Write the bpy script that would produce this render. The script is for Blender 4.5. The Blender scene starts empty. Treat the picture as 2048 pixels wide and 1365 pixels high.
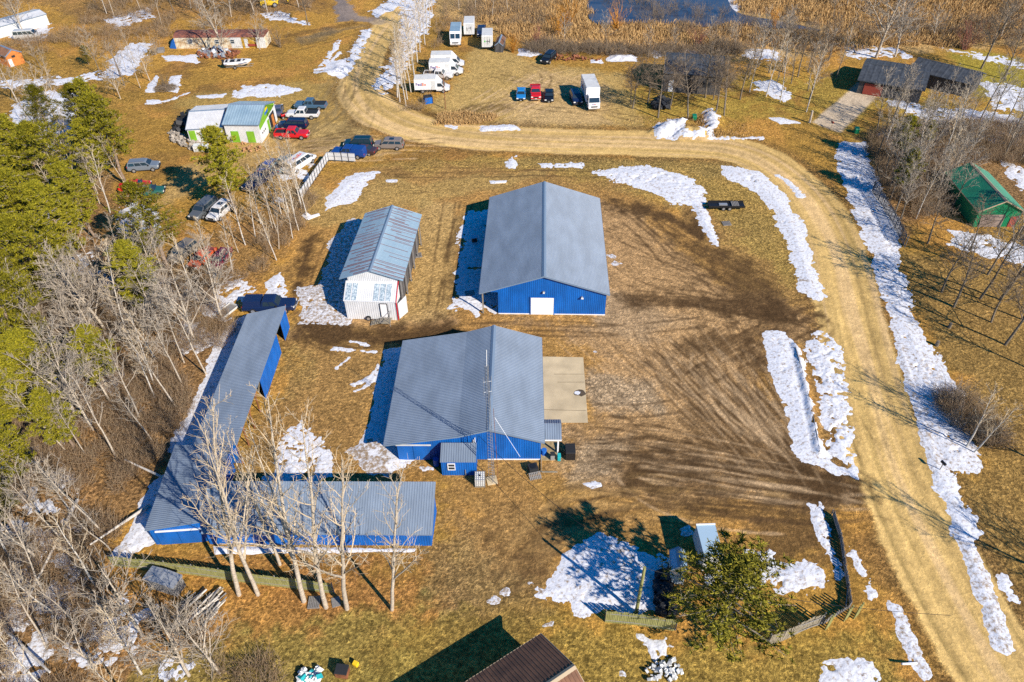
import bpy, math, random
import numpy as np
from mathutils import Vector, Matrix
# ---------------------------------------------------------------- camera, sky, sun, exposure
SC = bpy.context.scene; COL = SC.collection
F, PITCH, ROLL, CH = 1500.0, math.radians(40.927), math.radians(-.904), 58.0
_cp, _sp = math.cos(PITCH), math.sin(PITCH)
_f = Vector((0, _cp, -_sp)); _r0 = Vector((1, 0, 0)); _u0 = Vector((0, _sp, _cp))
_r = _r0*math.cos(ROLL)+_u0*math.sin(ROLL); _u = -_r0*math.sin(ROLL)+_u0*math.cos(ROLL)
cd = bpy.data.cameras.new('camera'); cam = bpy.data.objects.new('camera', cd); COL.objects.link(cam)
cd.sensor_width = 36; cd.lens = F/2048*36; cd.clip_end = 3000; cd.clip_start = 1
cam.matrix_world = Matrix.Translation((0, 0, CH)) @ Matrix((_r, _u, -_f)).transposed().to_4x4()
SC.camera = cam
W = bpy.data.worlds.new("World"); SC.world = W; W.use_nodes = True
nt = W.node_tree; bg = nt.nodes['Background']
sky = nt.nodes.new('ShaderNodeTexSky'); sky.sky_type = 'NISHITA'; sky.sun_disc = False
sky.sun_elevation = math.radians(33.3); sky.sun_rotation = math.radians(135); sky.dust_density = .3; sky.ozone_density = 3
hs = nt.nodes.new('ShaderNodeHueSaturation'); hs.inputs['Saturation'].default_value = 2.5; hs.inputs['Hue'].default_value = .505
nt.links.new(sky.outputs[0], hs.inputs['Color']); nt.links.new(hs.outputs[0], bg.inputs[0]); bg.inputs[1].default_value = .09
sd = bpy.data.lights.new('sun', 'SUN'); sd.energy = 5.0; sd.angle = math.radians(.5); sd.color = (1, .90, .77)
so = bpy.data.objects.new('sun', sd); COL.objects.link(so)
_e = math.radians(33.3); _a = math.radians(135.0)     # direction of travel of the light: towards azimuth 135
so.rotation_euler = Vector((math.cos(_a)*math.cos(_e), math.sin(_a)*math.cos(_e), -math.sin(_e))).to_track_quat('-Z', 'Y').to_euler()
SC.view_settings.view_transform = 'Standard'; SC.view_settings.look = 'None'; SC.view_settings.gamma = 1
SC.view_settings.use_curve_mapping = False; SC.view_settings.exposure = .55
SC.cycles.use_denoising = False; SC.cycles.max_bounces = 4; SC.cycles.diffuse_bounces = 2; SC.cycles.glossy_bounces = 2; SC.cycles.transparent_max_bounces = 4

def P(px, py, z=0.0):
    """the place in the world, at height z, that the photograph's pixel shows"""
    d = _f+_r*((px-1024)/F)-_u*((py-682.5)/F)
    return Vector((0, 0, CH))+d*((z-CH)/d.z)
def PX(x, y):      # vectorised world -> photograph pixel (for painting masks only)
    z = y*_f.y+(-CH)*_f.z
    a = (x*_r.x+y*_r.y-CH*_r.z)/z; b = (x*_u.x+y*_u.y-CH*_u.z)/z
    return 1024+F*a, 682.5-F*b
R = math.radians
rnd = random.Random(7)

# ---------------------------------------------------------------- materials
def mat(name, col, rough=.8, metal=0, spec=.3, noise=0, nscale=3, bump=0, bscale=20, col2=None, stretch=None, grime=None):
    m = bpy.data.materials.new(name); m.use_nodes = True; t = m.node_tree; b = t.nodes['Principled BSDF']
    b.inputs['Roughness'].default_value = rough; b.inputs['Metallic'].default_value = metal
    b.inputs['Specular IOR Level'].default_value = spec; b.inputs['Base Color'].default_value = (*col, 1)
    if noise or bump:
        tc = t.nodes.new('ShaderNodeTexCoord'); src = tc.outputs['Object']
        if stretch:
            mp = t.nodes.new('ShaderNodeMapping'); mp.inputs['Scale'].default_value = stretch
            t.links.new(src, mp.inputs[0]); src = mp.outputs[0]
    if noise:
        n = t.nodes.new('ShaderNodeTexNoise'); n.inputs['Scale'].default_value = nscale; n.inputs['Detail'].default_value = 6
        t.links.new(src, n.inputs['Vector'])
        cr = t.nodes.new('ShaderNodeValToRGB'); cr.color_ramp.elements[0].position = .35; cr.color_ramp.elements[1].position = .68
        c2 = col2 or tuple(c*(1-noise) for c in col)
        cr.color_ramp.elements[0].color = (*c2, 1); cr.color_ramp.elements[1].color = (*[min(1, c*(1+noise*.4)) for c in col], 1)
        t.links.new(n.outputs['Fac'], cr.inputs[0]); t.links.new(cr.outputs[0], b.inputs['Base Color'])
    if bump:
        n = t.nodes.new('ShaderNodeTexNoise'); n.inputs['Scale'].default_value = bscale; n.inputs['Detail'].default_value = 4
        t.links.new(src, n.inputs['Vector'])
        bp = t.nodes.new('ShaderNodeBump'); bp.inputs['Strength'].default_value = bump; bp.inputs['Distance'].default_value = .05
        t.links.new(n.outputs['Fac'], bp.inputs['Height']); t.links.new(bp.outputs[0], b.inputs['Normal'])
    return m
M = {}
M['roof'] = mat('roof grey steel', (.19, .24, .31), .42, .0, .6, noise=.16, nscale=.8, stretch=(1, .35, 1))
M['ridge'] = mat('ridge cap steel', (.17, .23, .31), .4, 0, .6)
M['blue'] = mat('blue painted steel', (.004, .115, .44), .5, 0, .4, noise=.22, nscale=1.1, stretch=(1, 1, .4))
M['trimw'] = mat('white trim', (.78, .79, .8), .5, 0, .4)
M['whitew'] = mat('white painted steel', (.60, .61, .62), .5, 0, .4, noise=.1, nscale=.7)
M['polyc'] = mat('translucent panel', (.50, .56, .60), .3, 0, .5, noise=.3, nscale=4.5, col2=(.17, .25, .31))  # darker mottling painted in for the shadows of the frame
M['wroof'] = mat('galvanised roof', (.27, .37, .44), .4, 0, .6, noise=.18, nscale=.5, col2=(.20, .30, .38))
M['rust'] = mat('rust streak', (.22, .05, .025), .8, noise=.4, nscale=4)
M['white'] = mat('white paint', (.80, .80, .80), .35, 0, .5)
M['offwhite'] = mat('off white panel', (.60, .61, .60), .55, noise=.12, nscale=1.2)
M['concrete'] = mat('concrete', (.56, .45, .28), .9, noise=.22, nscale=.5, bump=.3, bscale=12)
M['concrete_dark'] = mat('wet oily stain', (.10, .075, .05), .8, noise=.3, nscale=3)
M['black'] = mat('black paint', (.012, .013, .016), .4, 0, .5)
M['dark'] = mat('dark plastic', (.022, .024, .028), .6)
M['glass'] = mat('window glass', (.02, .035, .05), .08, 0, .8)
M['tyre'] = mat('tyre rubber', (.018, .018, .02), .85)
M['rim'] = mat('wheel rim', (.45, .46, .48), .35, .6)
M['chrome'] = mat('chrome', (.6, .6, .62), .25, .9)
M['lamp'] = mat('lamp lens', (.75, .75, .72), .2, 0, .6)
M['tail'] = mat('tail lamp', (.35, .01, .01), .3)
M['plate'] = mat('plate', (.7, .7, .68), .5)
M['purple'] = mat('purple lettering', (.07, .02, .22), .6)
M['orange'] = mat('orange lettering', (.75, .10, .01), .6)
M['redl'] = mat('red lettering', (.6, .02, .03), .6)
M['greenl'] = mat('green lettering', (.02, .45, .05), .6)
M['wood'] = mat('weathered wood', (.30, .26, .19), .9, noise=.4, nscale=3, stretch=(4, 4, 1))
M['woodgreen'] = mat('green weathered planks', (.33, .32, .12), .9, noise=.35, nscale=2.5, stretch=(5, 5, .6))
M['deck'] = mat('deck boards', (.42, .32, .17), .85, noise=.3, nscale=3)
M['greywood'] = mat('grey wood', (.24, .23, .22), .9, noise=.4, nscale=4, stretch=(5, 5, .7))
M['ruststeel'] = mat('rusty steel', (.26, .10, .05), .8, noise=.5, nscale=2)
M['galv'] = mat('galvanised steel', (.42, .44, .46), .4, .5)
M['lime'] = mat('lime green paint', (.20, .42, .03), .6, noise=.15, nscale=1)
M['greenroof'] = mat('green metal roof', (.006, .18, .10), .4, 0, .5, noise=.25, nscale=.6)
M['greenwall'] = mat('green metal wall', (.005, .20, .085), .5, 0, .4)
M['taupe'] = mat('taupe door', (.26, .20, .17), .7, noise=.15, nscale=1)
M['tan'] = mat('tan ridge cap', (.42, .33, .22), .7)
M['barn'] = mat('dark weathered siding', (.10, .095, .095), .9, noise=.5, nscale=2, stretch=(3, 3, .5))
M['shingle'] = mat('dark shingles', (.055, .065, .08), .8, noise=.35, nscale=1.5)
M['brownroof'] = mat('brown roofing', (.21, .105, .06), .8, noise=.35, nscale=.8, col2=(.13, .07, .045))
M['litroof_scrap'] = mat('sunlit brown roofing and tan scrap', (.42, .23, .11), .8, noise=.15, nscale=1)  # brown roofing lightened to imitate sun on one slope; also colours scrap pieces
M['osb'] = mat('orange siding', (.55, .20, .05), .8, noise=.2, nscale=2)
M['rusty_roof'] = mat('rusty roof', (.24, .085, .05), .8, noise=.5, nscale=1.4, col2=(.12, .055, .05))
M['dirtywhite'] = mat('dirty white siding', (.58, .55, .44), .8, noise=.45, nscale=1.2, col2=(.42, .28, .14))
M['tarp'] = mat('blue tarp', (.02, .14, .5), .5)
M['ibc'] = mat('white plastic tank', (.72, .73, .70), .4)
M['paleblue'] = mat('pale blue metal roof', (.34, .48, .60), .4, 0, .5)
M['stone'] = mat('stone', (.36, .32, .27), .9, noise=.4, nscale=3)
M['bark_light'] = mat('pale bark', (.52, .45, .35), .9, noise=.45, nscale=3, stretch=(1, 1, 4), col2=(.30, .25, .20))
M['bark_white'] = mat('birch bark', (.58, .54, .47), .85, noise=.5, nscale=2.5, stretch=(1, 1, 4), col2=(.34, .31, .28))
M['bark_dark'] = mat('grey bark', (.20, .165, .125), .95, noise=.4, nscale=4)
M['bark_pine'] = mat('pine bark', (.30, .22, .16), .95, noise=.4, nscale=3)
M['twig_pale'] = mat('pale twigs', (.50, .40, .27), .95)
M['twig_grey'] = mat('grey twigs', (.33, .28, .22), .95)
M['twig_dark'] = mat('brown twigs', (.19, .145, .10), .95)
M['twig_orange'] = mat('orange willow twigs', (.52, .23, .03), .9)
M['twig_red'] = mat('reddish twigs', (.24, .10, .07), .9)
M['straw'] = mat('dry reeds', (.62, .43, .19), .95)
M['straw2'] = mat('brown grass', (.36, .22, .08), .95)
M['brick_red'] = mat('red brown paint', (.30, .06, .04), .8)
M['yellow'] = mat('yellow paint', (.75, .5, .02), .6)
M['teal'] = mat('teal plastic', (.02, .35, .38), .5)
M['redp'] = mat('red paint', (.5, .01, .015), .4)
M['skin'] = mat('skin', (.5, .3, .2), .7)
M['denim'] = mat('blue cloth', (.03, .07, .18), .9)
M['khaki'] = mat('black cloth', (.03, .03, .035), .9)
def needles_mat(name, a, b):
    m = mat(name, a, .9, spec=.08); t = m.node_tree; bs = t.nodes['Principled BSDF']
    g = t.nodes.new('ShaderNodeNewGeometry'); cr = t.nodes.new('ShaderNodeValToRGB')
    cr.color_ramp.elements[0].color = (*b, 1); cr.color_ramp.elements[1].color = (*a, 1)
    t.links.new(g.outputs['Random Per Island'], cr.inputs[0]); t.links.new(cr.outputs[0], bs.inputs['Base Color'])
    return m
M['needles'] = needles_mat('pine needles', (.36, .31, .022), (.09, .10, .012))
M['needles2'] = needles_mat('dark pine needles', (.30, .26, .03), (.07, .075, .015))
M['reeds'] = needles_mat('dry reed blades', (.68, .45, .20), (.26, .15, .06))
M['brush'] = needles_mat('dry brush', (.36, .27, .17), (.16, .10, .06))
_pc = {}
def paint(c):
    if c not in _pc: _pc[c] = mat('car paint %d' % len(_pc), c, .28, 0, .6)
    return _pc[c]

# ---------------------------------------------------------------- object helpers
def tag(o, label=None, cat=None, group=None, kind=None):
    if label: o['label'] = label
    if cat: o['category'] = cat
    if group: o['group'] = group
    if kind: o['kind'] = kind
    return o
def empty(name, loc, rz=0, label=None, cat=None, group=None):
    o = bpy.data.objects.new(name, None); COL.objects.link(o); o.location = loc; o.rotation_euler = (0, 0, rz)
    return tag(o, label, cat, group)
class MB:
    def __init__(s): s.v = []; s.f = []
    def poly(s, pts):
        n = len(s.v); s.v += [tuple(p) for p in pts]; s.f.append(tuple(range(n, n+len(pts)))); return s
    def hexa(s, p):    # 8 points: bottom 4 ccw, top 4 ccw
        n = len(s.v); s.v += [tuple(q) for q in p]
        for f in ((3, 2, 1, 0), (4, 5, 6, 7), (0, 1, 5, 4), (1, 2, 6, 5), (2, 3, 7, 6), (3, 0, 4, 7)): s.f.append(tuple(n+i for i in f))
        return s
    def box(s, x0, x1, y0, y1, z0, z1): return s.hexa([(x0, y0, z0), (x1, y0, z0), (x1, y1, z0), (x0, y1, z0), (x0, y0, z1), (x1, y0, z1), (x1, y1, z1), (x0, y1, z1)])
    def bar(s, a, b, r, n=6, r2=None):
        a = Vector(a); b = Vector(b); d = (b-a); r2 = r if r2 is None else r2
        q = d.to_track_quat('Z', 'Y'); k = len(s.v)
        for p, rr in ((a, r), (b, r2)):
            for i in range(n):
                t = 2*math.pi*i/n; s.v.append(tuple(p+q @ Vector((rr*math.cos(t), rr*math.sin(t), 0))))
        for i in range(n): j = (i+1) % n; s.f.append((k+i, k+j, k+n+j, k+n+i))
        s.f.append(tuple(range(k+n-1, k-1, -1))); s.f.append(tuple(range(k+n, k+2*n)))
        return s
    def prism(s, prof, y0, y1):     # profile in x,z extruded along y
        n = len(prof); k = len(s.v)
        s.v += [(x, y0, z) for x, z in prof]+[(x, y1, z) for x, z in prof]
        for i in range(n): j = (i+1) % n; s.f.append((k+i, k+j, k+n+j, k+n+i))
        s.f.append(tuple(range(k+n-1, k-1, -1))); s.f.append(tuple(range(k+n, k+2*n))); return s
    def ribs(s, o, u, v, L, lo, hi, pitch=.23, d=.03, n=None):
        """ribbed sheet: u across the ribs over length L, v along them from lo(s) to hi(s)"""
        o = Vector(o); u = Vector(u).normalized(); v = Vector(v).normalized(); n = Vector(n) if n else u.cross(v)
        lo = lo if callable(lo) else (lambda q, c=lo: c); hi = hi if callable(hi) else (lambda q, c=hi: c)
        st = []; k = 0.0
        while k < L-1e-6:
            for a, h in ((0, 0), (pitch*.60, 0), (pitch*.70, d), (pitch*.90, d)):
                if k+a < L: st.append((k+a, h))
            k += pitch
        st.append((L, 0)); b = len(s.v)
        for q, h in st:
            s.v.append(tuple(o+u*q+v*lo(q)+n*h)); s.v.append(tuple(o+u*q+v*hi(q)+n*h))
        for i in range(len(st)-1): s.f.append((b+2*i, b+2*i+2, b+2*i+3, b+2*i+1))
        return s
    def build(s, name, m, parent=None, smooth=False):
        me = bpy.data.meshes.new(name); me.from_pydata(s.v, [], s.f); me.materials.append(M[m] if isinstance(m, str) else m)
        if smooth: me.polygons.foreach_set('use_smooth', [True]*len(me.polygons))
        me.update(); o = bpy.data.objects.new(name, me); COL.objects.link(o)
        if parent: o.parent = parent
        return o
def np_mesh(name, v, f, m, parent=None, smooth=False):
    me = bpy.data.meshes.new(name); v = np.asarray(v, np.float32); f = np.asarray(f, np.int32)
    me.vertices.add(len(v)); me.vertices.foreach_set('co', v.ravel())
    k = f.shape[1]; me.loops.add(f.size); me.loops.foreach_set('vertex_index', f.ravel())
    me.polygons.add(len(f)); me.polygons.foreach_set('loop_start', np.arange(0, f.size, k, dtype=np.int32))
    me.polygons.foreach_set('use_smooth', np.full(len(f), smooth)); me.update(calc_edges=True)
    me.materials.append(M[m] if isinstance(m, str) else m)
    o = bpy.data.objects.new(name, me); COL.objects.link(o)
    if parent: o.parent = parent
    return o

# ---------------------------------------------------------------- numpy noise
def _h(i, j, s):
    n = (i.astype(np.int64)*374761393+j.astype(np.int64)*668265263+s*1442695041) & 0xffffffff
    n = ((n ^ (n >> 13))*1274126177) & 0xffffffff; n = n ^ (n >> 16)
    return (n & 0xffff)/65535.0
def vn(x, y, s=0):
    i = np.floor(x); j = np.floor(y); a = x-i; b = y-j; a = a*a*(3-2*a); b = b*b*(3-2*b)
    return (_h(i, j, s)*(1-a)+_h(i+1, j, s)*a)*(1-b)+(_h(i, j+1, s)*(1-a)+_h(i+1, j+1, s)*a)*b
def fbm(x, y, s=0, o=4, g=.5):
    r = 0; a = 1; t = 0
    for k in range(o): r = r+a*vn(x*2**k+k*17.3, y*2**k-k*9.1, s+k); t += a; a *= g
    return r/t
def sm(a, b, x): t = np.clip((x-a)/(b-a), 0, 1); return t*t*(3-2*t)

# ---------------------------------------------------------------- ground grid
NR, NC = 960, 860
ys = [19.0]
k_ = (225.0/19.0)**(1/(NR-1)) 
# spacing graded with distance
t_ = np.linspace(0, 1, NR); ys = 19.0*np.exp(t_*math.log(236/19.0))
ys = 19+(236-19)*((ys-19)/(236-19))*.72+(236-19)*t_*.28
hw = 44+(ys-19)*(150-44)/(236-19)
U = np.linspace(-1, 1, NC)
GX = U[None, :]*hw[:, None]; GY = np.repeat(ys[:, None], NC, 1)
GXf, GYf = GX.ravel(), GY.ravel()
def sdpoly(pts, x, y):
    """signed distance (negative inside) of points to a polygon"""
    p = np.array(pts); q = np.roll(p, -1, 0); d = np.full(x.shape, 1e9); ins = np.zeros(x.shape, bool)
    for (ax, ay), (bx, by) in zip(p, q):
        ex, ey = bx-ax, by-ay; L = ex*ex+ey*ey+1e-9
        t = np.clip(((x-ax)*ex+(y-ay)*ey)/L, 0, 1); dx = x-ax-t*ex; dy = y-ay-t*ey
        d = np.minimum(d, dx*dx+dy*dy)
        c = (ay > y) != (by > y)
        ins ^= c & (x < ex*(y-ay)/(ey if abs(ey) > 1e-9 else 1e-9)+ax)
    d = np.sqrt(d); return np.where(ins, -d, d)
def sdline(pts, x, y, closed=False):
    p = np.array(pts); d = np.full(x.shape, 1e18); side = np.zeros(x.shape); s = np.zeros(x.shape); acc = 0
    for (ax, ay), (bx, by) in zip(p[:-1], p[1:]):
        ex, ey = bx-ax, by-ay; L = ex*ex+ey*ey+1e-9
        t = np.clip(((x-ax)*ex+(y-ay)*ey)/L, 0, 1); dx = x-ax-t*ex; dy = y-ay-t*ey; dd = dx*dx+dy*dy
        m = dd < d; d = np.where(m, dd, d); side = np.where(m, np.sign(ex*dy-ey*dx), side); s = np.where(m, acc+t*math.sqrt(L), s); acc += math.sqrt(L)
    return np.sqrt(d), side, s
def wpts(px): return [tuple(P(a, b)[:2]) for a, b in px]
def smoothline(p, n=3):
    p = np.array(p, float)
    for _ in range(n):
        q = [p[0]]
        for a, b in zip(p[:-1], p[1:]): q += [a*.75+b*.25, a*.25+b*.75]
        q.append(p[-1]); p = np.array(q)
    return p
def bbox(p, pad):
    p = np.array(p); return np.where((GXf > p[:, 0].min()-pad) & (GXf < p[:, 0].max()+pad) & (GYf > p[:, 1].min()-pad) & (GYf < p[:, 1].max()+pad))[0]
NA = fbm(GXf*.05, GYf*.05, 1, 5); NB = fbm(GXf*.22, GYf*.22, 2, 5); NCc = fbm(GXf*.9, GYf*.9, 3, 4, .6); ND = fbm(GXf*2.6, GYf*2.6, 5, 2, .6)
C = np.zeros((len(GXf), 3)); LIT = np.full(len(GXf), .6)
def c3(*c): return np.array(c)[None, :]
def lay(mask, col, lit=None, idx=None):
    global C, LIT
    mk = mask[:, None]
    if idx is None: C = C*(1-mk)+col*mk
    else: C[idx] = C[idx]*(1-mk)+col*mk
    if lit is not None:
        if idx is None: LIT = LIT*(1-mask)+lit*mask
        else: LIT[idx] = LIT[idx]*(1-mask)+lit*mask
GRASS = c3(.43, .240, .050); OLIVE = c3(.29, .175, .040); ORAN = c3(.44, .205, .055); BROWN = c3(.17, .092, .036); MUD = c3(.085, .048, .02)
DIRT = c3(.43, .265, .12); ROADC = c3(.56, .375, .135); LIGHT = c3(.64, .44, .24); WOODS = c3(.23, .135, .062); GREY = c3(.40, .31, .20)
C[:] = GRASS
lay(sm(.42, .62, NA)*.55, OLIVE); lay(sm(.5, .72, NB)*.4, ORAN); lay(sm(.52, .75, fbm(GXf*.12, GYf*.16, 9, 5))*.5, BROWN)
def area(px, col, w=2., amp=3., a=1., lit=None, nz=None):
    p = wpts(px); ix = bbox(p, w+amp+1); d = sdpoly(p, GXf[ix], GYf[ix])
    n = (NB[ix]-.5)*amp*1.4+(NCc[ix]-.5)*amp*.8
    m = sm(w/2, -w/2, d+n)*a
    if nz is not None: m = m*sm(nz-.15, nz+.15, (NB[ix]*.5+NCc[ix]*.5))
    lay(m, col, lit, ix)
def stroke(px, w, col, a=.7, soft=.25, lit=None, brk=.0, world=False):
    p = smoothline(px if world else wpts(px)); ix = bbox(p, w*2+1.5)
    if len(ix) == 0: return
    d, sdd, s = sdline(p, GXf[ix], GYf[ix])
    n = (NCc[ix]-.5)*w*.9
    m = sm(w/2+soft, w/2-soft, d+n)*a
    if brk: m = m*sm(brk-.12, brk+.15, fbm(s*.35, np.full(s.shape, w*7.)+d*.2, 31, 3))
    m = m*sm(0, 1.2, s)*sm(0, 1.2, s.max()-s)
    lay(m, col, lit, ix)
def fan(A, B, n, w, col, a=.6, seed=0, brk=.4, jit=.6):
    r = np.random.RandomState(seed); A = smoothline(wpts(A), 2); B = smoothline(wpts(B), 2)
    def rs(L, k):
        t = np.linspace(0, 1, len(L)); q = np.linspace(0, 1, k); return np.stack([np.interp(q, t, L[:, 0]), np.interp(q, t, L[:, 1])], 1)
    A = rs(A, 10); B = rs(B, 10)
    for i in range(n):
        t = r.rand(); t2 = np.clip(t+r.randn()*.12, 0, 1); q = np.linspace(t, t2, 10)[:, None]
        L = A*(1-q)+B*q+r.randn(1, 2)*jit; L = L+np.outer(np.sin(np.linspace(0, math.pi, 10)), r.randn(2)*1.6)
        s0 = r.randint(0, 4); s1 = r.randint(6, 11)
        ww = w*(.6+.8*r.rand()); L = L[s0:s1]
        if len(L) < 3: continue
        stroke(L, ww, col*(.85+.3*r.rand()), a*(.5+.6*r.rand()), .12, .25, brk, True)
        if r.rand() < .6:
            dd = L[-1]-L[0]; dd = np.array([-dd[1], dd[0]])/(np.hypot(*dd)+1e-6)*1.7
            stroke(L+dd, ww, col, a*.8, .12, .25, brk, True)
# lawns and woods
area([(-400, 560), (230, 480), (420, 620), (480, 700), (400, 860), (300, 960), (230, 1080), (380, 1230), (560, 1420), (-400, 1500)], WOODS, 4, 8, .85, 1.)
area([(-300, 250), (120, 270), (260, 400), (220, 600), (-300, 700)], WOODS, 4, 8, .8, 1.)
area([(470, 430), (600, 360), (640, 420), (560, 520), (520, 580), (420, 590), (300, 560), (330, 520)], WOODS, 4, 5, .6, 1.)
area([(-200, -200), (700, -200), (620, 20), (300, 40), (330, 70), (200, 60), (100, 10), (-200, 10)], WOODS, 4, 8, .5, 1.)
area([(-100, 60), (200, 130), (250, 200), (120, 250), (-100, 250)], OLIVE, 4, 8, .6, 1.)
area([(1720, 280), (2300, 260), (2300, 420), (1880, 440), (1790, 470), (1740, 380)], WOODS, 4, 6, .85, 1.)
area([(1790, 500), (1900, 520), (2400, 500), (2400, 1500), (2048, 1420), (1880, 1000), (1960, 930), (1930, 790), (1850, 650)], c3(.27, .17, .055), 3, 4, .8, .9)
area([(1540, 150), (2200, 120), (2200, 300), (1760, 300), (1620, 240), (1260, 260), (1230, 180)], c3(.30, .24, .045), 5, 8, .6, .9, .45)
area([(1900, 90), (2048, 120), (2100, 200), (1960, 190), (1900, 140)], c3(.30, .25, .035), 4, 5, .8, .5)
area([(860, 30), (1100, 100), (1500, 120), (2300, 80), (2300, -300), (860, -300)], c3(.46, .30, .12), 4, 6, .9, 1.)
area([(180, 1130), (560, 1180), (800, 1190), (760, 1290), (500, 1300), (250, 1365), (150, 1300)], c3(.40, .20, .06), 3, 5, .6, 1.)
area([(430, 1100), (880, 1105), (960, 1230), (780, 1260), (300, 1130)], c3(.36, .17, .055), 2, 5, .7, 1., .42)
area([(900, 1010), (1100, 1010), (1160, 1060), (1080, 1200), (900, 1300), (880, 1120)], c3(.27, .18, .075), 3, 5, .8, .9)
area([(300, 1300), (900, 1250), (1000, 1260), (800, 1420), (200, 1420)], c3(.27, .22, .055), 3, 6, .7, .9)
area([(1100, 1240), (1500, 1280), (1800, 1250), (1850, 1420), (1200, 1420)], c3(.29, .21, .05), 3, 6, .7, 1.)
area([(760, 1300), (1050, 1200), (1010, 1280)], OLIVE, 3, 4, .6, .8)
area([(580, 640), (760, 640), (800, 690), (720, 900), (550, 960), (500, 900), (560, 760)], c3(.26, .19, .07), 3, 4, .7, 1.)
area([(560, 790), (720, 830), (740, 930), (560, 960), (500, 900)], BROWN, 2, 3, .6, 1., .45)
# green-brown verge round the curve, top yard
area([(750, 330), (1050, 310), (1500, 320), (1620, 420), (1660, 600), (1540, 620), (1450, 540), (1350, 430), (1210, 380), (860, 400), (700, 400)], c3(.34, .235, .07), 3, 4, .7, 1.)
area([(1000, 310), (1500, 315), (1560, 370), (1300, 345), (1000, 335)], c3(.26, .18, .06), 2, 3, .6, 1.)
# worn dirt
DIRTY = [(1200, 400), (1300, 430), (1380, 520), (1480, 600), (1650, 620), (1660, 700), (1540, 660), (1530, 760), (1600, 920), (1720, 960), (1760, 1030), (1560, 1010), (1400, 1005), (1190, 985), (1110, 940), (1130, 860), (1175, 850), (1172, 710), (1090, 660), (880, 645), (700, 650), (590, 640), (600, 590), (700, 640), (960, 640), (1180, 640), (1195, 560)]
area([(560, 380), (760, 340), (1000, 330), (1250, 380), (1420, 430), (1560, 560), (1650, 600), (1700, 960), (1640, 1120), (1380, 1080), (1100, 1180), (880, 1060), (880, 960), (560, 980), (520, 880), (600, 700), (560, 560)], c3(.37, .21, .07), 4, 6, .75, .6)
area(DIRTY, DIRT, 3, 5, .9, .55)
area([(840, 400), (930, 400), (905, 620), (840, 640), (800, 640), (830, 500)], c3(.46, .31, .12), 2, 3, .7, .6)
area([(560, 380), (1080, 345), (980, 380), (860, 410), (640, 460)], c3(.44, .30, .10), 2, 4, .6, .6)
area([(1180, 560), (1380, 640), (1300, 700), (1180, 660)], GREY, 3, 3, .35, .4)
area([(1180, 740), (1320, 760), (1330, 830), (1180, 820)], GREY, 2, 3, .6, .9)
area([(1130, 880), (1260, 870), (1230, 960), (1140, 970)], GREY, 2, 3, .6, .9)
area([(1060, 970), (1180, 980), (1250, 1030), (1180, 1100), (1080, 1040)], c3(.40, .23, .06), 3, 4, .6, .5)
# fedex lot and northern tracks
area([(960, 90), (1010, 100), (1100, 130), (1240, 150), (1300, 250), (1100, 265), (900, 250), (860, 210), (890, 180), (930, 130)], c3(.45, .31, .11), 3, 5, .85, .5)
area([(1060, 130), (1200, 160), (1230, 250), (1020, 255)], LIGHT, 4, 5, .35, .4)
area([(350, 200), (640, 160), (760, 80), (720, 200), (760, 260), (700, 300), (560, 330), (560, 290), (460, 300)], c3(.41, .30, .10), 4, 5, .5, .4)
area([(560, 260), (700, 240), (820, 300), (760, 320), (640, 310), (540, 320), (300, 420), (360, 330)], c3(.44, .31, .13), 3, 4, .6, .4)
# roads
RD = wpts([(2130, 1500), (2010, 1365), (1900, 1180), (1810, 1000), (1755, 850), (1705, 650), (1670, 490), (1610, 380), (1500, 300), (1350, 288), (1100, 283), (900, 272), (800, 250), (730, 205), (715, 160), (745, 90), (790, 30), (850, -60), (900, -140)])
RDs = smoothline(RD, 3)
d_, sd_, s_ = sdline(RDs, GXf, GYf)
yy = GYf; rw = np.interp(yy, [20, 60, 100, 130, 160, 240], [4.0, 4.2, 4.4, 5.0, 3.4, 3.0])
off = d_*sd_
edge = d_+(NCc-.5)*.8+(NB-.5)*.9
m = sm(rw+.45, rw-.35, edge)
bands = fbm(off*1.1+7, s_*.012, 41, 4, .6)
rc = ROADC*(.45+1.1*bands[:, None]); lt = sm(.5, .66, fbm(off*.8, s_*.02, 43, 3))[:, None]
rc = rc*(1-lt*.5)+LIGHT*lt*.5
dk = sm(.58, .74, fbm(off*1.6, s_*.03, 47, 3))[:, None]; rc = rc*(1-dk*.35)+c3(.27, .19, .06)*dk*.35
lay(m, rc, .18)
m2 = sm(rw+3.0, rw, d_+(NB-.5)*3)*(1-m)*.75; lay(m2, c3(.20, .115, .04), 1.)
# driveways
stroke([(690, 45), (680, 0), (700, -60)], 3.2, c3(.20, .17, .16), .95, .4, .2); stroke([(690, 10), (700, 35), (770, 45)], 3.6, c3(.25, .20, .17), .95, .5, .2); stroke([(740, 42), (775, 48)], 3.4, c3(.40, .30, .18), .9, .5, .2)
area([(1625, 245), (1715, 165), (1770, 180), (1680, 265)], c3(.52, .42, .30), .8, .5, .95, .2)
stroke([(560, 75), (640, 60), (720, 45)], 2.5, MUD*1.4, .6, .6); stroke([(590, 80), (660, 65), (735, 50)], 2.0, c3(.17, .13, .08), .55, .6)
stroke([(590, 85), (640, 75), (670, 55)], 4.5, c3(.15, .12, .075), .6, 1.5)
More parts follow.
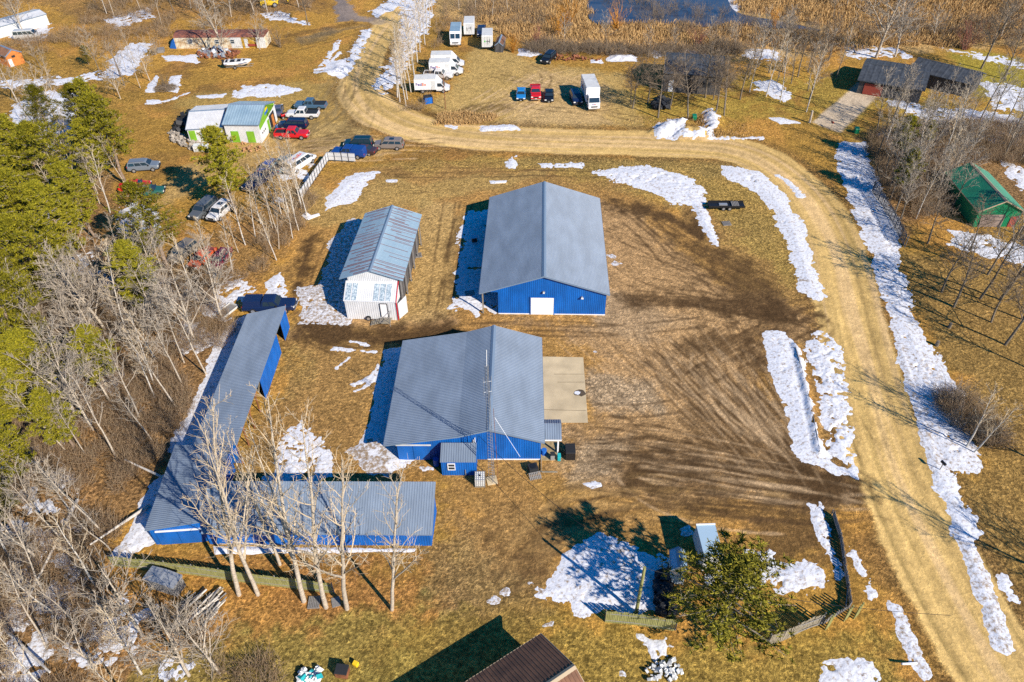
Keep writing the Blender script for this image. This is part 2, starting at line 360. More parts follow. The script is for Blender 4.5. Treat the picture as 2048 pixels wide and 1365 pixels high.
# dark mud washes
for pl, a in (([(1210, 392), (1290, 405), (1360, 425), (1420, 470), (1390, 490), (1330, 450), (1260, 425), (1212, 408)], .75),
              ([(1330, 450), (1400, 470), (1380, 500), (1330, 480)], .6), ([(1380, 490), (1450, 500), (1540, 580), (1600, 640), (1520, 640), (1430, 560)], .55),
              ([(1240, 585), (1400, 590), (1640, 625), (1655, 640), (1450, 625), (1260, 610)], .7),
              ([(1340, 690), (1450, 650), (1650, 625), (1600, 660), (1480, 700), (1360, 740)], .5), ([(1480, 720), (1545, 700), (1560, 820), (1500, 810)], .45),
              ([(1520, 760), (1560, 830), (1600, 920), (1560, 900), (1500, 850)], .6), ([(1280, 930), (1480, 925), (1720, 960), (1760, 1010), (1450, 985), (1250, 970)], .75),
              ([(1370, 800), (1480, 820), (1600, 920), (1480, 930), (1380, 880)], .45), ([(1100, 1010), (1300, 1010), (1200, 1060), (1100, 1150), (1010, 1180)], .45),
              ([(1380, 1010), (1640, 1010), (1650, 1110), (1560, 1130), (1450, 1040)], .55), ([(600, 480), (640, 460), (600, 640), (590, 640), (585, 560)], .8),
              ([(590, 640), (760, 665), (960, 650), (1000, 670), (760, 690), (640, 680)], .75), ([(920, 420), (935, 400), (920, 520), (905, 600), (900, 560)], .5),
              ([(1050, 650), (1100, 655), (1150, 670), (1080, 668)], .5), ([(1640, 1000), (1680, 1100), (1720, 1200), (1700, 1240), (1640, 1100)], .4),
              ([(860, 230), (1000, 205), (1020, 215), (900, 245)], .45), ([(700, 250), (660, 270), (560, 300), (560, 320), (700, 290)], .35)):
    area(pl, MUD, 2.6, 4.0, min(.95, a*1.25), .4)
def tr(px, a=.7, w=.35, c=MUD, gap=1.8):
    p = smoothline(wpts(px)); d = np.gradient(p, axis=0); n = np.stack([-d[:, 1], d[:, 0]], 1)/np.hypot(d[:, 0], d[:, 1])[:, None]
    for sgn in (-.5, .5): stroke(p+n*gap*sgn, w, c, a, .12, .2, .33, True)
for px in ([(1215, 410), (1290, 470), (1340, 530), (1420, 590), (1500, 650)], [(1205, 400), (1260, 410), (1340, 480), (1440, 580)], [(1275, 650), (1320, 740), (1380, 830), (1470, 890), (1620, 960)],
           [(960, 655), (1200, 668), (1450, 640), (1650, 600)], [(1240, 600), (1450, 605), (1660, 645)], [(1260, 590), (1400, 600), (1560, 640), (1650, 690)], [(935, 400), (905, 500), (890, 620), (870, 660)],
           [(900, 400), (885, 500), (868, 620)], [(600, 640), (640, 680), (760, 690), (900, 660), (1080, 650), (1250, 660)], [(640, 480), (605, 560), (600, 640), (640, 690), (720, 710)],
           [(1175, 820), (1300, 825), (1450, 790)], [(1200, 840), (1350, 870), (1550, 960)], [(1080, 1110), (1120, 1040), (1230, 1000), (1450, 990), (1700, 990)], [(1000, 1190), (1060, 1100), (1200, 1010)],
           [(1420, 690), (1450, 780), (1500, 900), (1580, 960)], [(1460, 700), (1480, 790), (1540, 900)], [(1100, 1080), (1150, 1030), (1300, 980)], [(1350, 1010), (1480, 1020), (1700, 1040)],
           [(820, 345), (760, 350), (1000, 350), (1080, 345)], [(980, 150), (1100, 170), (1180, 220), (1280, 240)], [(1000, 190), (1060, 215), (1180, 225), (1290, 200)],
           [(900, 240), (960, 210), (1060, 200)], [(1030, 210), (1080, 190), (1100, 150), (1050, 130)], [(560, 290), (650, 250), (700, 200), (700, 150)], [(590, 300), (700, 260), (760, 290), (900, 280)],
           [(300, 150), (460, 120), (620, 95), (740, 55)], [(1200, 350), (900, 340), (760, 345)], [(530, 300), (700, 300), (900, 300)], [(1545, 640), (1500, 700), (1490, 800), (1560, 900)]):
    tr(px, .62)
fan([(1250, 720), (1350, 800), (1500, 930), (1740, 1010)], [(1420, 660), (1500, 760), (1600, 900), (1740, 980)], 30, .35, MUD*1.2, .6, 3)
fan([(1180, 880), (1350, 900), (1740, 1000)], [(1250, 985), (1450, 1000), (1740, 1030)], 24, .4, MUD*1.1, .6, 4)
fan([(1180, 880), (1350, 920), (1740, 1000)], [(1250, 960), (1450, 985), (1740, 1020)], 18, .35, LIGHT, .5, 14)
fan([(1280, 700), (1360, 790), (1560, 930)], [(1480, 700), (1540, 800), (1640, 940)], 22, .3, LIGHT, .45, 5)
fan([(1300, 760), (1450, 680), (1650, 600)], [(1350, 800), (1520, 690), (1660, 640)], 20, .35, MUD*1.1, .6, 6)
fan([(1230, 420), (1350, 520), (1560, 640)], [(1300, 410), (1430, 480), (1620, 620)], 12, .4, MUD*1.2, .5, 7)
fan([(980, 130), (1080, 200), (1260, 260)], [(1060, 130), (1150, 150), (1250, 200)], 22, .4, c3(.24, .16, .06), .5, 8)
fan([(880, 250), (980, 200), (1060, 140)], [(1000, 250), (1060, 210), (1200, 150)], 16, .5, LIGHT, .4, 9)
fan([(560, 280), (650, 230), (700, 150)], [(600, 320), (720, 280), (760, 220)], 24, .45, c3(.24, .17, .07), .5, 10)
fan([(540, 310), (640, 290), (900, 290)], [(540, 330), (700, 310), (900, 310)], 12, .4, LIGHT, .4, 11)
fan([(700, 100), (640, 180), (560, 300)], [(760, 120), (720, 180), (760, 260)], 14, .6, c3(.27, .19, .08), .4, 12)
fan([(1080, 1010), (1250, 990), (1600, 990)], [(1000, 1180), (1080, 1060), (1300, 1020)], 14, .8, c3(.44, .27, .10), .4, 13)
fan([(1120, 640), (1300, 760), (1500, 940)], [(1500, 640), (1560, 760), (1660, 960)], 46, .2, MUD*.9, .7, 21, .5, 2.2)
fan([(1100, 870), (1350, 890), (1720, 985)], [(1150, 1000), (1400, 1010), (1740, 1040)], 46, .2, MUD*.9, .65, 22, .5, 1.5)
fan([(1220, 400), (1400, 500), (1640, 620)], [(1220, 620), (1400, 620), (1650, 660)], 30, .22, MUD, .65, 23, .5, 2)
fan([(1120, 640), (1300, 760), (1500, 940)], [(1500, 640), (1560, 760), (1660, 960)], 26, .18, LIGHT, .35, 24, .5, 2.2)
fan([(1050, 1050), (1150, 1020), (1300, 1010)], [(950, 1180), (1060, 1150), (1150, 1060)], 14, .5, MUD*1.3, .5, 25)
fan([(990, 350), (1100, 345), (1250, 380)], [(700, 400), (800, 370), (1050, 350)], 8, .4, MUD*1.5, .4, 15)
C *= (.76+.48*NCc)[:, None]*(.84+.32*ND)[:, None]
C *= (.88+.24*NB)[:, None]

# ---- snow cover (thickness field over the same grid)
S = np.full(len(GXf), -1.0); SD = np.zeros(len(GXf))
def snow(px, th=.12, w=1.6, amp=2.0, spk=0.0, dirt=.2, edge=0):
    global S
    p = wpts(px); ix = bbox(p, 4); d = sdpoly(p, GXf[ix], GYf[ix])
    n = (NB[ix]-.5)*amp+(NCc[ix]-.5)*amp*1.3+(ND[ix]-.5)*amp*.55
    v = np.clip((-d+edge-n)/w, -1, 1)
    if spk: v = np.minimum(v, (fbm(GXf[ix]*1.1, GYf[ix]*1.1, 61, 3, .65)-spk)*5)
    v = np.where(v > 0, v*np.minimum(th, .07+th*.35)+np.maximum(v-.55, 0)*(th if th > .35 else 0)*1.2, v*.1)
    S[ix] = np.maximum(S[ix], v*(.75+.5*NCc[ix])); SD[ix] = np.where(v > 0, dirt, SD[ix])
def snowl(px, w, th=.1, amp=.8, dirt=.2, spk=0):
    p = smoothline(wpts(px), 2); ix = bbox(p, w+2); d, a, s = sdline(p, GXf[ix], GYf[ix])
    n = (NB[ix]-.5)*amp+(NCc[ix]-.5)*amp*1.5+(ND[ix]-.5)*amp; v = np.clip((w/2-d-n)/(.4*w+.2), -1, 1)
    if spk: v = np.minimum(v, (fbm(GXf[ix]*1.1, GYf[ix]*1.1, 61, 3, .65)-spk)*5)
    v = np.where(v > 0, v*th*.6, v*.1); S[ix] = np.maximum(S[ix], v); SD[ix] = np.where(v > 0, dirt, SD[ix])
snow([(1672, 285), (1728, 285), (1742, 330), (1795, 440), (1802, 480), (1795, 520), (1832, 640), (1880, 720), (1930, 790), (1925, 850), (1964, 935), (1945, 948), (1880, 942), (1852, 880), (1820, 790), (1790, 690), (1762, 600), (1740, 500), (1705, 410), (1680, 350)], .22, 2, 1.4, .22, .25)
snowl([(1800, 690), (1830, 790), (1865, 900), (1900, 1000), (1935, 1090), (1975, 1200), (2005, 1290)], 1.5, .2, .5, .3)
snowl([(1890, 960), (1915, 1020), (1930, 1060)], 2.2, .2, 1.)
snow([(1995, 1150), (2012, 1150), (2034, 1205), (2020, 1205), (2000, 1180)], .1, 1, .8)
snow([(1440, 330), (1470, 332), (1520, 345), (1575, 398), (1604, 450), (1625, 520), (1650, 590), (1642, 606), (1600, 582), (1578, 500), (1548, 430), (1510, 385), (1440, 352)], .3, 2, 1.2, .15)
snowl([(1555, 352), (1585, 370), (1602, 392)], 1.0, .12)
snow([(1190, 345), (1245, 334), (1300, 333), (1370, 350), (1400, 375), (1408, 400), (1395, 412), (1340, 406), (1290, 378), (1225, 358)], .3, 2, 1.8, .3)
snow([(1225, 350), (1262, 352), (1290, 362), (1330, 358), (1370, 368), (1392, 392), (1386, 410), (1340, 405), (1300, 385), (1250, 362)], 1.1, 6, 1.2)
snowl([(1388, 400), (1405, 430), (1415, 460), (1432, 488)], 1.4, .2, .8)
snow([(1525, 668), (1560, 663), (1592, 690), (1612, 740), (1625, 800), (1640, 880), (1660, 925), (1700, 945), (1715, 957), (1640, 932), (1590, 905), (1578, 830), (1540, 750)], .2, 1.6, 1.0, .12)
snow([(1612, 700), (1635, 662), (1660, 668), (1676, 700), (1690, 800), (1706, 900), (1714, 955), (1690, 930), (1660, 900), (1640, 820)], .2, 1.4, 1.4, .38)
snow([(1068, 1192), (1100, 1165), (1120, 1108), (1172, 1076), (1200, 1066), (1270, 1092), (1345, 1130), (1320, 1232), (1210, 1218), (1160, 1232), (1120, 1200)], .16, 1.4, 1.1, .14)
snow([(1545, 1128), (1600, 1120), (1655, 1140), (1645, 1178), (1560, 1182), (1535, 1152)], .12, 1.2, 1.2, .3)
snow([(1618, 1012), (1648, 1012), (1656, 1070), (1690, 1150), (1680, 1168), (1655, 1120), (1632, 1070)], .12, 1, 1.0, .3)
snow([(1275, 1272), (1330, 1278), (1355, 1312), (1310, 1318)], .1, .8, 1.0, .3)
snow([(1640, 1335), (1700, 1312), (1755, 1318), (1750, 1360), (1700, 1380), (1640, 1375)], .1, 1, 1.2, .35)
snow([(1500, 1100), (1545, 1110), (1530, 1170), (1440, 1190), (1400, 1150), (1440, 1120)], .1, 1, 1.2, .35)
snowl([(1786, 1212), (1808, 1260), (1830, 1310), (1846, 1350)], 1.3, .12, .6, .3, .2)
snowl([(1700, 1100), (1730, 1150), (1745, 1190)], .9, .08, .8, .2, .45)
snow([(815, 690), (765, 698), (752, 770), (738, 840), (716, 900), (720, 935), (762, 948), (810, 935), (850, 900), (850, 680)], .12, 1, .8)
snow([(555, 880), (600, 845), (650, 900), (680, 960), (600, 975), (540, 960)], .1, 1.5, 1.5, .36); snow([(700, 900), (770, 880), (775, 950), (720, 940)], .1, 1.2, 1.2, .42, .5)
snow([(595, 575), (640, 572), (662, 480), (700, 440), (760, 445), (740, 600), (695, 645), (640, 645), (598, 645)], .1, 1.5, 1.5, .25, .4)
snow([(935, 420), (990, 425), (990, 600), (965, 620), (915, 600), (920, 480)], .1, 1.5, 1.6, .26, .1)
snow([(530, 565), (560, 545), (578, 580), (568, 612), (530, 610)], .1, 1, .8, .25)
snow([(925, 450), (1000, 425), (1000, 600), (990, 630), (970, 612), (955, 642), (925, 622), (893, 618), (915, 590), (918, 520)], .1, 1.5, 1.4, .3)
snow([(650, 395), (690, 355), (720, 346), (755, 345), (740, 360), (722, 382), (705, 405), (680, 408), (652, 420)], .15, 1.5, 1.0, .15)
snow([(520, 620), (470, 640), (428, 690), (405, 760), (372, 830), (335, 900), (400, 930), (520, 700)], .1, 1, .8, .1)
snow([(350, 930), (310, 960), (262, 1050), (222, 1112), (250, 1122), (300, 1090), (340, 1078), (340, 1040)], .12, 1, 1.0, .2)
snow([(32, 205), (100, 180), (175, 190), (165, 260), (110, 300), (60, 290), (25, 240)], .12, 2, 2.5, .25); snow([(222, 115), (260, 88), (305, 88), (265, 150), (215, 158)], .1, 1.5, 2, .2)
snow([(325, 113), (400, 108), (395, 126), (335, 124)], .1, 1.2, 1.5); snow([(458, 196), (485, 172), (530, 168), (600, 180), (560, 193)], .1, 1.2, 1.8, .25)
snow([(340, 152), (362, 152), (355, 186), (335, 182)], .1, 1, 1.2); snowl([(295, 208), (325, 205), (378, 186)], .8, .08); snow([(293, 200), (322, 200), (325, 208), (295, 208)], .1, 1, .8); snow([(295, 172), (312, 152), (318, 155), (308, 185), (292, 184)], .1, 1, .8)
snow([(395, 192), (450, 188), (445, 196), (400, 196)], .1, 1, .8); snow([(0, 160), (150, 155), (230, 135), (235, 150), (140, 170), (0, 178)], .08, 1.2, 2.5, .4)
snow([(210, 40), (300, 15), (310, 35), (230, 60)], .08, 1.2, 2.5, .4); snow([(800, -30), (880, -30), (850, 60), (795, 165), (770, 192), (750, 170), (800, 90)], .12, 1.5, 2.5, .33)
snow([(645, 125), (690, 118), (705, 136), (685, 158), (650, 148)], .5, 3, 1.2); snowl([(655, 130), (680, 105)], 1., .15); snowl([(700, 128), (715, 92), (738, 62)], 2., .15, 2, .2, .3); snowl([(635, 145), (660, 110), (680, 82)], 1.4, .12, 1.5, .2, .35)
snow([(512, 28), (560, 22), (620, 50), (600, 50), (540, 38)], .08, 1.2, 2, .3); snow([(740, 22), (800, -10), (820, -20), (790, 20), (755, 34)], .08, 1.2, 2, .25)
snow([(1310, 250), (1345, 240), (1372, 240), (1368, 262), (1350, 276), (1312, 275)], .7, 3, 1.8, .2); snow([(1398, 225), (1425, 213), (1440, 240), (1430, 270), (1440, 280), (1395, 275), (1408, 250)], .4, 2, 2.2, .3)
snowl([(1370, 275), (1430, 278), (1520, 276)], 1.0, .15, 1.2, .2, .3); snow([(1535, 236), (1560, 234), (1600, 246), (1560, 248)], .1, 1, .8)
snow([(1505, 165), (1545, 160), (1585, 190), (1570, 205), (1520, 180)], .1, 1.2, 2, .3); snow([(1478, 95), (1560, 100), (1560, 125), (1490, 115)], .1, 1.2, 2, .3)
snow([(1770, 190), (1850, 215), (1960, 225), (2070, 235), (2070, 300), (1970, 285), (1840, 240), (1780, 210)], .1, 2, 3, .32); snow([(1960, 160), (2070, 180), (2070, 225), (1990, 215)], .1, 1.5, 2.5, .3)
snow([(1890, 455), (1960, 470), (2070, 495), (2070, 540), (1970, 515), (1895, 490)], .1, 1.5, 2, .28); snow([(1760, 270), (1830, 290), (1900, 300), (1890, 330), (1800, 310)], .08, 2, 3, .45); snow([(2000, 320), (2070, 350), (2070, 400), (2010, 350)], .1, 1.5, 2, .35)
snow([(1685, 90), (1800, 95), (1830, 120), (1700, 115)], .08, 1.5, 3, .4); snow([(1880, 95), (1960, 105), (2060, 130), (2060, 145), (1950, 118)], .08, 1.5, 3, .4); snow([(1220, 108), (1270, 110), (1275, 124), (1215, 122)], .4, 1.5, 1)
snow([(1038, 98), (1072, 98), (1085, 110), (1060, 114), (1036, 110)], .5, 2, 1); snow([(1180, 120), (1205, 118), (1205, 127), (1182, 127)], .3, 1, 1); snow([(1310, 102), (1400, 100), (1430, 116), (1310, 114)], .1, 1, 2, .3)
snow([(1450, -10), (1490, 0), (1475, 28), (1460, 30)], .1, 1.5, 2, .2); snow([(955, 252), (1030, 250), (1040, 260), (960, 264)], .3, 1, 1.2, .15); snow([(890, 250), (920, 252), (915, 258), (888, 255)], .1, .8, 1)
snow([(1010, 318), (1035, 310), (1035, 340), (1012, 342)], .12, 1, 1.2, .3); snow([(1080, 328), (1165, 327), (1160, 334), (1085, 334)], .08, .8, 1.4, .3); snow([(980, 362), (1012, 362), (1012, 367), (982, 367)], .1, .5, .4); snow([(772, 360), (793, 360), (792, 364), (774, 364)], .1, .5, .4)
snow([(560, 345), (600, 340), (620, 360), (560, 360)], .08, 1, 1.4, .35)
for q in ([(668, 697), (750, 705)], [(700, 683), (735, 690)], [(675, 735), (700, 715)], [(760, 730), (735, 760), (705, 770)], [(755, 745), (735, 775), (710, 782)]): snowl(q, .5, .06, .5)
for q in ([(830, 560), (845, 565)], ): pass
for x, y in ((50, 800), (95, 850), (110, 780), (20, 1350), (120, 1200), (180, 1240), (70, 1110), (20, 1060), (150, 1150), (60, 60), (230, 1270), (190, 560), (170, 520), (330, 590), (410, 610), (110, 870), (140, 820), (70, 780), (40, 900), (90, 1100), (130, 1060), (30, 1170), (200, 1330), (240, 1200), (280, 1240), (150, 1290), (60, 1290), (380, 680), (100, 1010), (230, 760), (280, 440), (90, 420), (20, 720), (130, 960), (60, 1000), (480, 590), (270, 1310), (350, 1340), (20, 1240)):
    r_ = rnd.uniform(22, 50); snow([(x+r_*math.cos(t)*rnd.uniform(.7, 1.3), y+r_*.7*math.sin(t)*rnd.uniform(.7, 1.3)) for t in np.linspace(0, 5.4, 7)], .09, 2, 2.5, .36, .25)
for x, y in ((1085, 1180), (1060, 1165), (1010, 1185), (990, 1200), (1150, 1245), (1185, 969), (850, 935), (1100, 1250), (1600, 560), (1340, 1295), (1090, 615), (1380, 1065), (1240, 1100), (1225, 513), (1228, 527), (1155, 787), (1065, 1350), (1245, 1350), (650, 610), (560, 400), (620, 330), (1185, 705)):
    r_ = rnd.uniform(7, 13); snow([(x+r_*math.cos(t)*rnd.uniform(.7, 1.3), y+r_*.5*math.sin(t)*rnd.uniform(.7, 1.3)) for t in np.linspace(0, 5.4, 7)], .05, .6, .9, .2, .4)
snow([(425, 1092), (640, 1096), (830, 1098), (828, 1104), (640, 1106), (430, 1110)], .15, .3, .2)
snow([(850, 935), (868, 935), (868, 941), (853, 940)], .08, .5, .4); snow([(1165, 967), (1202, 966), (1204, 973), (1176, 974)], .1, .4, .3)
# height of the ground
GZ = (NB-.5)*.10*(1-m)+(NCc-.5)*.06*(1-m)*LIT
def berm(px, w, h):
    p = smoothline(wpts(px), 2); ix = bbox(p, w*2); d, a, s = sdline(p, GXf[ix], GYf[ix]); GZ[ix] += sm(w, 0, d+(NCc[ix]-.5)*w*.5)*h
berm([(1395, 270), (1375, 255), (1372, 270)], 3.0, 1.1); berm([(1425, 235), (1430, 260)], 2.4, .8); berm([(1320, 265), (1360, 250)], 2.5, .8); berm([(650, 150), (690, 140)], 2.5, .4); berm([(1640, 905), (1628, 850), (1612, 780), (1592, 692)], .8, .35)
QI = np.arange(NR*NC).reshape(NR, NC); Q = np.stack([QI[:-1, :-1], QI[:-1, 1:], QI[1:, 1:], QI[1:, :-1]], -1).reshape(-1, 4)

def ground_mat():
    m = bpy.data.materials.new('ground'); m.use_nodes = True; t = m.node_tree; b = t.nodes['Principled BSDF']; N = t.nodes.new; L = t.links.new
    b.inputs['Roughness'].default_value = .95; b.inputs['Specular IOR Level'].default_value = .1
    a = N('ShaderNodeAttribute'); a.attribute_name = 'Col'; li = N('ShaderNodeAttribute'); li.attribute_name = 'lit'
    tc = N('ShaderNodeTexCoord')
    n1 = N('ShaderNodeTexNoise'); n1.inputs['Scale'].default_value = 3.2; n1.inputs['Detail'].default_value = 5; n1.inputs['Roughness'].default_value = .7; L(tc.outputs['Object'], n1.inputs['Vector'])
    v = N('ShaderNodeTexVoronoi'); v.inputs['Scale'].default_value = 4.5; L(tc.outputs['Object'], v.inputs['Vector'])
    mr = N('ShaderNodeMapRange'); mr.inputs['From Min'].default_value = .3; mr.inputs['From Max'].default_value = .7; mr.inputs['To Min'].default_value = .32; mr.inputs['To Max'].default_value = 1.75; L(n1.outputs['Fac'], mr.inputs[0])
    sp = N('ShaderNodeSeparateColor'); L(v.outputs['Color'], sp.inputs[0])
    mr2 = N('ShaderNodeMapRange'); mr2.inputs['To Min'].default_value = .45; mr2.inputs['To Max'].default_value = 1.6; L(sp.outputs[0], mr2.inputs[0])
    mu = N('ShaderNodeMath'); mu.operation = 'MULTIPLY'; L(mr.outputs[0], mu.inputs[0]); L(mr2.outputs[0], mu.inputs[1])
    mx = N('ShaderNodeMix'); mx.data_type = 'FLOAT'; L(li.outputs['Fac'], mx.inputs[0]); mx.inputs[2].default_value = 1; L(mu.outputs[0], mx.inputs[3])
    # a little noise everywhere
    n3 = N('ShaderNodeTexNoise'); n3.inputs['Scale'].default_value = 1.4; n3.inputs['Detail'].default_value = 8; n3.inputs['Roughness'].default_value = .75; L(tc.outputs['Object'], n3.inputs['Vector'])
    mr3 = N('ShaderNodeMapRange'); mr3.inputs['From Min'].default_value = .3; mr3.inputs['From Max'].default_value = .7; mr3.inputs['To Min'].default_value = .5; mr3.inputs['To Max'].default_value = 1.45; L(n3.outputs['Fac'], mr3.inputs[0])
    mx3 = N('ShaderNodeMix'); mx3.data_type = 'FLOAT'; sc3 = N('ShaderNodeMath'); sc3.operation = 'MULTIPLY_ADD'; sc3.use_clamp = True; L(li.outputs['Fac'], sc3.inputs[0]); sc3.inputs[1].default_value = 1.3; sc3.inputs[2].default_value = .1; L(sc3.outputs[0], mx3.inputs[0]); mx3.inputs[2].default_value = 1; L(mr3.outputs[0], mx3.inputs[3])
    m2 = N('ShaderNodeMath'); m2.operation = 'MULTIPLY'; L(mx.outputs[0], m2.inputs[0]); L(mx3.outputs[0], m2.inputs[1])
    vm = N('ShaderNodeVectorMath'); vm.operation = 'SCALE'; L(a.outputs['Color'], vm.inputs[0]); L(m2.outputs[0], vm.inputs['Scale']); L(vm.outputs[0], b.inputs['Base Color'])
    bp = N('ShaderNodeBump'); bp.inputs['Strength'].default_value = .7; bp.inputs['Distance'].default_value = .12; L(m2.outputs[0], bp.inputs['Height']); L(bp.outputs[0], b.inputs['Normal'])
    return m
M['ground'] = ground_mat()
g = np_mesh('ground', np.stack([GXf, GYf, GZ], 1), Q, 'ground', smooth=True); tag(g, kind='structure')
ca = g.data.attributes.new('Col', 'FLOAT_COLOR', 'POINT'); ca.data.foreach_set('color', np.concatenate([C, np.ones((len(C), 1))], 1).astype(np.float32).ravel())
la = g.data.attributes.new('lit', 'FLOAT', 'POINT'); la.data.foreach_set('value', LIT.astype(np.float32))
# wide land beyond
mb = MB(); mb.box(-1500, 1500, -600, 2500, -3, -.35); M['land'] = mat('far land', (.30, .20, .07), .95, noise=.4, nscale=.08); tag(mb.build('terrain', 'land'), kind='structure')
def snow_mat():
    m = bpy.data.materials.new('snow'); m.use_nodes = True; t = m.node_tree; b = t.nodes['Principled BSDF']; N = t.nodes.new; L = t.links.new
    b.inputs['Roughness'].default_value = .7; b.inputs['Specular IOR Level'].default_value = .3
    tc = N('ShaderNodeTexCoord'); n1 = N('ShaderNodeTexNoise'); n1.inputs['Scale'].default_value = 2.6; n1.inputs['Detail'].default_value = 6; n1.inputs['Roughness'].default_value = .75; L(tc.outputs['Object'], n1.inputs['Vector'])
    at = N('ShaderNodeAttribute'); at.attribute_name = 'dirt'
    ad = N('ShaderNodeMath'); ad.operation = 'MULTIPLY_ADD'; ad.inputs[1].default_value = .45; L(at.outputs['Fac'], ad.inputs[0]); L(n1.outputs['Fac'], ad.inputs[2])
    cr = N('ShaderNodeValToRGB'); e = cr.color_ramp.elements; e[0].position = .60; e[0].color = (.68, .70, .745, 1); e[1].position = .76; e[1].color = (.30, .22, .14, 1)
    L(ad.outputs[0], cr.inputs[0]); L(cr.outputs[0], b.inputs['Base Color'])
    n2 = N('ShaderNodeTexNoise'); n2.inputs['Scale'].default_value = 3.5; n2.inputs['Detail'].default_value = 4; L(tc.outputs['Object'], n2.inputs['Vector'])
    bp = N('ShaderNodeBump'); bp.inputs['Strength'].default_value = .45; bp.inputs['Distance'].default_value = .12; L(n2.outputs['Fac'], bp.inputs['Height']); L(bp.outputs[0], b.inputs['Normal'])
    return m
M['snow'] = snow_mat()
SZ = np.where(S > 0, GZ+S+(ND-.5)*.07*np.clip(S*8, 0, 1), GZ+np.maximum(S, -.25)-.0)
act = (S > 0).reshape(NR, NC); qa = (act[:-1, :-1] | act[:-1, 1:] | act[1:, 1:] | act[1:, :-1]).ravel(); Qs = Q[qa]
uq, inv = np.unique(Qs, return_inverse=True)
sno = np_mesh('snow', np.stack([GXf[uq], GYf[uq], SZ[uq]], 1), inv.reshape(-1, 4), 'snow', smooth=True)
sa = sno.data.attributes.new('dirt', 'FLOAT', 'POINT'); sa.data.foreach_set('value', SD[uq].astype(np.float32))
tag(sno, 'patches of melting snow on the ground', 'snow', kind='stuff')
# pond
def flat(name, px, z, m, kind='structure'):
    mb = MB(); mb.poly([P(a, b, z) for a, b in px]); o = mb.build(name, m); tag(o, kind=kind); return o
M['ice'] = mat('dark pond ice', (.018, .026, .05), .12, 0, .6, noise=.6, nscale=.12, col2=(.07, .08, .10), stretch=(1, 3, 1), bump=.1, bscale=2)
flat('pond_water', smoothline([(1172, -60), (1174, 20), (1178, 40), (1200, 52), (1270, 48), (1300, 46), (1340, 52), (1400, 55), (1470, 50), (1530, 56), (1600, 58), (1660, 64), (1560, 42), (1480, 30), (1455, 10), (1450, -60)], 2), .12, 'ice')
# ================================================================ BUILDINGS
def frame_from(nl, nr, fr, h):
    """origin at the ground below the near left eave corner, yaw, width, length, from three eave corners seen at height h"""
    a, b, c = P(*nl, h), P(*nr, h), P(*fr, h); d = (b-a); yaw = math.atan2(d.y, d.x); w = math.hypot(d.x, d.y)
    n = Vector((-math.sin(yaw), math.cos(yaw))); L = (c.xy-b.xy).dot(n)
    return Vector((a.x, a.y, 0)), yaw, w, L
def slope(parent, x0, z0, x1, z1, y0, y1, m, name='roof', pitch=.23, d=.032, thick=.05):
    """one roof slope, ribs running down it; (x0,z0) left edge, (x1,z1) right edge, seen from above"""
    mb = MB(); v = Vector((x1-x0, 0, z1-z0)); L = v.length; u = Vector((0, 1, 0)); n = v.cross(u); n = n if n.z > 0 else -n; n.normalize()
    mb.ribs((x0, y0, z0), u, v, y1-y0, 0, L, pitch, d, n)
    n_ = n*-thick
    mb.hexa([Vector((x0, y0, z0))+n_, Vector((x1, y0, z1))+n_, Vector((x1, y1, z1))+n_, Vector((x0, y1, z0))+n_]+[Vector(q)-n*.004 for q in ((x0, y0, z0), (x1, y0, z1), (x1, y1, z1), (x0, y1, z0))])
    return mb.build(name, m, parent)
def wallx(parent, x0, x1, y, top, m, name='wall', face=-1, z0=0.0, pitch=.23, d=.025):
    """ribbed wall along x facing -y (face=-1) or +y; top is a function of x or a number"""
    mb = MB(); tf = top if callable(top) else (lambda q: top)
    mb.ribs((x0, y, 0), (1, 0, 0), (0, 0, 1), x1-x0, z0, lambda q: tf(x0+q), pitch, d, (0, face, 0)); return mb.build(name, m, parent)
def wally(parent, y0, y1, x, top, m, name='wall', face=1, z0=0.0, pitch=.23, d=.025):
    mb = MB(); tf = top if callable(top) else (lambda q: top)
    mb.ribs((x, y0, 0), (0, 1, 0), (0, 0, 1), y1-y0, z0, lambda q: tf(y0+q), pitch, d, (face, 0, 0)); return mb.build(name, m, parent)
def box(parent, name, m, x0, x1, y0, y1, z0, z1): mb = MB(); mb.box(x0, x1, y0, y1, z0, z1); return mb.build(name, m, parent)
def strip(parent, name, m, a, b, w=.08, h=.16):
    """trim board from a to b"""
    a = Vector(a); b = Vector(b); d = (b-a).normalized(); s = d.cross(Vector((0, 0, 1))).normalized()*w/2 if abs(d.z) < .99 else Vector((w/2, 0, 0)); up = s.cross(d).normalized()*h/2
    mb = MB(); mb.hexa([a-s-up, b-s-up, b+s-up, a+s-up, a-s+up, b-s+up, b+s+up, a+s+up]); return mb.build(name, m, parent)
def window(parent, x0, x1, y, z0, z1, fm='trimw', face=-1, ax='x', bars=1):
    mb = MB(); t = .07
    def bx(mb, a0, a1, b0, b1, p0, p1):
        lo, hi = sorted((y+face*p0, y+face*p1))
        if ax == 'x': mb.box(a0, a1, lo, hi, b0, b1)
        else: mb.box(lo, hi, a0, a1, b0, b1)
    bx(mb, x0-t, x0, z0-t, z1+t, 0, .09); bx(mb, x1, x1+t, z0-t, z1+t, 0, .09); bx(mb, x0, x1, z0-t, z0, 0, .09); bx(mb, x0, x1, z1, z1+t, 0, .09)
    for i in range(bars): zz = z0+(z1-z0)*(i+1)/(bars+1); bx(mb, x0, x1, zz-.03, zz+.03, .02, .085)
    w = mb.build('window', fm, parent); g_ = MB(); bx(g_, x0, x1, z0, z1, 0, .045); g_.build('pane', 'glass', w); return w
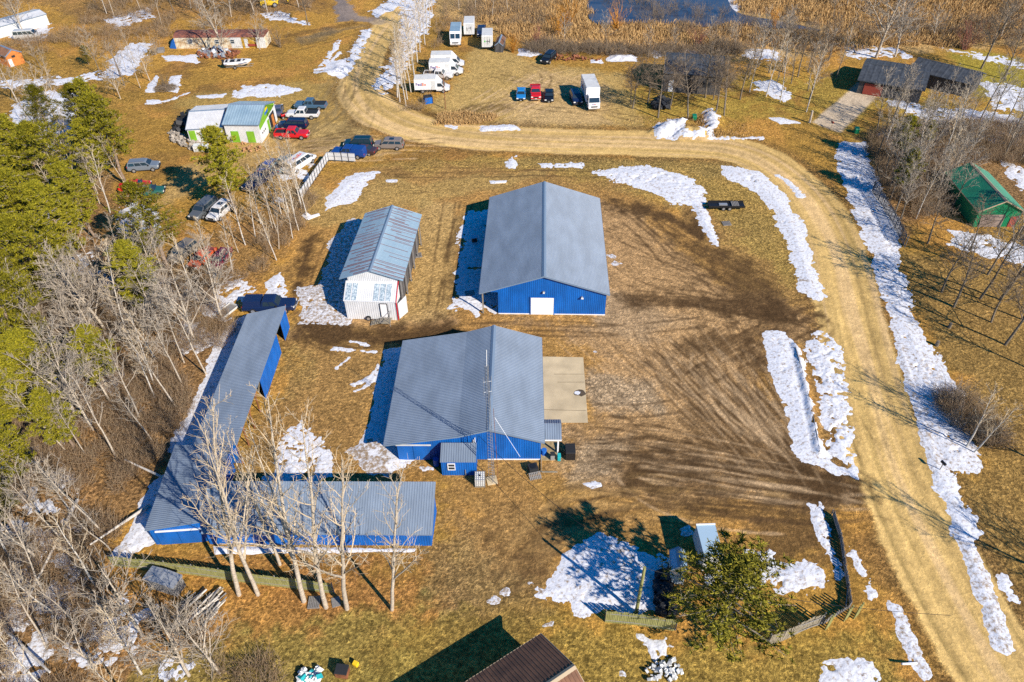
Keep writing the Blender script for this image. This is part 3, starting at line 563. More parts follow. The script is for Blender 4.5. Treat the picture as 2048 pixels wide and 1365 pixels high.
def gable(label, cat, name, nl, nr, fr, h, rise, roof, wall, ov=.35, rib=.23, group=None, ridge='ridge', wpitch=.23, split=None, base=True, doorside=None):
    o, yaw, w, L = nl if nr is None else frame_from(nl, nr, fr, h); e = empty(name, o, yaw, label, cat, group)
    f_ = split or .5; xr = w*f_; zr = h+rise
    slope(e, 0, h, xr, zr, 0, L, roof, pitch=rib); slope(e, w, h, xr, zr, 0, L, roof, pitch=rib)
    mb = MB(); c = .22; mb.hexa([(xr-c, -.03, zr-.02-c*rise/xr), (xr, -.03, zr+.02), (xr, L+.03, zr+.02), (xr-c, L+.03, zr-.02-c*rise/xr), (xr-c, -.03, zr+.05-c*rise/xr), (xr, -.03, zr+.07), (xr, L+.03, zr+.07), (xr-c, L+.03, zr+.05-c*rise/xr)])
    c2 = c; mb.hexa([(xr, -.03, zr+.02), (xr+c, -.03, zr-.02-c*rise/(w-xr)), (xr+c, L+.03, zr-.02-c*rise/(w-xr)), (xr, L+.03, zr+.02), (xr, -.03, zr+.07), (xr+c, -.03, zr+.05-c*rise/(w-xr)), (xr+c, L+.03, zr+.05-c*rise/(w-xr)), (xr, L+.03, zr+.07)])
    mb.build('ridge_cap', ridge, e)
    tf = lambda x: (h+rise*(x/xr if x < xr else (w-x)/(w-xr)))-.08
    wallx(e, ov, w-ov, ov, tf, wall, face=-1, pitch=wpitch); wallx(e, ov, w-ov, L-ov, tf, wall, face=1, pitch=wpitch)
    hh = h+rise*ov/xr-.08; wally(e, ov, L-ov, ov, hh, wall, face=-1, pitch=wpitch); wally(e, ov, L-ov, w-ov, hh, wall, face=1, pitch=wpitch)
    for yy in (-.02, L+.02): strip(e, 'rake_trim', ridge, (0, yy, h-.06), (xr, yy, zr-.06), .05, .17); strip(e, 'rake_trim', ridge, (w, yy, h-.06), (xr, yy, zr-.06), .05, .17)
    for xx in (-.02, w+.02): strip(e, 'eave_trim', ridge, (xx, 0, h-.07), (xx, L, h-.07), .05, .13)
    return e, w, L, tf

# --- large blue pole building with an open bay and a white overhead door
o1 = P(1088.2, 553.3, 5.96); yaw1 = -.045; Wl, Wr, L1, h1, r1 = 7.77, 7.88, 22.49, 3.36, 5.96
b1 = empty('pole_building', (o1.x, o1.y, 0), yaw1, 'large blue metal pole building with two tone steel roof and white overhead door', 'shed')
slope(b1, -Wl, h1, 0, r1, 0, L1, 'roof'); slope(b1, Wr, h1, 0, r1, 0, L1, 'roof')
def capmesh(e, L, z, c=.25, dz=.09): mb = MB(); mb.hexa([(-c, -.04, z-dz), (0, -.04, z+.02), (0, L+.04, z+.02), (-c, L+.04, z-dz), (-c, -.04, z-dz+.05), (0, -.04, z+.08), (0, L+.04, z+.08), (-c, L+.04, z-dz+.05)]); mb.hexa([(0, -.04, z+.02), (c, -.04, z-dz), (c, L+.04, z-dz), (0, L+.04, z+.02), (0, -.04, z+.08), (c, -.04, z-dz+.05), (c, L+.04, z-dz+.05), (0, L+.04, z+.08)]); return mb.build('ridge_cap', 'ridge', e)
capmesh(b1, L1, r1)
t1 = lambda x: h1+(r1-h1)*(1-(abs(x)/(Wl if x < 0 else Wr)))-.08
xi = -Wl+2.25
wallx(b1, xi, Wr-.35, .3, t1, 'blue'); wallx(b1, -Wl+.3, xi, .3, t1, 'blue', z0=h1-.02); wally(b1, .3, L1-.3, Wr-.35, t1(Wr-.35), 'blue'); wallx(b1, -Wl+.3, Wr-.35, L1-.3, t1, 'blue', face=1)
wally(b1, .3, L1-.3, xi, 3.3, 'blue', face=-1)
for k in range(7): box(b1, 'post', 'wood', -Wl+.3, -Wl+.46, .3+k*3.6, .46+k*3.6, 0, 3.3)
for s_ in (-1, 1):
    w_ = Wl if s_ < 0 else Wr
    for yy in (-.02, L1+.02): strip(b1, 'rake_trim', 'ridge', (s_*w_, yy, h1-.06), (0, yy, r1-.06), .05, .18)
    strip(b1, 'eave_trim', 'ridge', (s_*(w_+.02), 0, h1-.08), (s_*(w_+.02), L1, h1-.08), .05, .14)
dr = MB(); dr.box(-1.56, 1.22, .20, .26, .03, 2.62); dd = dr.build('overhead_door', 'white', b1)
for i in range(4): box(dd, 'door_panel', 'white', -1.53, 1.19, .175, .198, .06+i*.645, .06+i*.645+.62)
for a_, b_, z0, z1 in ((-1.68, -1.57, 0, 2.75), (1.23, 1.34, 0, 2.75), (-1.57, 1.23, 2.63, 2.75)): box(b1, 'door_trim', 'blue', a_, b_, .19, .27, z0, z1)
box(b1, 'base_board', 'trimw', xi, -1.7, .24, .28, 0, .14); box(b1, 'base_board', 'trimw', 1.36, Wr-.33, .24, .28, 0, .14)
lt = box(b1, 'flood_light', 'galv', -.12, .14, .02, .25, 3.45, 3.62); box(lt, 'lens', 'lamp', -.10, .12, -.03, .02, 3.42, 3.58)
lt = box(b1, 'flood_light', 'galv', 4.55, 4.7, .02, .25, 2.75, 2.92); box(lt, 'lens', 'lamp', 4.5, 4.78, -.10, .02, 2.70, 2.86)
tb = empty('propane_crate', P(949, 484, 0), .2, 'small rust brown stove box in the shade left of the large blue building', 'box'); box(tb, 'body', 'ruststeel', -.35, .35, -.35, .35, 0, .8); box(tb, 'lid', 'paleblue', -.4, .4, -.4, .4, .8, .88); box(tb, 'door', 'dark', -.2, .2, -.37, -.352, .2, .6)

# --- office building with a lower side wing, porch, slab and shed
o2 = P(977.8, 860.5, 4.72); yaw2 = -.023; W1, W2, L2, h2, r2, W3, h3, hb = 3.05, 5.33, 15.6, 2.93, 4.72, 10.38, 2.5, 3.78
b2 = empty('office_building', (o2.x, o2.y, 0), yaw2, 'blue metal workshop with wide grey roof, radio tower in front and concrete slab beside it', 'building')
slope(b2, -W1, hb, 0, r2, 0, L2, 'roof'); slope(b2, W2, h2, 0, r2, 0, L2, 'roof'); slope(b2, -W3, h3, -W1, hb, 0, L2, 'roof', name='wing_roof'); capmesh(b2, L2, r2)
def t2(x): return (h2+(r2-h2)*(W2-x)/W2 if x > 0 else (hb+(r2-hb)*(W1+x)/W1 if x > -W1 else h3+(hb-h3)*(W3+x)/(W3-W1)))-.08
wallx(b2, -W3+1.2, W2-.35, .35, t2, 'blue'); wallx(b2, -W3+1.2, W2-.35, L2-.3, t2, 'blue', face=1); wally(b2, .35, L2-.3, W2-.35, t2(W2-.35), 'blue'); wally(b2, .35, L2-.3, -W3+1.2, h3, 'blue', face=-1)
for (xa, za, xb, zb) in ((-W3, h3, -W1, hb), (-W1, hb, 0, r2), (W2, h2, 0, r2)): strip(b2, 'rake_trim', 'ridge', (xa, -.02, za-.06), (xb, -.02, zb-.06), .05, .18)
strip(b2, 'eave_trim', 'ridge', (W2+.02, 0, h2-.08), (W2+.02, L2, h2-.08), .05, .14); strip(b2, 'eave_trim', 'ridge', (-W3-.02, 0, h3-.08), (-W3-.02, L2, h3-.08), .05, .14)
box(b2, 'base_board', 'trimw', -.3+.0, W2-.33, .28, .33, 0, .14)
sd_ = MB(); sd_.box(-W3+1.25, -W3+2.75, .24, .30, .05, 2.18); sd_.build('sliding_door', 'blue', b2); sd_ = MB(); sd_.box(-W3+2.80, -W3+4.4, .24, .30, .05, 2.18); sd_.build('sliding_door', 'blue', b2); box(b2, 'door_track', 'offwhite', -W3+1.15, -W3+4.6, .16, .26, 2.22, 2.34)
box(b2, 'downpipe', 'trimw', -1.62, -1.54, .2, .3, .2, 3.0); box(b2, 'meter_box', 'galv', -1.72, -1.35, .08, .3, .95, 1.5); box(b2, 'conduit', 'trimw', -1.45, -1.38, .2, .3, 1.4, 3.3)
# porch
px0, px1 = W2-.02, W2+1.72
p_ = empty('porch', (0, 0, 0)); p_.parent = b2
yA, yM, yB = .9, 2.5, 3.5
mb = MB(); mb.ribs((px0, yA, 2.35), (1, 0, 0), (0, yM-yA, .62), px1-px0, 0, math.hypot(yM-yA, .62), .23, .03, (0, -.35, 1)); mb.build('porch_roof', 'roof', p_)
mb = MB(); mb.ribs((px0, yB+.1, 2.35), (1, 0, 0), (0, yM-yB-.1, .62), px1-px0, 0, math.hypot(yM-yB-.1, .62), .23, .03, (0, .35, 1)); mb.build('porch_roof', 'ridge', p_)
box(p_, 'fascia', 'trimw', px0, px1, yA-.06, yA, 2.2, 2.34); box(p_, 'post', 'trimw', px1-.4, px1-.25, yA+.1, yA+.25, .2, 2.3)
dk = MB()
for i in range(12): dk.box(W2-.3+i*.145, W2-.3+i*.145+.13, .1, 3.4, .12, .2)
dko = dk.build('deck', 'deck', p_); dko['kind'] = 'stuff'
box(p_, 'railing', 'wood', W2-.3, W2-.24, -1.35, .1, .1, .22); box(p_, 'railing', 'wood', W2-.24, W2+1.3, -1.37, -1.28, .05, .2)
def bin_(name, label, cat, loc, rz, w, d, h, m, lid): e = empty(name, loc, rz, label, cat); box(e, 'body', m, -w/2, w/2, -d/2, d/2, 0, h); mb = MB(); mb.hexa([(-w/2-.03, -d/2-.03, h), (w/2+.03, -d/2-.03, h), (w/2+.03, d/2+.03, h), (-w/2-.03, d/2+.03, h), (-w/2, -d/2, h+.06), (w/2, -d/2, h+.06), (w/2, d/2, h+.16), (-w/2, d/2, h+.16)]); mb.build('lid', lid, e); return e
e = bin_('hot_tub_box', 'black steel dumpster beside the office porch', 'dumpster', P(1140, 912, 0), 0, .95, 1.15, 1.05, 'black', 'dark')
for i in range(5): box(e, 'rib', 'dark', -.47, .47, -.5+i*.22, -.47+i*.22, 1.12+i*.02, 1.16+i*.02)
e.name = 'dumpster'
e = bin_('wheelie_bin', 'small grey waste bin standing on the office porch', 'bin', P(1105, 918, .2), 0, .4, .4, .7, 'galv', 'dark'); e = bin_('teal_cooler', 'teal cool box standing by the white porch post', 'cooler', P(1118, 919, .2), 0, .3, .5, .5, 'teal', 'teal')
def barrel(label, loc, m, r=.29, h=.88): e = empty('barrel', loc, 0, label, 'barrel'); mb = MB(); mb.bar((0, 0, 0), (0, 0, h), r, 14); mb.build('drum', m, e); mb = MB(); [mb.bar((0, 0, z-.02), (0, 0, z+.02), r+.015, 14) for z in (.02, h/3, 2*h/3, h)]; mb.build('hoop', m, e); return e
barrel('blue barrel on the porch by the office wall', P(1088, 908, .2), 'tarp', .26, .6); barrel('dark blue barrel between the sliding doors and the little blue shed', P(873, 930, 0), 'blue')
# slab
flat('concrete_slab', [(1085, 713.5), (1166.5, 715), (1176, 846), (1084, 846)], .07, 'concrete')
for (a, b) in (((1108, 749), (1168, 749)), ((1115, 765), (1169, 765)), ((1085, 820), (1172, 822))):
    A, B = P(*a, .075), P(*b, .075); mb = MB(); mb.poly([A, B, B+Vector((0, .05, 0)), A+Vector((0, .05, 0))]); tag(mb.build('slab_joint', 'concrete_dark'), kind='structure')
def blob(name, cx, cy, rx, ry, z, m, kind='structure', seed=1):
    r = random.Random(seed); mb = MB(); mb.poly([P(cx+rx*math.cos(t)*r.uniform(.75, 1.2), cy+ry*math.sin(t)*r.uniform(.75, 1.2), z) for t in np.linspace(0, 2*math.pi, 15)[:-1]]); o = mb.build(name, m); tag(o, kind=kind); return o
blob('wet_patch', 1160, 786, 13, 7, .078, 'concrete_dark'); blob('ice_patch', 1155, 786, 6, 4, .083, 'snow', seed=3)
# little blue shed attached
nl, nr, fr = (880, 925.5), (952, 925.5), (953.5, 886)
a, b, c = P(*nl, 2.05), P(*nr, 2.05), P(*fr, 2.75); sw = (b-a).length; sl = c.y-b.y
b3 = empty('garden_shed', (a.x, a.y, 0), math.atan2(b.y-a.y, b.x-a.x), 'small blue shed with grey sloping roof and one white window beside the workshop', 'shed')
mb = MB(); mb.ribs((0, 0, 2.05), (1, 0, 0), (0, sl, .7), sw, 0, math.hypot(sl, .7), .23, .03, (0, -.4, 1)); mb.build('roof', 'roof', b3)
wallx(b3, .06, sw-.06, .12, 2.06, 'blue'); wally(b3, .12, sl, .06, lambda y: 2.02+.7*y/sl, 'blue', face=-1); wally(b3, .12, sl, sw-.06, lambda y: 2.02+.7*y/sl, 'blue'); window(b3, .75, 1.35, .09, .95, 1.75)
box(b3, 'pipe', 'galv', sw*.68, sw*.68+.06, 0, .08, 0, .9)
# tote tank in cage
e = empty('tote_tank', P(960.5, 966, 0), 0, 'white caged water tote on the grass by the little blue shed', 'tank'); box(e, 'tank', 'ibc', -.44, .44, -.5, .5, .16, 1.05); box(e, 'pallet', 'wood', -.5, .5, -.58, .58, 0, .14); mb = MB()
for i in range(6):
    q = -.48+i*.192; mb.box(q-.012, q+.012, -.56, -.54, .14, 1.12); mb.box(q-.012, q+.012, -.55, .55, 1.08, 1.1)
for i in range(5): q = .2+i*.22; mb.box(-.5, .5, -.57, -.55, q-.012, q+.012); y_ = -.5+i*.25; mb.box(-.5, .5, y_-.012, y_+.012, 1.1, 1.12)
mb.build('cage', 'galv', e); mb = MB(); mb.bar((0, 0, 1.1), (0, 0, 1.16), .1, 10); mb.build('cap', 'dark', e)
def pallet(px, py, label, rz=0, m='wood', z=0, w=1.2, d=1.0, group=None, tilt=0):
    e = empty('pallet', P(px, py, z), rz, label, 'pallet', group); e.rotation_euler[0] = tilt
    for i in range(7): box(e, 'slat', m, -w/2+i*w/7, -w/2+i*w/7+.11, -d/2, d/2, .12, .14)
    for i in range(3): box(e, 'runner', m, -w/2, w/2, -d/2+i*(d-.08)/2, -d/2+i*(d-.08)/2+.08, 0, .118)
    return e
pallet(531, 765, 'wooden grid pallet lying against the long blue shed', .1); pallet(835, 512, 'grey wooden pallet on grass right of the white shed', .2, 'greywood'); pallet(1453, 448, 'two tone pallet lying on the verge below the black trailer', .1, 'greywood'); pallet(940, 588, 'grey pallet in the shade left of the large blue building', .2, 'greywood')
pallet(1071, 955, 'grey slatted wood leaning by the air unit near the office', .25, 'greywood', tilt=.5)
e = empty('air_unit', P(1066, 942, 0), .25, 'black air conditioning unit on the grass by the office corner', 'air unit'); box(e, 'cabinet', 'dark', -.45, .45, -.4, .4, 0, .7); mb = MB(); mb.bar((0, 0, .7), (0, 0, .74), .3, 16); mb.build('fan_grille', 'black', e)
# lattice radio tower
tb_ = P(984, 962, 0); th = 15.2
e = empty('radio_tower', tb_, .2, 'tall thin steel lattice radio tower in front of the blue workshop', 'tower')
lg = [Vector((.34*math.cos(t), .34*math.sin(t), 0)) for t in (.5, 2.6, 4.7)]
for p in lg: mb = MB(); mb.bar(p, Vector((p.x*.45, p.y*.45, th)), .022, 5); mb.build('leg', 'greywood', e)
mb = MB(); NS = 38
for k in range(NS):
    for i in range(3):
        a_, b_ = lg[i], lg[(i+1) % 3]; f0 = 1-.55*k/NS; f1 = 1-.55*(k+1)/NS
        mb.bar(Vector((a_.x*f0, a_.y*f0, th*k/NS)), Vector((b_.x*f1, b_.y*f1, th*(k+1)/NS)), .012, 3)
mb.build('lattice', 'galv', e); mb = MB(); mb.bar((0, 0, th), (.05, 0, th+1.8), .03, 5); mb.build('antenna', 'trimw', e)
for z_ in (th*.8, th*.88): mb = MB(); mb.bar((-.35, 0, z_), (.35, 0, z_), .02, 4); mb.bar((-.35, 0, z_-.5), (-.35, 0, z_+.6), .02, 4); mb.bar((.35, 0, z_-.5), (.35, 0, z_+.6), .02, 4); mb.build('aerial', 'galv', e)
box(e, 'base_pad', 'concrete', -.5, .5, -.5, .5, 0, .1)
e = empty('radio_mast', P(997, 972, 0), 0, 'thin rust red mast pole standing beside the lattice tower', 'mast'); mb = MB(); mb.bar((0, 0, 0), (-.2, .2, 10.5), .028, 6, .02); mb.build('pole', 'ruststeel', e); mb = MB(); mb.bar((-.1, .15, 9.4), (2.1, -1.0, 5.4), .018, 4); mb.build('whip_antenna', 'trimw', e)

# --- white shed with rust streaked roof
hs_ = 4.55
nlp, nrp, frp = (677.8, 559.1), (806, 562.5), (846.5, 429.6)
o, yaw, w, L = frame_from(nlp, nrp, frp, hs_); e = empty('white_shed', o, yaw, 'white metal shed with rust streaked pale roof, lean-to front and clear panels', 'shed'); rs_ = 1.35; xr = w*.5
npn = int(L/.72); pw = L/npn
def roofpanels(e, x0, z0, x1, z1, seed):
    r = random.Random(seed); v = Vector((x1-x0, 0, z1-z0)); Ls = v.length; n = Vector((0, 1, 0)).cross(v); n = n if n.z > 0 else -n; n.normalize(); vd = v.normalized()
    protos = []
    for k in range(3):
        mb = MB(); mb.ribs((0, 0, 0), (0, 1, 0), v, pw-.01, 0, Ls, pw/3, .022, n); mb.hexa([Vector((0, 0, 0))-n*.04, v-n*.04, v+Vector((0, pw-.01, 0))-n*.04, Vector((0, pw-.01, 0))-n*.04, -n*.004, v-n*.004, v+Vector((0, pw-.01, 0))-n*.004, Vector((0, pw-.01, 0))-n*.004]); protos.append(mb)
    me = None
    for i in range(npn):
        if me is None: ob = protos[0].build('roof_panel', 'wroof', e); me = ob.data
        else: ob = bpy.data.objects.new('roof_panel', me); COL.objects.link(ob); ob.parent = e
        ob.location = (x0, i*pw, z0)
        t = i/npn
        pr = .95 if (t < .12 or t > .8 or (.45 < t < .95 and x0 > 1) or (x0 < 1 and t < .75)) else .3
        for s_ in range(2):
            if r.random() < pr:
                a0 = r.choice((0, 0, .1, .3, .45))*Ls; a1 = Ls*r.choice((1, 1, .8, .6, .97)); 
                if a1 > a0+.3:
                    A = Vector((x0, i*pw+s_*pw/3+pw*.25, z0))+vd*a0+n*.024; B = Vector((x0, i*pw+s_*pw/3+pw*.25, z0))+vd*a1+n*.024
                    q = MB(); y_ = Vector((0, r.uniform(.02, .045), 0)); q.poly([A-y_, B-y_, B+y_, A+y_]); q.poly([A-y_-n*.02, A-y_, B-y_, B-y_-n*.02]); q.build('rust_streak', 'rust', e)
roofpanels(e, 0, hs_, xr, hs_+rs_, 3); roofpanels(e, w, hs_, xr, hs_+rs_, 5)
mb = MB(); c = .2; dz = c*rs_/xr; z_ = hs_+rs_; mb.hexa([(xr-c, -.03, z_-dz), (xr, -.03, z_+.03), (xr, L+.03, z_+.03), (xr-c, L+.03, z_-dz), (xr-c, -.03, z_-dz+.04), (xr, -.03, z_+.07), (xr, L+.03, z_+.07), (xr-c, L+.03, z_-dz+.04)]); mb.hexa([(xr, -.03, z_+.03), (xr+c, -.03, z_-dz), (xr+c, L+.03, z_-dz), (xr, L+.03, z_+.03), (xr, -.03, z_+.07), (xr+c, -.03, z_-dz+.04), (xr+c, L+.03, z_-dz+.04), (xr, L+.03, z_+.07)]); mb.build('ridge_cap', 'ridge', e)
ts = lambda x: hs_+rs_*(1-abs(x-xr)/xr)-.06
x0_, x1_ = .95, w-.75
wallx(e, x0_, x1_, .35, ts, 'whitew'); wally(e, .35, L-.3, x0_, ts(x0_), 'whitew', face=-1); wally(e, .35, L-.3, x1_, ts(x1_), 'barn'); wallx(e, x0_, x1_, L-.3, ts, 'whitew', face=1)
for k in range(6): box(e, 'post', 'greywood', w-.5, w-.36, .5+k*(L-1.2)/5, .64+k*(L-1.2)/5, 0, 4.5)
# lean-to front: slopes out and down
yl = -2.0; zl = 2.8; zt = 4.15
xa, xb = x0_-.25, x1_+.05
mb = MB(); nrm = Vector((0, -(zt-zl), .35-yl)).normalized(); mb.ribs((xa, yl, zl), (1, 0, 0), (0, .33-yl, zt-zl), xb-xa, 0, math.hypot(.33-yl, zt-zl), .23, .02, nrm); mb.build('lean_to_roof', 'whitew', e)
sl_ = Vector((0, .33-yl, zt-zl)).normalized()
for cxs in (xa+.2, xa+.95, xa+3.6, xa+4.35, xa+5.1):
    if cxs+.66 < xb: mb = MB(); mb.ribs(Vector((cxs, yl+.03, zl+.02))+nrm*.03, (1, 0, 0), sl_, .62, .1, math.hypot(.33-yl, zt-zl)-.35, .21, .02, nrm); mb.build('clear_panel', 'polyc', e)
wallx(e, xa+.1, xb-.05, yl+.1, zl, 'whitew', pitch=.27); wally(e, yl+.1, .35, xa+.1, lambda y: zl+(zt-zl)*(y-yl)/(.33-yl), 'whitew', face=-1); wally(e, yl+.1, .35, xb-.05, lambda y: zl+(zt-zl)*(y-yl)/(.33-yl), 'whitew')
strip(e, 'corner_trim', 'redl', (xb+.02, yl+.02, .1), (xb+.02, yl+.02, zl), .1, .1); strip(e, 'corner_trim', 'redl', (xb+.02, yl, zl+.05), (xb+.02, .33, zt+.08), .09, .06)
d_w = box(e, 'door', 'white', xb-2.0, xb-1.2, yl-.0, yl+.07, .55, 2.5)
for a_, b_ in ((xb-2.08, xb-2.0), (xb-1.2, xb-1.12)): box(d_w, 'door_frame', 'dark', a_, b_, yl-.02, yl+.07, .5, 2.55)
box(d_w, 'door_frame', 'dark', xb-2.0, xb-1.2, yl-.02, yl+.07, 2.5, 2.56)
st = MB()
for i in range(5): st.box(xb-1.9-.28*(i+1), xb-1.9-.28*i, yl-1.1, yl-.15, .45-i*.1-.04, .45-i*.1)
st.box(xb-1.9, xb-.75, yl-1.2, yl-.05, .42, .48); s1 = st.build('stairs', 'wood', e)
for (a_, b_) in (((xb-1.9, yl-1.15, .45), (xb-1.9, yl-1.15, 1.3)), ((xb-.8, yl-1.15, .0), (xb-.8, yl-1.15, 1.3)), ((xb-1.9, yl-1.15, 1.3), (xb-.8, yl-1.15, 1.3)), ((xb-3.2, yl-1.15, .1), (xb-1.9, yl-1.15, 1.3)), ((xb-.8, yl-1.15, 1.3), (xb-.8, yl-.1, 1.6)), ((xb-1.9, yl-1.15, .5), (xb-.8, yl-1.15, 1.25))): q = MB(); q.bar(a_, b_, .045, 4); q.build('rail', 'greywood', s1)
# open leaf doors leaning on the right side
mb = MB(); mb.hexa([(xb+.1, -1.7, .05), (xb+.14, -1.66, .05), (xb+.9, -.3, .05), (xb+.86, -.34, .05), (xb+.1, -1.7, 2.4), (xb+.14, -1.66, 2.4), (xb+.9, -.3, 2.6), (xb+.86, -.34, 2.6)]); mb.build('open_door', 'whitew', e)
e2 = empty('hitch_trailer', P(737, 637, .32), 0, 'spare wheel on a small hitch trailer in front of the white shed', 'wheel'); mb = MB(); mb.bar((0, -.1, 0), (0, .1, 0), .32, 16); mb.build('tyre', 'tyre', e2); mb = MB(); mb.bar((0, -.12, 0), (0, -.1, 0), .2, 12); mb.build('rim', 'rim', e2)

# --- long low blue sheds forming an L
def mono(name, label, pts, hl, hr, wallm='blue', skipright=False, parent=None):
    """single-slope building; pts = near-left, near-right, far-right, far-left eave corners in world xy; hl, hr heights of left and right edges"""
    nl, nr, fr, fl = [Vector((p[0], p[1])) for p in pts]; hc = (nl+nr+fr+fl)/4
    e = empty(name, (nl.x, nl.y, 0), 0, label, 'shed'); q = [(p-nl) for p in (nl, nr, fr, fl)]
    def V(p, z): return Vector((p.x, p.y, z))
    mb = MB(); dl = (q[3]-q[0]); L_ = dl.length; Lr = (q[2]-q[1]).length
    # ribbed roof between left edge and right edge
    n = max(4, int(L_/.23)); base = len(mb.v)
    for i in range(n+1):
        for a, h in ((0, 0), (.6, 0), (.7, .032), (.9, .032)):
            t = (i+a)/(n+1)
            A = V(q[0]+(q[3]-q[0])*t, hl+h); B = V(q[1]+(q[2]-q[1])*t, hr+h); mb.v += [tuple(A), tuple(B)]
    m_ = (n+1)*4
    for i in range(m_-1): mb.f.append((2*i, 2*i+1, 2*i+3, 2*i+2))
    mb.build('roof', 'roof', e)
    mb = MB(); mb.hexa([V(q[0], hl-.14), V(q[1], hr-.14), V(q[2], hr-.14), V(q[3], hl-.14), V(q[0], hl-.006), V(q[1], hr-.006), V(q[2], hr-.006), V(q[3], hl-.006)]); mb.build('roof_edge', 'ridge', e)
    cen = (q[0]+q[1]+q[2]+q[3])/4; s = [cen+(p-cen)*1.0 for p in q]; ins = .22
    def inset(p): d = cen-p; return p+Vector((math.copysign(min(ins, abs(d.x)), d.x), math.copysign(ins, d.y)))
    s = [inset(p) for p in q]; hts = (hl, hr, hr, hl)
    def wl(i, j, name='wall'):
        A, B = s[i], s[j]; L = (B-A).length; u = ((B-A)/L); nn = Vector((u.y, -u.x, 0)); mb = MB()
        mb.ribs((A.x, A.y, 0), (u.x, u.y, 0), (0, 0, 1), L, 0, lambda t: hts[i]+(hts[j]-hts[i])*t/L-.15, .23, .025, nn); mb.build(name, wallm, e)
    wl(0, 1); wl(2, 3); wl(3, 0)
    if not skipright: wl(1, 2)
    return e, s
hb5, hf5 = 4.1, 2.0
A5 = P(402, 1067, hf5); B5 = P(864.4, 1069.9, hf5); C5 = P(871.3, 964, hb5); D5 = P(447, 962, hb5)
# roof falls towards the front: use left edge=front
e5, s5 = mono('long_shed', 'long low blue shed with single sloping grey roof behind the row of bare poplars', [(B5.x, B5.y), (C5.x, C5.y), (D5.x-1.5, D5.y), (A5.x, A5.y)], hf5, hb5)
hl4, hr4 = 2.5, 2.9
NL = P(288.5, 1061.3, hl4); FL = P(350, 890, hl4); NR = P(414, 1042, hr4+.4); FR = P(460, 893, hr4+.4)
e4, s4 = mono('corner_shed', 'blue corner shed with grey roof and blue sliding doors joining the two long sheds', [(NL.x, NL.y), (NR.x, NR.y), (FR.x, FR.y), (FL.x, FL.y)], hl4, hr4+.4)
A_, B_ = s4[0], s4[1]; u_ = (B_-A_).normalized(); L_ = (B_-A_).length; n_ = Vector((u_.y, -u_.x))
def onfront(e, name, m, t0, t1, z0, z1, o=.04, th=.06):
    a = A_+u_*t0+n_*o; b = A_+u_*t1+n_*o; c = b+n_*th; d = a+n_*th; mb = MB(); mb.hexa([(d.x, d.y, z0), (c.x, c.y, z0), (b.x, b.y, z0), (a.x, a.y, z0), (d.x, d.y, z1), (c.x, c.y, z1), (b.x, b.y, z1), (a.x, a.y, z1)]); return mb.build(name, m, e)
onfront(e4, 'door_track', 'trimw', .5, L_-.2, 1.95, 2.08, .03, .12); onfront(e4, 'sliding_door', 'blue', .5, 2.3, .05, 1.9); onfront(e4, 'sliding_door', 'blue', 2.35, 4.3, .05, 1.9)
h6l, h6r = 2.6, 3.1
NL = P(386, 892, h6l); FL = P(493.6, 628.7, h6l); NR = P(473.3, 889, h6r); FR = P(571.6, 612, h6r)
e6, s6 = mono('open_front_shed', 'long narrow blue shed with grey roof and open timber posts on its right side', [(NL.x, NL.y), (NR.x, NR.y), (FR.x, FR.y), (FL.x, FL.y)], h6l, h6r, skipright=True)
a_, b_ = s6[1], s6[2]; u6 = (b_-a_).normalized(); n6 = Vector((u6.y, -u6.x)); L6 = (b_-a_).length
def seg6(t0, t1, z0, z1, m, name, o=0.0):
    p = a_+u6*t0+n6*o; mb = MB(); mb.ribs((p.x, p.y, 0), (u6.x, u6.y, 0), (0, 0, 1), t1-t0, z0, z1, .23, .025, (n6.x, n6.y, 0)); mb.build(name, m, e6)
seg6(L6*.42, L6*.78, 0, 2.9, 'blue', 'sliding_door', .15); seg6(L6*.88, L6, 0, 2.9, 'blue', 'wall', .1)
for t in np.linspace(0, 1, 10): p = a_+u6*L6*t; mb = MB(); mb.bar((p.x, p.y, 0), (p.x, p.y, 2.95), .08, 4); mb.build('post', 'ruststeel', e6); mb = MB(); q = p+u6*.7; mb.bar((p.x, p.y, 2.1), (q.x, q.y, 2.9), .05, 4); mb.build('brace', 'ruststeel', e6)
# --- cattle panel / metal frame left of it
e = empty('cargo_trailer_bed', P(452, 625, .0), -.45, 'empty grey metal trailer box lying on the grass beyond the long shed', 'trailer bed')
for a, b in (((-.7, -1.5, .3), (.7, -1.5, .3)), ((-.7, 1.5, .3), (.7, 1.5, .3)), ((-.7, -1.5, .3), (-.7, 1.5, .3)), ((.7, -1.5, .3), (.7, 1.5, .3))): mb = MB(); A, B = Vector(a), Vector(b); mb.hexa([A+Vector((-.05, -.05, -.3)), B+Vector((.05, -.05, -.3)), B+Vector((.05, .05, -.3)), A+Vector((-.05, .05, -.3)), A+Vector((-.05, -.05, 0)), B+Vector((.05, -.05, 0)), B+Vector((.05, .05, 0)), A+Vector((-.05, .05, 0))]); mb.build('side', 'offwhite', e)
box(e, 'floor', 'greywood', -.65, .65, -1.45, 1.45, .02, .08)

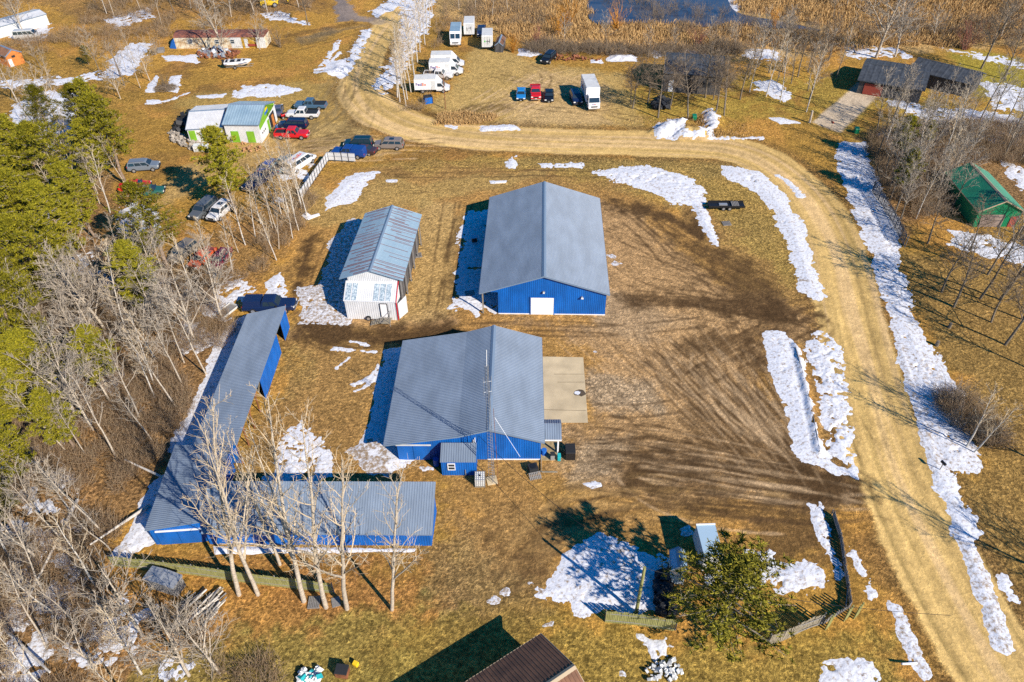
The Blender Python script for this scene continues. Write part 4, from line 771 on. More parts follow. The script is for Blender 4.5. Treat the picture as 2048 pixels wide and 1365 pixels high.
# --- green and white shop
e, w, L, tf = gable('white and lime green workshop with pale blue metal roof and trucks parked before it', 'building', 'shop_building', (517, 250.3), (549.8, 203.3), (444.9, 247.7), 3.36, 1.55, 'wroof', 'whitew', .2, rib=.45)
mb = MB(); zb = lambda x: 3.36+1.55*(1-abs(x-w/2)/(w/2))-.2
mb.hexa([(.5, .13, 2.2), (w-.5, .13, 2.9), (w-.5, .17, 2.9), (.5, .17, 2.2), (.5, .13, zb(.5)), (w/2, .13, zb(w/2)), (w/2, .17, zb(w/2)), (.5, .17, zb(.5))]); mb.hexa([(w/2, .13, 2.6), (w-.5, .13, 2.9), (w-.5, .17, 2.9), (w/2, .17, 2.6), (w/2, .13, zb(w/2)), (w-.5, .13, zb(w-.5)), (w-.5, .17, zb(w-.5)), (w/2, .17, zb(w/2))]); gg = mb.build('gable_panel', 'lime', e)
lg_ = MB(); cx, cz = w*.5, 3.5; lg_.hexa([(cx-.9, .09, cz-.25), (cx+.9, .09, cz-.1), (cx+.9, .12, cz-.1), (cx-.9, .12, cz-.25), (cx-.9, .09, cz+.15), (cx+.9, .09, cz+.3), (cx+.9, .12, cz+.3), (cx-.9, .12, cz+.15)]); lg_.build('sign', 'tarp', e); lg_ = MB(); lg_.hexa([(cx-.5, .085, cz+.25), (cx+.9, .085, cz+.4), (cx+.9, .12, cz+.4), (cx-.5, .12, cz+.25), (cx-.2, .085, cz+.7), (cx+.6, .085, cz+.75), (cx+.6, .12, cz+.75), (cx-.2, .12, cz+.7)]); lg_.build('sign', 'yellow', e)
dW = box(e, 'overhead_door', 'white', .9, 3.7, .13, .18, .05, 2.15); [box(dW, 'pane', 'glass', .95+.75*i+.1, .95+.75*i+.5, .11, .135, 1.2, 1.5) for i in range(3)]
box(e, 'open_doorway', 'dark', 5.6, 8.2, .13, .18, .05, 2.4); box(e, 'door', 'osb', 6.6, 7.5, .05, .12, .05, 2.0); box(e, 'door', 'lime', 4.3, 5.2, .1, .17, .05, 2.1)
for y_ in (1.2, 3.9): box(e, 'door', 'lime', .12, .17, y_, y_+1.3, .1, 2.1)
box(e, 'awning', 'offwhite', w, w+2.2, .3, 1.8, 2.6, 2.7) if False else None
e, w, L, tf = gable('white roofed annex with lime green doors on the left end of the workshop', 'building', 'shop_annex', (444.5, 254.6), (462, 208), (374.1, 252), 2.56, 1.1, 'whitew', 'whitew', .15)
for y_ in (.5, 2.6, 4.7): box(e, 'door', 'lime', .07, .12, y_, y_+1.05, .1, 2.2)
# --- green garage
h = 2.6; e, w, L, tf = gable('green metal garage with tan ridge cap and taupe overhead door among bare trees', 'garage', 'green_garage', (1957, 424), (2052, 424), (2022, 345), h, 1.7, 'greenroof', 'greenwall', .25, ridge='tan')
box(e, 'overhead_door', 'taupe', .9, 4.1, .16, .22, .05, 2.0); box(e, 'side_door', 'brick_red', 5.0, 6.0, .16, .22, .05, 1.7)
# --- weathered barn
e, w, L, tf = gable('weathered dark wooden barn with grey roof behind a row of bare trees', 'barn', 'wooden_barn', (1447.6, 154.7), (1448.7, 112.3), (1326, 150.3), 3.63, 1.4, 'shingle', 'barn', .2, rib=.9, ridge='shingle', wpitch=.3)
box(e, 'door', 'white', .13, .18, L-2.1, L-1.25, .1, 2.3); box(e, 'window', 'dark', .13, .18, 2.2, 3.8, 1.4, 2.3); box(e, 'doorway', 'dark', .13, .18, L-6, L-4.6, .1, 2.6)
# --- ranch house
e, w, L, tf = gable('long low ranch house with dark roof at the end of the concrete driveway', 'house', 'ranch_house', (1850, 182), (1862, 136), (1721, 147.5), 2.6, 1.2, 'shingle', 'barn', .4, rib=1.2, ridge='shingle')
box(e, 'garage_door', 'brick_red', .3, .36, L-4.6, L-1.4, .1, 2.1); box(e, 'window', 'glass', .3, .36, 3, 4.6, .9, 1.9)
e, w, L, tf = gable('dark roofed wing of the ranch house nearest the snowy lawn', 'house', 'house_wing', (1948, 171), (1973, 148), (1815, 142), 2.6, 1.3, 'shingle', 'barn', .4, rib=1.2, ridge='shingle')
e, w, L, tf = gable('brown roofed house at the bottom edge with roof slope lightened as sunlit behind its ridge', 'house', 'brown_house', (Vector((P(1081, 1268, 3).x, P(1081, 1268, 3).y, 0))+Vector((-.84, -.54, 0))*16, math.atan2(-.84, .54), 8.4, 16), None, None, 3.0, 2.0, 'brownroof', 'offwhite', .5, rib=.3, ridge='tan')
e.children[1].data.materials[0] = M['litroof_scrap']  # sunward slope: sunlight put into a lighter colour of the same roof
# --- orange shed, long white roof, sheds
e, w, L, tf = gable('small orange shed with white door at the left edge behind the pines', 'shed', 'orange_shed', (10, 114), (43, 104), (34, 92), 2.3, 1.0, 'brownroof', 'osb', .12)
box(e, 'door', 'offwhite', .25, 1.0, .04, .09, .05, 1.6); box(e, 'window', 'dark', 1.2, 1.9, .04, .09, 1.7, 2.1)
e, w, L, tf = gable('long white roofed trailer home in the far upper left corner', 'mobile home', 'white_trailer_home', (-48, 50), (-24, 60), (38, 8), 2.4, .5, 'whitew', 'offwhite', .1)
e, w, L, tf = gable('grey tin roofed plank shed leaning in the brush beside the green fence', 'shed', 'plank_shed', (285, 1158), (345, 1177), (360, 1150), 1.5, .15, 'galv', 'greywood', .05, ridge='galv')
# small white-blue shed, camper top
e, w, L, tf = gable('small white shed with pale blue gable roof between fence and camper', 'shed', 'white_playhouse', (1343, 1140), (1375, 1142), (1372, 1103), 2.2, .55, 'paleblue', 'offwhite', .06)
e = empty('camper', P(1411, 1112, 0), .02, 'white box camper with pale blue roof standing behind the big pine', 'camper')
mb = MB(); mb.hexa([(-.85, -1.7, .4), (.85, -1.7, .4), (.85, 1.7, .4), (-.85, 1.7, .4), (-.8, -1.6, 2.3), (.8, -1.6, 2.3), (.8, 1.6, 2.3), (-.8, 1.6, 2.3)]); mb.build('body', 'offwhite', e); box(e, 'roof', 'paleblue', -.83, .83, -1.63, 1.63, 2.3, 2.38); box(e, 'roof_rail', 'trimw', -.85, .85, 1.55, 1.66, 2.38, 2.46); box(e, 'chassis', 'dark', -.7, .7, -1.6, 1.6, .25, .4)
for sx in (-.8, .8): mb = MB(); mb.bar((sx-.1, 0, .3), (sx+.1, 0, .3), .3, 14); mb.build('wheel', 'tyre', e)
# --- rusty mobile home
A = P(353, 98, 0); B = P(533, 96.5, 0); e = empty('rusty_mobile_home', A, math.atan2(B.y-A.y, B.x-A.x), 'long rusty mobile home with curved brown roof and dirty white siding', 'mobile home'); L = (B-A).length; D = 4.2
prof = [(0, 2.3), (.25, 2.65), (1.0, 2.95), (2.1, 3.05), (3.2, 2.95), (3.95, 2.65), (4.2, 2.3)]; npn = 20
for i in range(npn):
    mb = MB(); x0 = L*i/npn; x1 = L*(i+1)/npn-.03
    for (y0, z0), (y1, z1) in zip(prof[:-1], prof[1:]): mb.poly([(x0, y0, z0), (x1, y0, z0), (x1, y1, z1), (x0, y1, z1)])
    mb.poly([(x0, y, z) for y, z in prof]); mb.poly([(x1, y, z) for y, z in prof]); mb.build('roof_panel', 'rusty_roof', e)
wx = [('dirtywhite', 0, .62), ('offwhite', .62, .74), ('yellow_side', .74, .90), ('offwhite', .90, 1.0)]
M['yellow_side'] = mat('faded yellow siding', (.50, .30, .04), .8, noise=.4, nscale=1.5)
for m_, a, b in wx: wallx(e, L*a, L*b-.02, .05, 2.3, m_, pitch=.4, d=.02)
wally(e, .05, D-.05, .05, 2.3, 'dirtywhite', face=-1); wally(e, .05, D-.05, L-.05, 2.3, 'dirtywhite'); wallx(e, 0, L, D-.05, 2.3, 'dirtywhite', face=1)
for a in (.15, .45, .62): window(e, L*a, L*a+.8, .03, 1.1, 1.8, 'offwhite')
box(e, 'door', 'offwhite', L*.77, L*.77+.8, -.02, .04, .1, 2.0); box(e, 'skirting', 'brick_red', L*.80, L*.9, -.03, .03, .4, .9)
mb = MB(); mb.hexa([(-1.6, .3, 0), (0, -.1, 0), (0, .1, 0), (-1.6, .4, 0), (-.9, .3, 1.4), (0, -.1, 2.2), (0, .1, 2.2), (-.9, .4, 1.4)]); mb.build('tarp', 'tarp', e)
tw = empty('wooden_crate', P(323, 104, 0), .2, 'small grey wooden crate box on the lawn left of the mobile home', 'crate')
for i in range(6): box(tw, 'slat', 'greywood', -.7, .7, -.8+i*.27, -.57+i*.27, .7, .74)
box(tw, 'body', 'greywood', -.65, .65, -.75, .75, 0, .69)
e, w, L, tf = gable('small brown wooden shed beside the parked trailers', 'shed', 'brown_shed', (989, 91), (1006, 91.5), (1006, 76), 1.5, .7, 'brownroof', 'barn', .06)

# ================================================================ FENCES AND POLES
def fence(px, h, label, name='plank_fence', m='wood', plank=.14, post=2.4, group=None, gap=.02, z=0, cat='fence', curve=True):
    p = wpts(px); p = smoothline(p, 2) if curve else np.array(p); o = p[0]; e = empty(name, (o[0], o[1], 0), 0, label, cat, group); mb = MB(); r = random.Random(5)
    seg = np.hypot(*np.diff(p, axis=0).T); cum = np.concatenate([[0], np.cumsum(seg)]); T = cum[-1]
    def at(s): return Vector((np.interp(s, cum, p[:, 0])-o[0], np.interp(s, cum, p[:, 1])-o[1], 0))
    s = 0
    while s < T-plank:
        a, b = at(s), at(s+plank-gap); d = (b-a).normalized(); n = Vector((d.y, -d.x, 0))*.012; hh = h+r.uniform(-.05, .05); t = n*r.uniform(-3, 3)
        mb.hexa([a-n, b-n, b+n, a+n, a-n+t+Vector((0, 0, hh)), b-n+t+Vector((0, 0, hh)), b+n+t+Vector((0, 0, hh)), a+n+t+Vector((0, 0, hh))]); s += plank
    o_ = mb.build('planks', m, e); o_['kind'] = 'stuff'
    k = max(2, int(T/post)+1)
    for s in np.linspace(0, T, k): q = at(s); t = at(min(T, s+.1))-at(max(0, s-.1)); n = Vector((-t.y, t.x, 0)).normalized()*.07; mb = MB(); mb.bar(q+n, q+n+Vector((0, 0, h+.05)), .055, 4); mb.build('post', 'greywood', e)
    for zz in (.35, h-.35):
        mb = MB(); st = np.linspace(0, T, k)
        for s0, s1 in zip(st[:-1], st[1:]): mb.bar(at(s0)+Vector((0, 0, zz)), at(s1)+Vector((0, 0, zz)), .04, 4)
        mb.build('rail', 'greywood', e)
    return e
fence([(228, 1133), (300, 1140), (400, 1152), (470, 1163), (540, 1172), (610, 1180), (668, 1188)], 1.55, 'long greenish plank fence running behind the bare poplars', m='woodgreen')
fence([(1210, 1245), (1260, 1249), (1310, 1257), (1350, 1263)], 1.75, 'yellow green plank fence along the bottom of the snow patch', m='woodgreen')
fence([(1535, 1292), (1560, 1285), (1590, 1270), (1620, 1255), (1642, 1250)], 1.7, 'curved grey plank fence right of the big pine', m='wood')
fence([(1645, 1250), (1700, 1215), (1690, 1150), (1680, 1080), (1664, 1030)], .75, 'grey board fence running up beside the road entrance', m='greywood', curve=False)
fence([(1638, 908), (1628, 850), (1612, 780), (1590, 700)], .35, 'grey board fence between the two snow strips by the road', m='greywood')
fence([(1743, 385), (1775, 430), (1808, 496)], 1.9, 'dark picket fence at the edge of the woods beside the roadside snow', m='barn', plank=.3, gap=.12)
for i, (a, b, lb) in enumerate((((1655, 1260), (1662, 1205), 'leftmost green gate post of the lower right fence'), ((1692, 1243), (1704, 1200), 'middle green gate post of the lower right fence'), ((1712, 1238), (1718, 1209), 'rightmost green gate post by the road end of the fence'))):
    e = empty('gate_post', P(*a), .0, lb, 'gate post')
    for k in range(3): q = MB(); q.bar((k*.2-.2, k*.16, 0), (k*.2-.2, k*.16, 1.9), .07, 6); q.build('pole', 'woodgreen', e)
    q = MB(); q.bar((-.2, 0, 1.3), (.2, .32, 1.3), .04, 5); q.build('rail', 'woodgreen', e)
def screen(px, h, label):
    p = wpts(px); o = p[0]; e = empty('panel_fence', (o[0], o[1], 0), 0, label, 'fence')
    for a, b in zip(p[:-1], p[1:]):
        a = Vector((a[0]-o[0], a[1]-o[1], 0)); b = Vector((b[0]-o[0], b[1]-o[1], 0)); d = b-a; n = max(1, round(d.length/2.3)); t = d.normalized(); nn = Vector((t.y, -t.x, 0))*.02
        for i in range(n):
            A = a+d*(i/n)+t*.04; B = a+d*((i+1)/n)-t*.04
            for z0, z1 in ((.25, .95), (.99, 1.65)): 
                if z1 <= h+.1: mb = MB(); u = Vector((0, 0, z0)); v = Vector((0, 0, z1)); mb.hexa([A-nn+u, B-nn+u, B+nn+u, A+nn+u, A-nn+v, B-nn+v, B+nn+v, A+nn+v]); mb.build('panel', 'whitew', e)
            for q in (A, (A+B)/2): mb = MB(); mb.bar(q+nn*3, q+nn*3+Vector((0, 0, h+.1)), .05, 4); mb.build('post', 'dark', e)
        for zz in (.3, .97, 1.62): mb = MB(); mb.bar(a+nn*2.5+Vector((0, 0, zz)), b+nn*2.5+Vector((0, 0, zz)), .03, 4); mb.build('rail', 'galv', e)
screen([(602, 402), (657, 323), (712, 326)], 1.6, 'white metal panel fence hiding the parked cars beside the yard')
def pole(px, h, label, r=.13, m='bark_pine', arms=0, name='utility_pole', cat='utility pole'):
    e = empty(name, P(*px), 0, label, cat); mb = MB(); mb.bar((0, 0, 0), (0, 0, h), r, 10, r*.75); mb.build('pole', m, e)
    for k in range(arms): q = MB(); q.bar((-.9, 0, h-.4-k*.5), (.9, 0, h-.4-k*.5), .05, 4); q.build('crossarm', 'greywood', e)
    return e
pole((1272, 1228), 6.9, 'pale wooden utility pole rising from the snow behind the plank fence', .16, 'woodgreen')
pole((241, 154), 5.2, 'dark wooden pole standing on the snow strip at upper left', .12)
pole((891, 218), 6.5, 'rusty red pole at the edge of the trucks lot beside the birches', .07, 'ruststeel')
pole((1833, 1327), 1.6, 'short white marker pole lying by the lower road edge', .11, 'trimw').rotation_euler = (.1, -1.2, .1)
pole((1619, 246), 2.2, 'short cut tree stump post at the driveway entrance', .22, 'bark_light')
def wire(pts, r, label):
    mb = MB(); a, b = pts; n = 24; pp = []
    for i in range(n+1): t = i/n; p = a.lerp(b, t); p.z -= 1.1*4*t*(1-t); pp.append(p)
    for p, q in zip(pp[:-1], pp[1:]): mb.bar(p, q, r, 4)
    tag(mb.build('overhead_wire', 'black'), label, 'wire')
wire((P(958, 872, 3.6), P(1272, 1228)+Vector((0, 0, 6.8))), .022, 'thin black overhead wire from the workshop gable to the utility pole')
wire((P(1272, 1228)+Vector((0, 0, 6.8)), P(1830, 1330)+Vector((0, 0, 7.5))), .02, 'thin black overhead wire crossing the lower yard towards the road')
def mailbox(px, label, m='black'): e = empty('mailbox', P(*px), .3, label, 'mailbox'); mb = MB(); mb.bar((0, 0, 0), (0, 0, 1.0), .05, 4); mb.build('post', 'wood', e); mb = MB(); mb.prism([(-.11, 1.0), (.11, 1.0), (.11, 1.16), (.06, 1.24), (-.06, 1.24), (-.11, 1.16)], -.28, .28); mb.build('box', m, e)
mailbox((1879, 941), 'black mailbox on a post beside the right road edge'); mailbox((1662, 257), 'brown mailbox post beside the driveway mouth', 'brick_red')
bin_('green_bin', 'small green bin on the bank in front of the barn', 'bin', P(1388, 240, .2), 0, .7, .8, .8, 'greenwall', 'greenroof'); bin_('green_bin', 'green bin at the snowy roadside among brush on the right', 'bin', P(1712, 266), 0, .7, .7, .8, 'greenwall', 'greenroof')
bin_('garbage_bin', 'dark brown box bin on the grass at the bottom edge', 'bin', P(686, 1348), -.15, .95, .75, .7, 'ruststeel', 'dark'); bin_('yellow_box', 'small yellow box on the grass at the bottom edge', 'box', P(712, 1331), -.5, .4, .3, .3, 'yellow', 'yellow')
bin_('blue_dumpster', 'dark blue dumpster standing alone below the delivery vans', 'dumpster', P(857, 206), .35, 1.5, 1.1, 1.2, 'blue', 'dark')

# ================================================================ VEHICLES
def lettering(txt, size, loc, rot, m, parent, name='lettering'):
    cu = bpy.data.curves.new(name, 'FONT'); cu.body = txt; cu.size = size; cu.extrude = .004; cu.offset = size*.02
    to = bpy.data.objects.new(name, cu); COL.objects.link(to); dg = bpy.context.evaluated_depsgraph_get(); me = bpy.data.meshes.new_from_object(to.evaluated_get(dg)); bpy.data.objects.remove(to)
    me.materials.clear(); me.materials.append(M[m]); o = bpy.data.objects.new(name, me); COL.objects.link(o); o.parent = parent; o.location = loc; o.rotation_euler = rot
    return max(v.co.x for v in me.vertices) if len(me.vertices) else 0
def fedex(parent, size, x, y, z, side, m2='orange'):
    """word on a flat side at y (side=-1 faces -y, +1 faces +y) or on the front at x (side=0)"""
    rot = {-1: (math.pi/2, 0, 0), 1: (math.pi/2, 0, math.pi), 0: (math.pi/2, 0, math.pi/2)}[side]; d = {-1: Vector((1, 0, 0)), 1: Vector((-1, 0, 0)), 0: Vector((0, 1, 0))}[side]
    w = lettering('Fed', size, (x, y, z), rot, 'purple', parent); lettering('Ex', size, Vector((x, y, z))+d*(w+size*.05), rot, m2, parent)
def loft(secs):
    """secs: list of rings of equal length; closed skin with end caps"""
    mb = MB(); n = len(secs[0])
    for s_ in secs: mb.v += [tuple(p) for p in s_]
    for k in range(len(secs)-1):
        for i in range(n): j = (i+1) % n; mb.f.append((k*n+i, (k+1)*n+i, (k+1)*n+j, k*n+j))
    mb.f.append(tuple(range(n))); mb.f.append(tuple((len(secs)-1)*n+i for i in range(n-1, -1, -1))); return mb
def ring(x, w, z0, z1, r=.09): return [(x, -w+r, z0), (x, w-r, z0), (x, w, z0+r*1.5), (x, w*1.0, (z0+z1)/2), (x, w*.97, z1-r), (x, w*.86, z1), (x, -w*.86, z1), (x, -w*.97, z1-r), (x, -w*1.0, (z0+z1)/2), (x, -w, z0+r*1.5)]
def wheels(e, xs, w, r):
    for x in xs:
        for s_ in (-1, 1):
            mb = MB(); mb.bar((x, s_*(w-.2), r), (x, s_*(w+.02), r), r, 16); t = mb.build('wheel', 'tyre', e); mb = MB(); mb.bar((x, s_*(w+.02), r), (x, s_*(w+.035), r), r*.6, 12); mb.build('rim', 'rim', t)
def lamps(e, L, w, z, zt, back=None):
    for s_ in (-1, 1):
        y0, y1 = sorted((s_*(w-.1), s_*(w-.45))); box(e, 'headlight', 'lamp', L/2-.06, L/2+.012, y0, y1, z-.08, z+.1); y0, y1 = sorted((s_*(w-.08), s_*(w-.26))); box(e, 'tail_light', 'tail', -L/2-.012, -L/2+.05, y0, y1, zt-.12, zt+.12)
    box(e, 'grille', 'dark', L/2-.02, L/2+.02, -w+.5, w-.5, z-.18, z+.06); box(e, 'number_plate', 'plate', L/2+.02, L/2+.03, -.16, .16, z-.36, z-.24)
    for x0, x1, n in ((L/2-.04, L/2+.07, 'bumper'), (-L/2-.07, -L/2+.04, 'bumper')): box(e, n, 'chrome' if w > .95 else 'dark', x0, x1, -w+.08, w-.08, .38, .56)
def cabin(e, col, xa, xb, xc, xd, zb, zr, wb, wt, glass=True, doors=2, roof_rails=False, sunroof=False):
    """greenhouse: xd>xc front (xd = windscreen foot, xc = roof front), xb roof rear, xa rear window foot"""
    pm = paint(col)
    mb = MB(); mb.hexa([(xa, -wb, zb), (xd, -wb, zb), (xd, wb, zb), (xa, wb, zb), (xb, -wt, zr-.06), (xc, -wt, zr-.06), (xc, wt, zr-.06), (xb, wt, zr-.06)]); mb.hexa([(xb, -wt, zr-.06), (xc, -wt, zr-.06), (xc, wt, zr-.06), (xb, wt, zr-.06), (xb+.1, -wt+.1, zr), (xc-.12, -wt+.1, zr), (xc-.12, wt-.1, zr), (xb+.1, wt-.1, zr)]); mb.build('cab', pm, e)
    if not glass: return
    def lerp(a, b, t): return a+(b-a)*t
    h0, h1 = .10, .86; zz = lambda t: lerp(zb, zr-.06, t); yy = lambda t: lerp(wb, wt, t)
    g = .012
    mb = MB(); mb.poly([(lerp(xd, xc, h0)+g, -yy(h0)+.08, zz(h0)+g), (lerp(xd, xc, h0)+g, yy(h0)-.08, zz(h0)+g), (lerp(xd, xc, h1)+g, yy(h1)-.08, zz(h1)+g), (lerp(xd, xc, h1)+g, -yy(h1)+.08, zz(h1)+g)]); mb.build('windscreen', 'glass', e)
    mb = MB(); mb.poly([(lerp(xa, xb, h0)-g, yy(h0)-.1, zz(h0)+g), (lerp(xa, xb, h0)-g, -yy(h0)+.1, zz(h0)+g), (lerp(xa, xb, h1)-g, -yy(h1)+.1, zz(h1)+g), (lerp(xa, xb, h1)-g, yy(h1)-.1, zz(h1)+g)]); mb.build('rear_window', 'glass', e)
    for s_ in (-1, 1):
        for k in range(doors):
            t0, t1 = k/doors, (k+1)/doors; p = .05
            def X(t, h): return lerp(lerp(xa, xb, h)+.12, lerp(xd, xc, h)-.12, t)
            q = [(X(t0, h0)+p, s_*(yy(h0)+g), zz(h0)), (X(t1, h0)-p, s_*(yy(h0)+g), zz(h0)), (X(t1, h1)-p, s_*(yy(h1)+g), zz(h1)), (X(t0, h1)+p, s_*(yy(h1)+g), zz(h1))]
            mb = MB(); mb.poly(q if s_ < 0 else q[::-1]); mb.build('side_window', 'glass', e)
        box(e, 'mirror', 'dark', xd-.35, xd-.2, *sorted((s_*(wb+.02), s_*(wb+.2))), zb+.02, zb+.2)
    if roof_rails:
        for s_ in (-1, 1): box(e, 'roof_rail', 'chrome', xb+.15, xc-.3, *sorted((s_*(wt-.12), s_*(wt-.08))), zr, zr+.05)
    if sunroof: box(e, 'sunroof', 'glass', (xb+xc)/2-.2, (xb+xc)/2+.6, -.42, .42, zr-.005, zr+.012)
def body(e, col, L, w, prof):
    """prof: list of (x fraction from rear, z0, z1, width factor)"""
    mb = loft([ring(-L/2+f*L, w*k, z0, z1) for f, z0, z1, k in prof]); return mb.build('body', paint(col), e)
def car(kind, px, py, deg, col, label, cat=None, z=.6, cover=None, bed='dark', L=None, name=None, group=None):
    p = P(px, py, z); p.z = 0; cat = cat or {'sedan': 'car', 'suv': 'car', 'pickup': 'pickup truck', 'van': 'van', 'boxvan': 'delivery van', 'boxtruck': 'delivery truck', 'stepvan': 'delivery truck'}[kind]
    e = empty(name or {'sedan': 'parked_car', 'suv': 'parked_car', 'pickup': 'pickup_truck', 'van': 'parked_van', 'boxvan': 'delivery_van', 'boxtruck': 'delivery_truck', 'stepvan': 'step_van'}[kind], p, R(deg), label, cat, group)
    if kind == 'sedan':
        L = L or 4.7; w = .9; body(e, col, L, w, [(0, .45, .85, .88), (.03, .3, .98, .96), (.2, .22, 1.0, 1), (.6, .22, .98, 1), (.75, .22, .93, 1), (.94, .25, .80, .95), (1, .4, .68, .85)])
        cabin(e, col, -L*.33, -L*.17, L*.10, L*.27, .96, 1.42, w*.93, w*.72); wheels(e, (-L*.3, L*.31), w, .32); lamps(e, L, w, .64, .8)
    elif kind == 'suv':
        L = L or 4.8; w = .95; body(e, col, L, w, [(0, .5, 1.0, .9), (.03, .35, 1.12, .97), (.5, .3, 1.14, 1), (.73, .3, 1.12, 1), (.95, .35, 1.0, .96), (1, .45, .85, .86)])
        cabin(e, col, -L*.485, -L*.44, L*.13, L*.27, 1.1, 1.72, w*.95, w*.78, doors=3, roof_rails=True, sunroof=(cover == 'sunroof')); wheels(e, (-L*.3, L*.31), w, .37); lamps(e, L, w, .8, 1.0)
    elif kind == 'pickup':
        L = L or 5.8; w = 1.0; body(e, col, L, w, [(0, .55, 1.05, .97), (.02, .45, 1.1, 1), (.37, .4, 1.1, 1), (.68, .4, 1.12, 1), (.95, .42, 1.12, .97), (1, .5, .98, .9)])
        cabin(e, col, -L*.12, -L*.10, L*.13, L*.22, 1.1, 1.85, w*.95, w*.78, doors=2)
        bx0, bx1 = -L/2+.12, -L*.125
        if bed == 'open': box(e, 'bed_floor', 'dark', bx0, bx1, -w+.18, w-.18, 1.09, 1.115); [box(e, 'bed_rail', paint(col), bx0-.08, bx1, *sorted((s_*(w-.16), s_*(w-.02))), 1.05, 1.24) for s_ in (-1, 1)]; box(e, 'tailgate', paint(col), -L/2+.0, -L/2+.1, -w+.1, w-.1, .7, 1.24)
        elif bed == 'cap': mb = MB(); mb.hexa([(bx0, -w*.93, 1.1), (bx1, -w*.93, 1.1), (bx1, w*.93, 1.1), (bx0, w*.93, 1.1), (bx0+.15, -w*.76, 1.8), (bx1, -w*.76, 1.8), (bx1, w*.76, 1.8), (bx0+.15, w*.76, 1.8)]); mb.build('bed_cap', paint(col), e)
        else: box(e, 'bed_cover', bed, bx0, bx1, -w+.12, w-.12, 1.08, 1.15)
        wheels(e, (-L*.3, L*.32), w, .41); lamps(e, L, w, .88, .95)
    elif kind == 'van':
        L = L or 5.4; w = 1.0; body(e, col, L, w, [(0, .5, 1.2, .95), (.02, .4, 1.25, 1), (.7, .35, 1.25, 1), (.85, .38, 1.2, 1), (1, .5, .95, .9)])
        cabin(e, col, -L*.49, -L*.47, L*.22, L*.36, 1.22, 2.1, w*.97, w*.84, doors=4); wheels(e, (-L*.3, L*.32), w, .36); lamps(e, L, w, .8, 1.2)
    elif kind == 'boxvan':
        L = L or 6.6; w = 1.0; xb = L/2-2.35; body(e, col, L, w, [(.62, .4, 1.25, 1), (.80, .38, 1.22, 1), (.9, .38, 1.15, 1), (1, .5, .92, .9)]); cabin(e, col, xb-.1, xb-.1, xb+.85, xb+1.55, 1.2, 2.05, w*.97, w*.84, doors=1)
        b = MB(); b.box(-L/2, xb-.1, -1.12, 1.12, .75, 2.85); b.build('cargo_box', 'white', e); box(e, 'box_roof', 'offwhite', -L/2+.03, xb-.13, -1.09, 1.09, 2.85, 2.89); mb = MB(); mb.hexa([(xb-.1, -1.0, 2.05), (xb+.75, -.85, 2.05), (xb+.75, .85, 2.05), (xb-.1, 1.0, 2.05), (xb-.1, -1.08, 2.85), (xb, -1.0, 2.8), (xb, 1.0, 2.8), (xb-.1, 1.08, 2.85)]); mb.build('wind_fairing', 'white', e)
        for s_ in (-1, 1): mb = MB(); x0 = xb-1.1; y0, y1 = sorted((s_*1.12, s_*1.135)); box(e, 'side_door', 'offwhite', x0, x0+.85, y0, y1, .85, 2.5); [box(e, 'box_trim', 'galv', -L/2, xb-.1, *sorted((s_*1.12, s_*1.14)), z0, z0+.05) for z0 in (.75, 2.8)]
        if cover != 'plain': fedex(e, .82, -L/2+.25, -1.128, 1.55, -1); fedex(e, .82, xb-1.3, 1.128, 1.55, 1)
        box(e, 'chassis', 'dark', -L/2+.1, L/2-.3, -.5, .5, .4, .75); wheels(e, (-L*.27, L*.33), w, .38); lamps(e, L, w, .8, 1.0)
    elif kind == 'boxtruck':
        L = L or 8.4; w = 1.1; xb = L/2-2.0; mb = MB(); mb.box(-L/2, xb, -1.25, 1.25, 1.0, 3.6); mb.build('cargo_box', 'white', e); box(e, 'box_roof', 'offwhite', -L/2+.04, xb-.04, -1.2, 1.2, 3.6, 3.64)
        mb = loft([ring(xb+.05, w, .5, 1.5), ring(L/2-.35, w, .5, 1.45), ring(L/2, w*.95, .55, 1.2)]); mb.build('body', 'white', e); cabin(e, (.8, .8, .8), xb+.05, xb+.05, L/2-.55, L/2-.12, 1.45, 2.55, w*.97, w*.9, doors=1)
        fedex(e, .32, L/2+.015, -.42, 1.2, 0); fedex(e, 1.2, -L/2+.8, -1.26, 1.9, -1); fedex(e, 1.2, xb-.8, 1.26, 1.9, 1); box(e, 'chassis', 'dark', -L/2+.1, L/2-.3, -.5, .5, .5, 1.0); wheels(e, (-L*.27, L*.36), w, .48); lamps(e, L, w, .9, 1.2)
    elif kind == 'stepvan':
        L = L or 7.0; w = 1.15; mb = MB(); mb.hexa([(-L/2, -w, .6), (L/2-.9, -w, .6), (L/2-.9, w, .6), (-L/2, w, .6), (-L/2, -w, 3.0), (L/2-1.1, -w, 3.0), (L/2-1.1, w, 3.0), (-L/2, w, 3.0)]); mb.build('body', 'white', e); mb = MB(); mb.hexa([(L/2-.9, -w, .6), (L/2, -w*.95, .6), (L/2, w*.95, .6), (L/2-.9, w, .6), (L/2-1.1, -w, 1.5), (L/2-.1, -w*.93, 1.45), (L/2-.1, w*.93, 1.45), (L/2-1.1, w, 1.5)]); mb.build('bonnet', 'white', e)
        mb = MB(); mb.hexa([(L/2-1.2, -w, 1.5), (L/2-.65, -w, 1.5), (L/2-.65, w, 1.5), (L/2-1.2, w, 1.5), (L/2-1.2, -w, 3.0), (L/2-1.0, -w, 3.0), (L/2-1.0, w, 3.0), (L/2-1.2, w, 3.0)]); mb.build('cab_front', 'white', e)
        for s_ in (-1, 1): mb = MB(); a, b = sorted((s_*.06, s_*(w-.12))); mb.poly([(L/2-.65+.01-.015, a, 1.6), (L/2-.64, b, 1.6), (L/2-.89, b, 2.55), (L/2-.89, a, 2.55)]); mb.build('windscreen', 'glass', e)
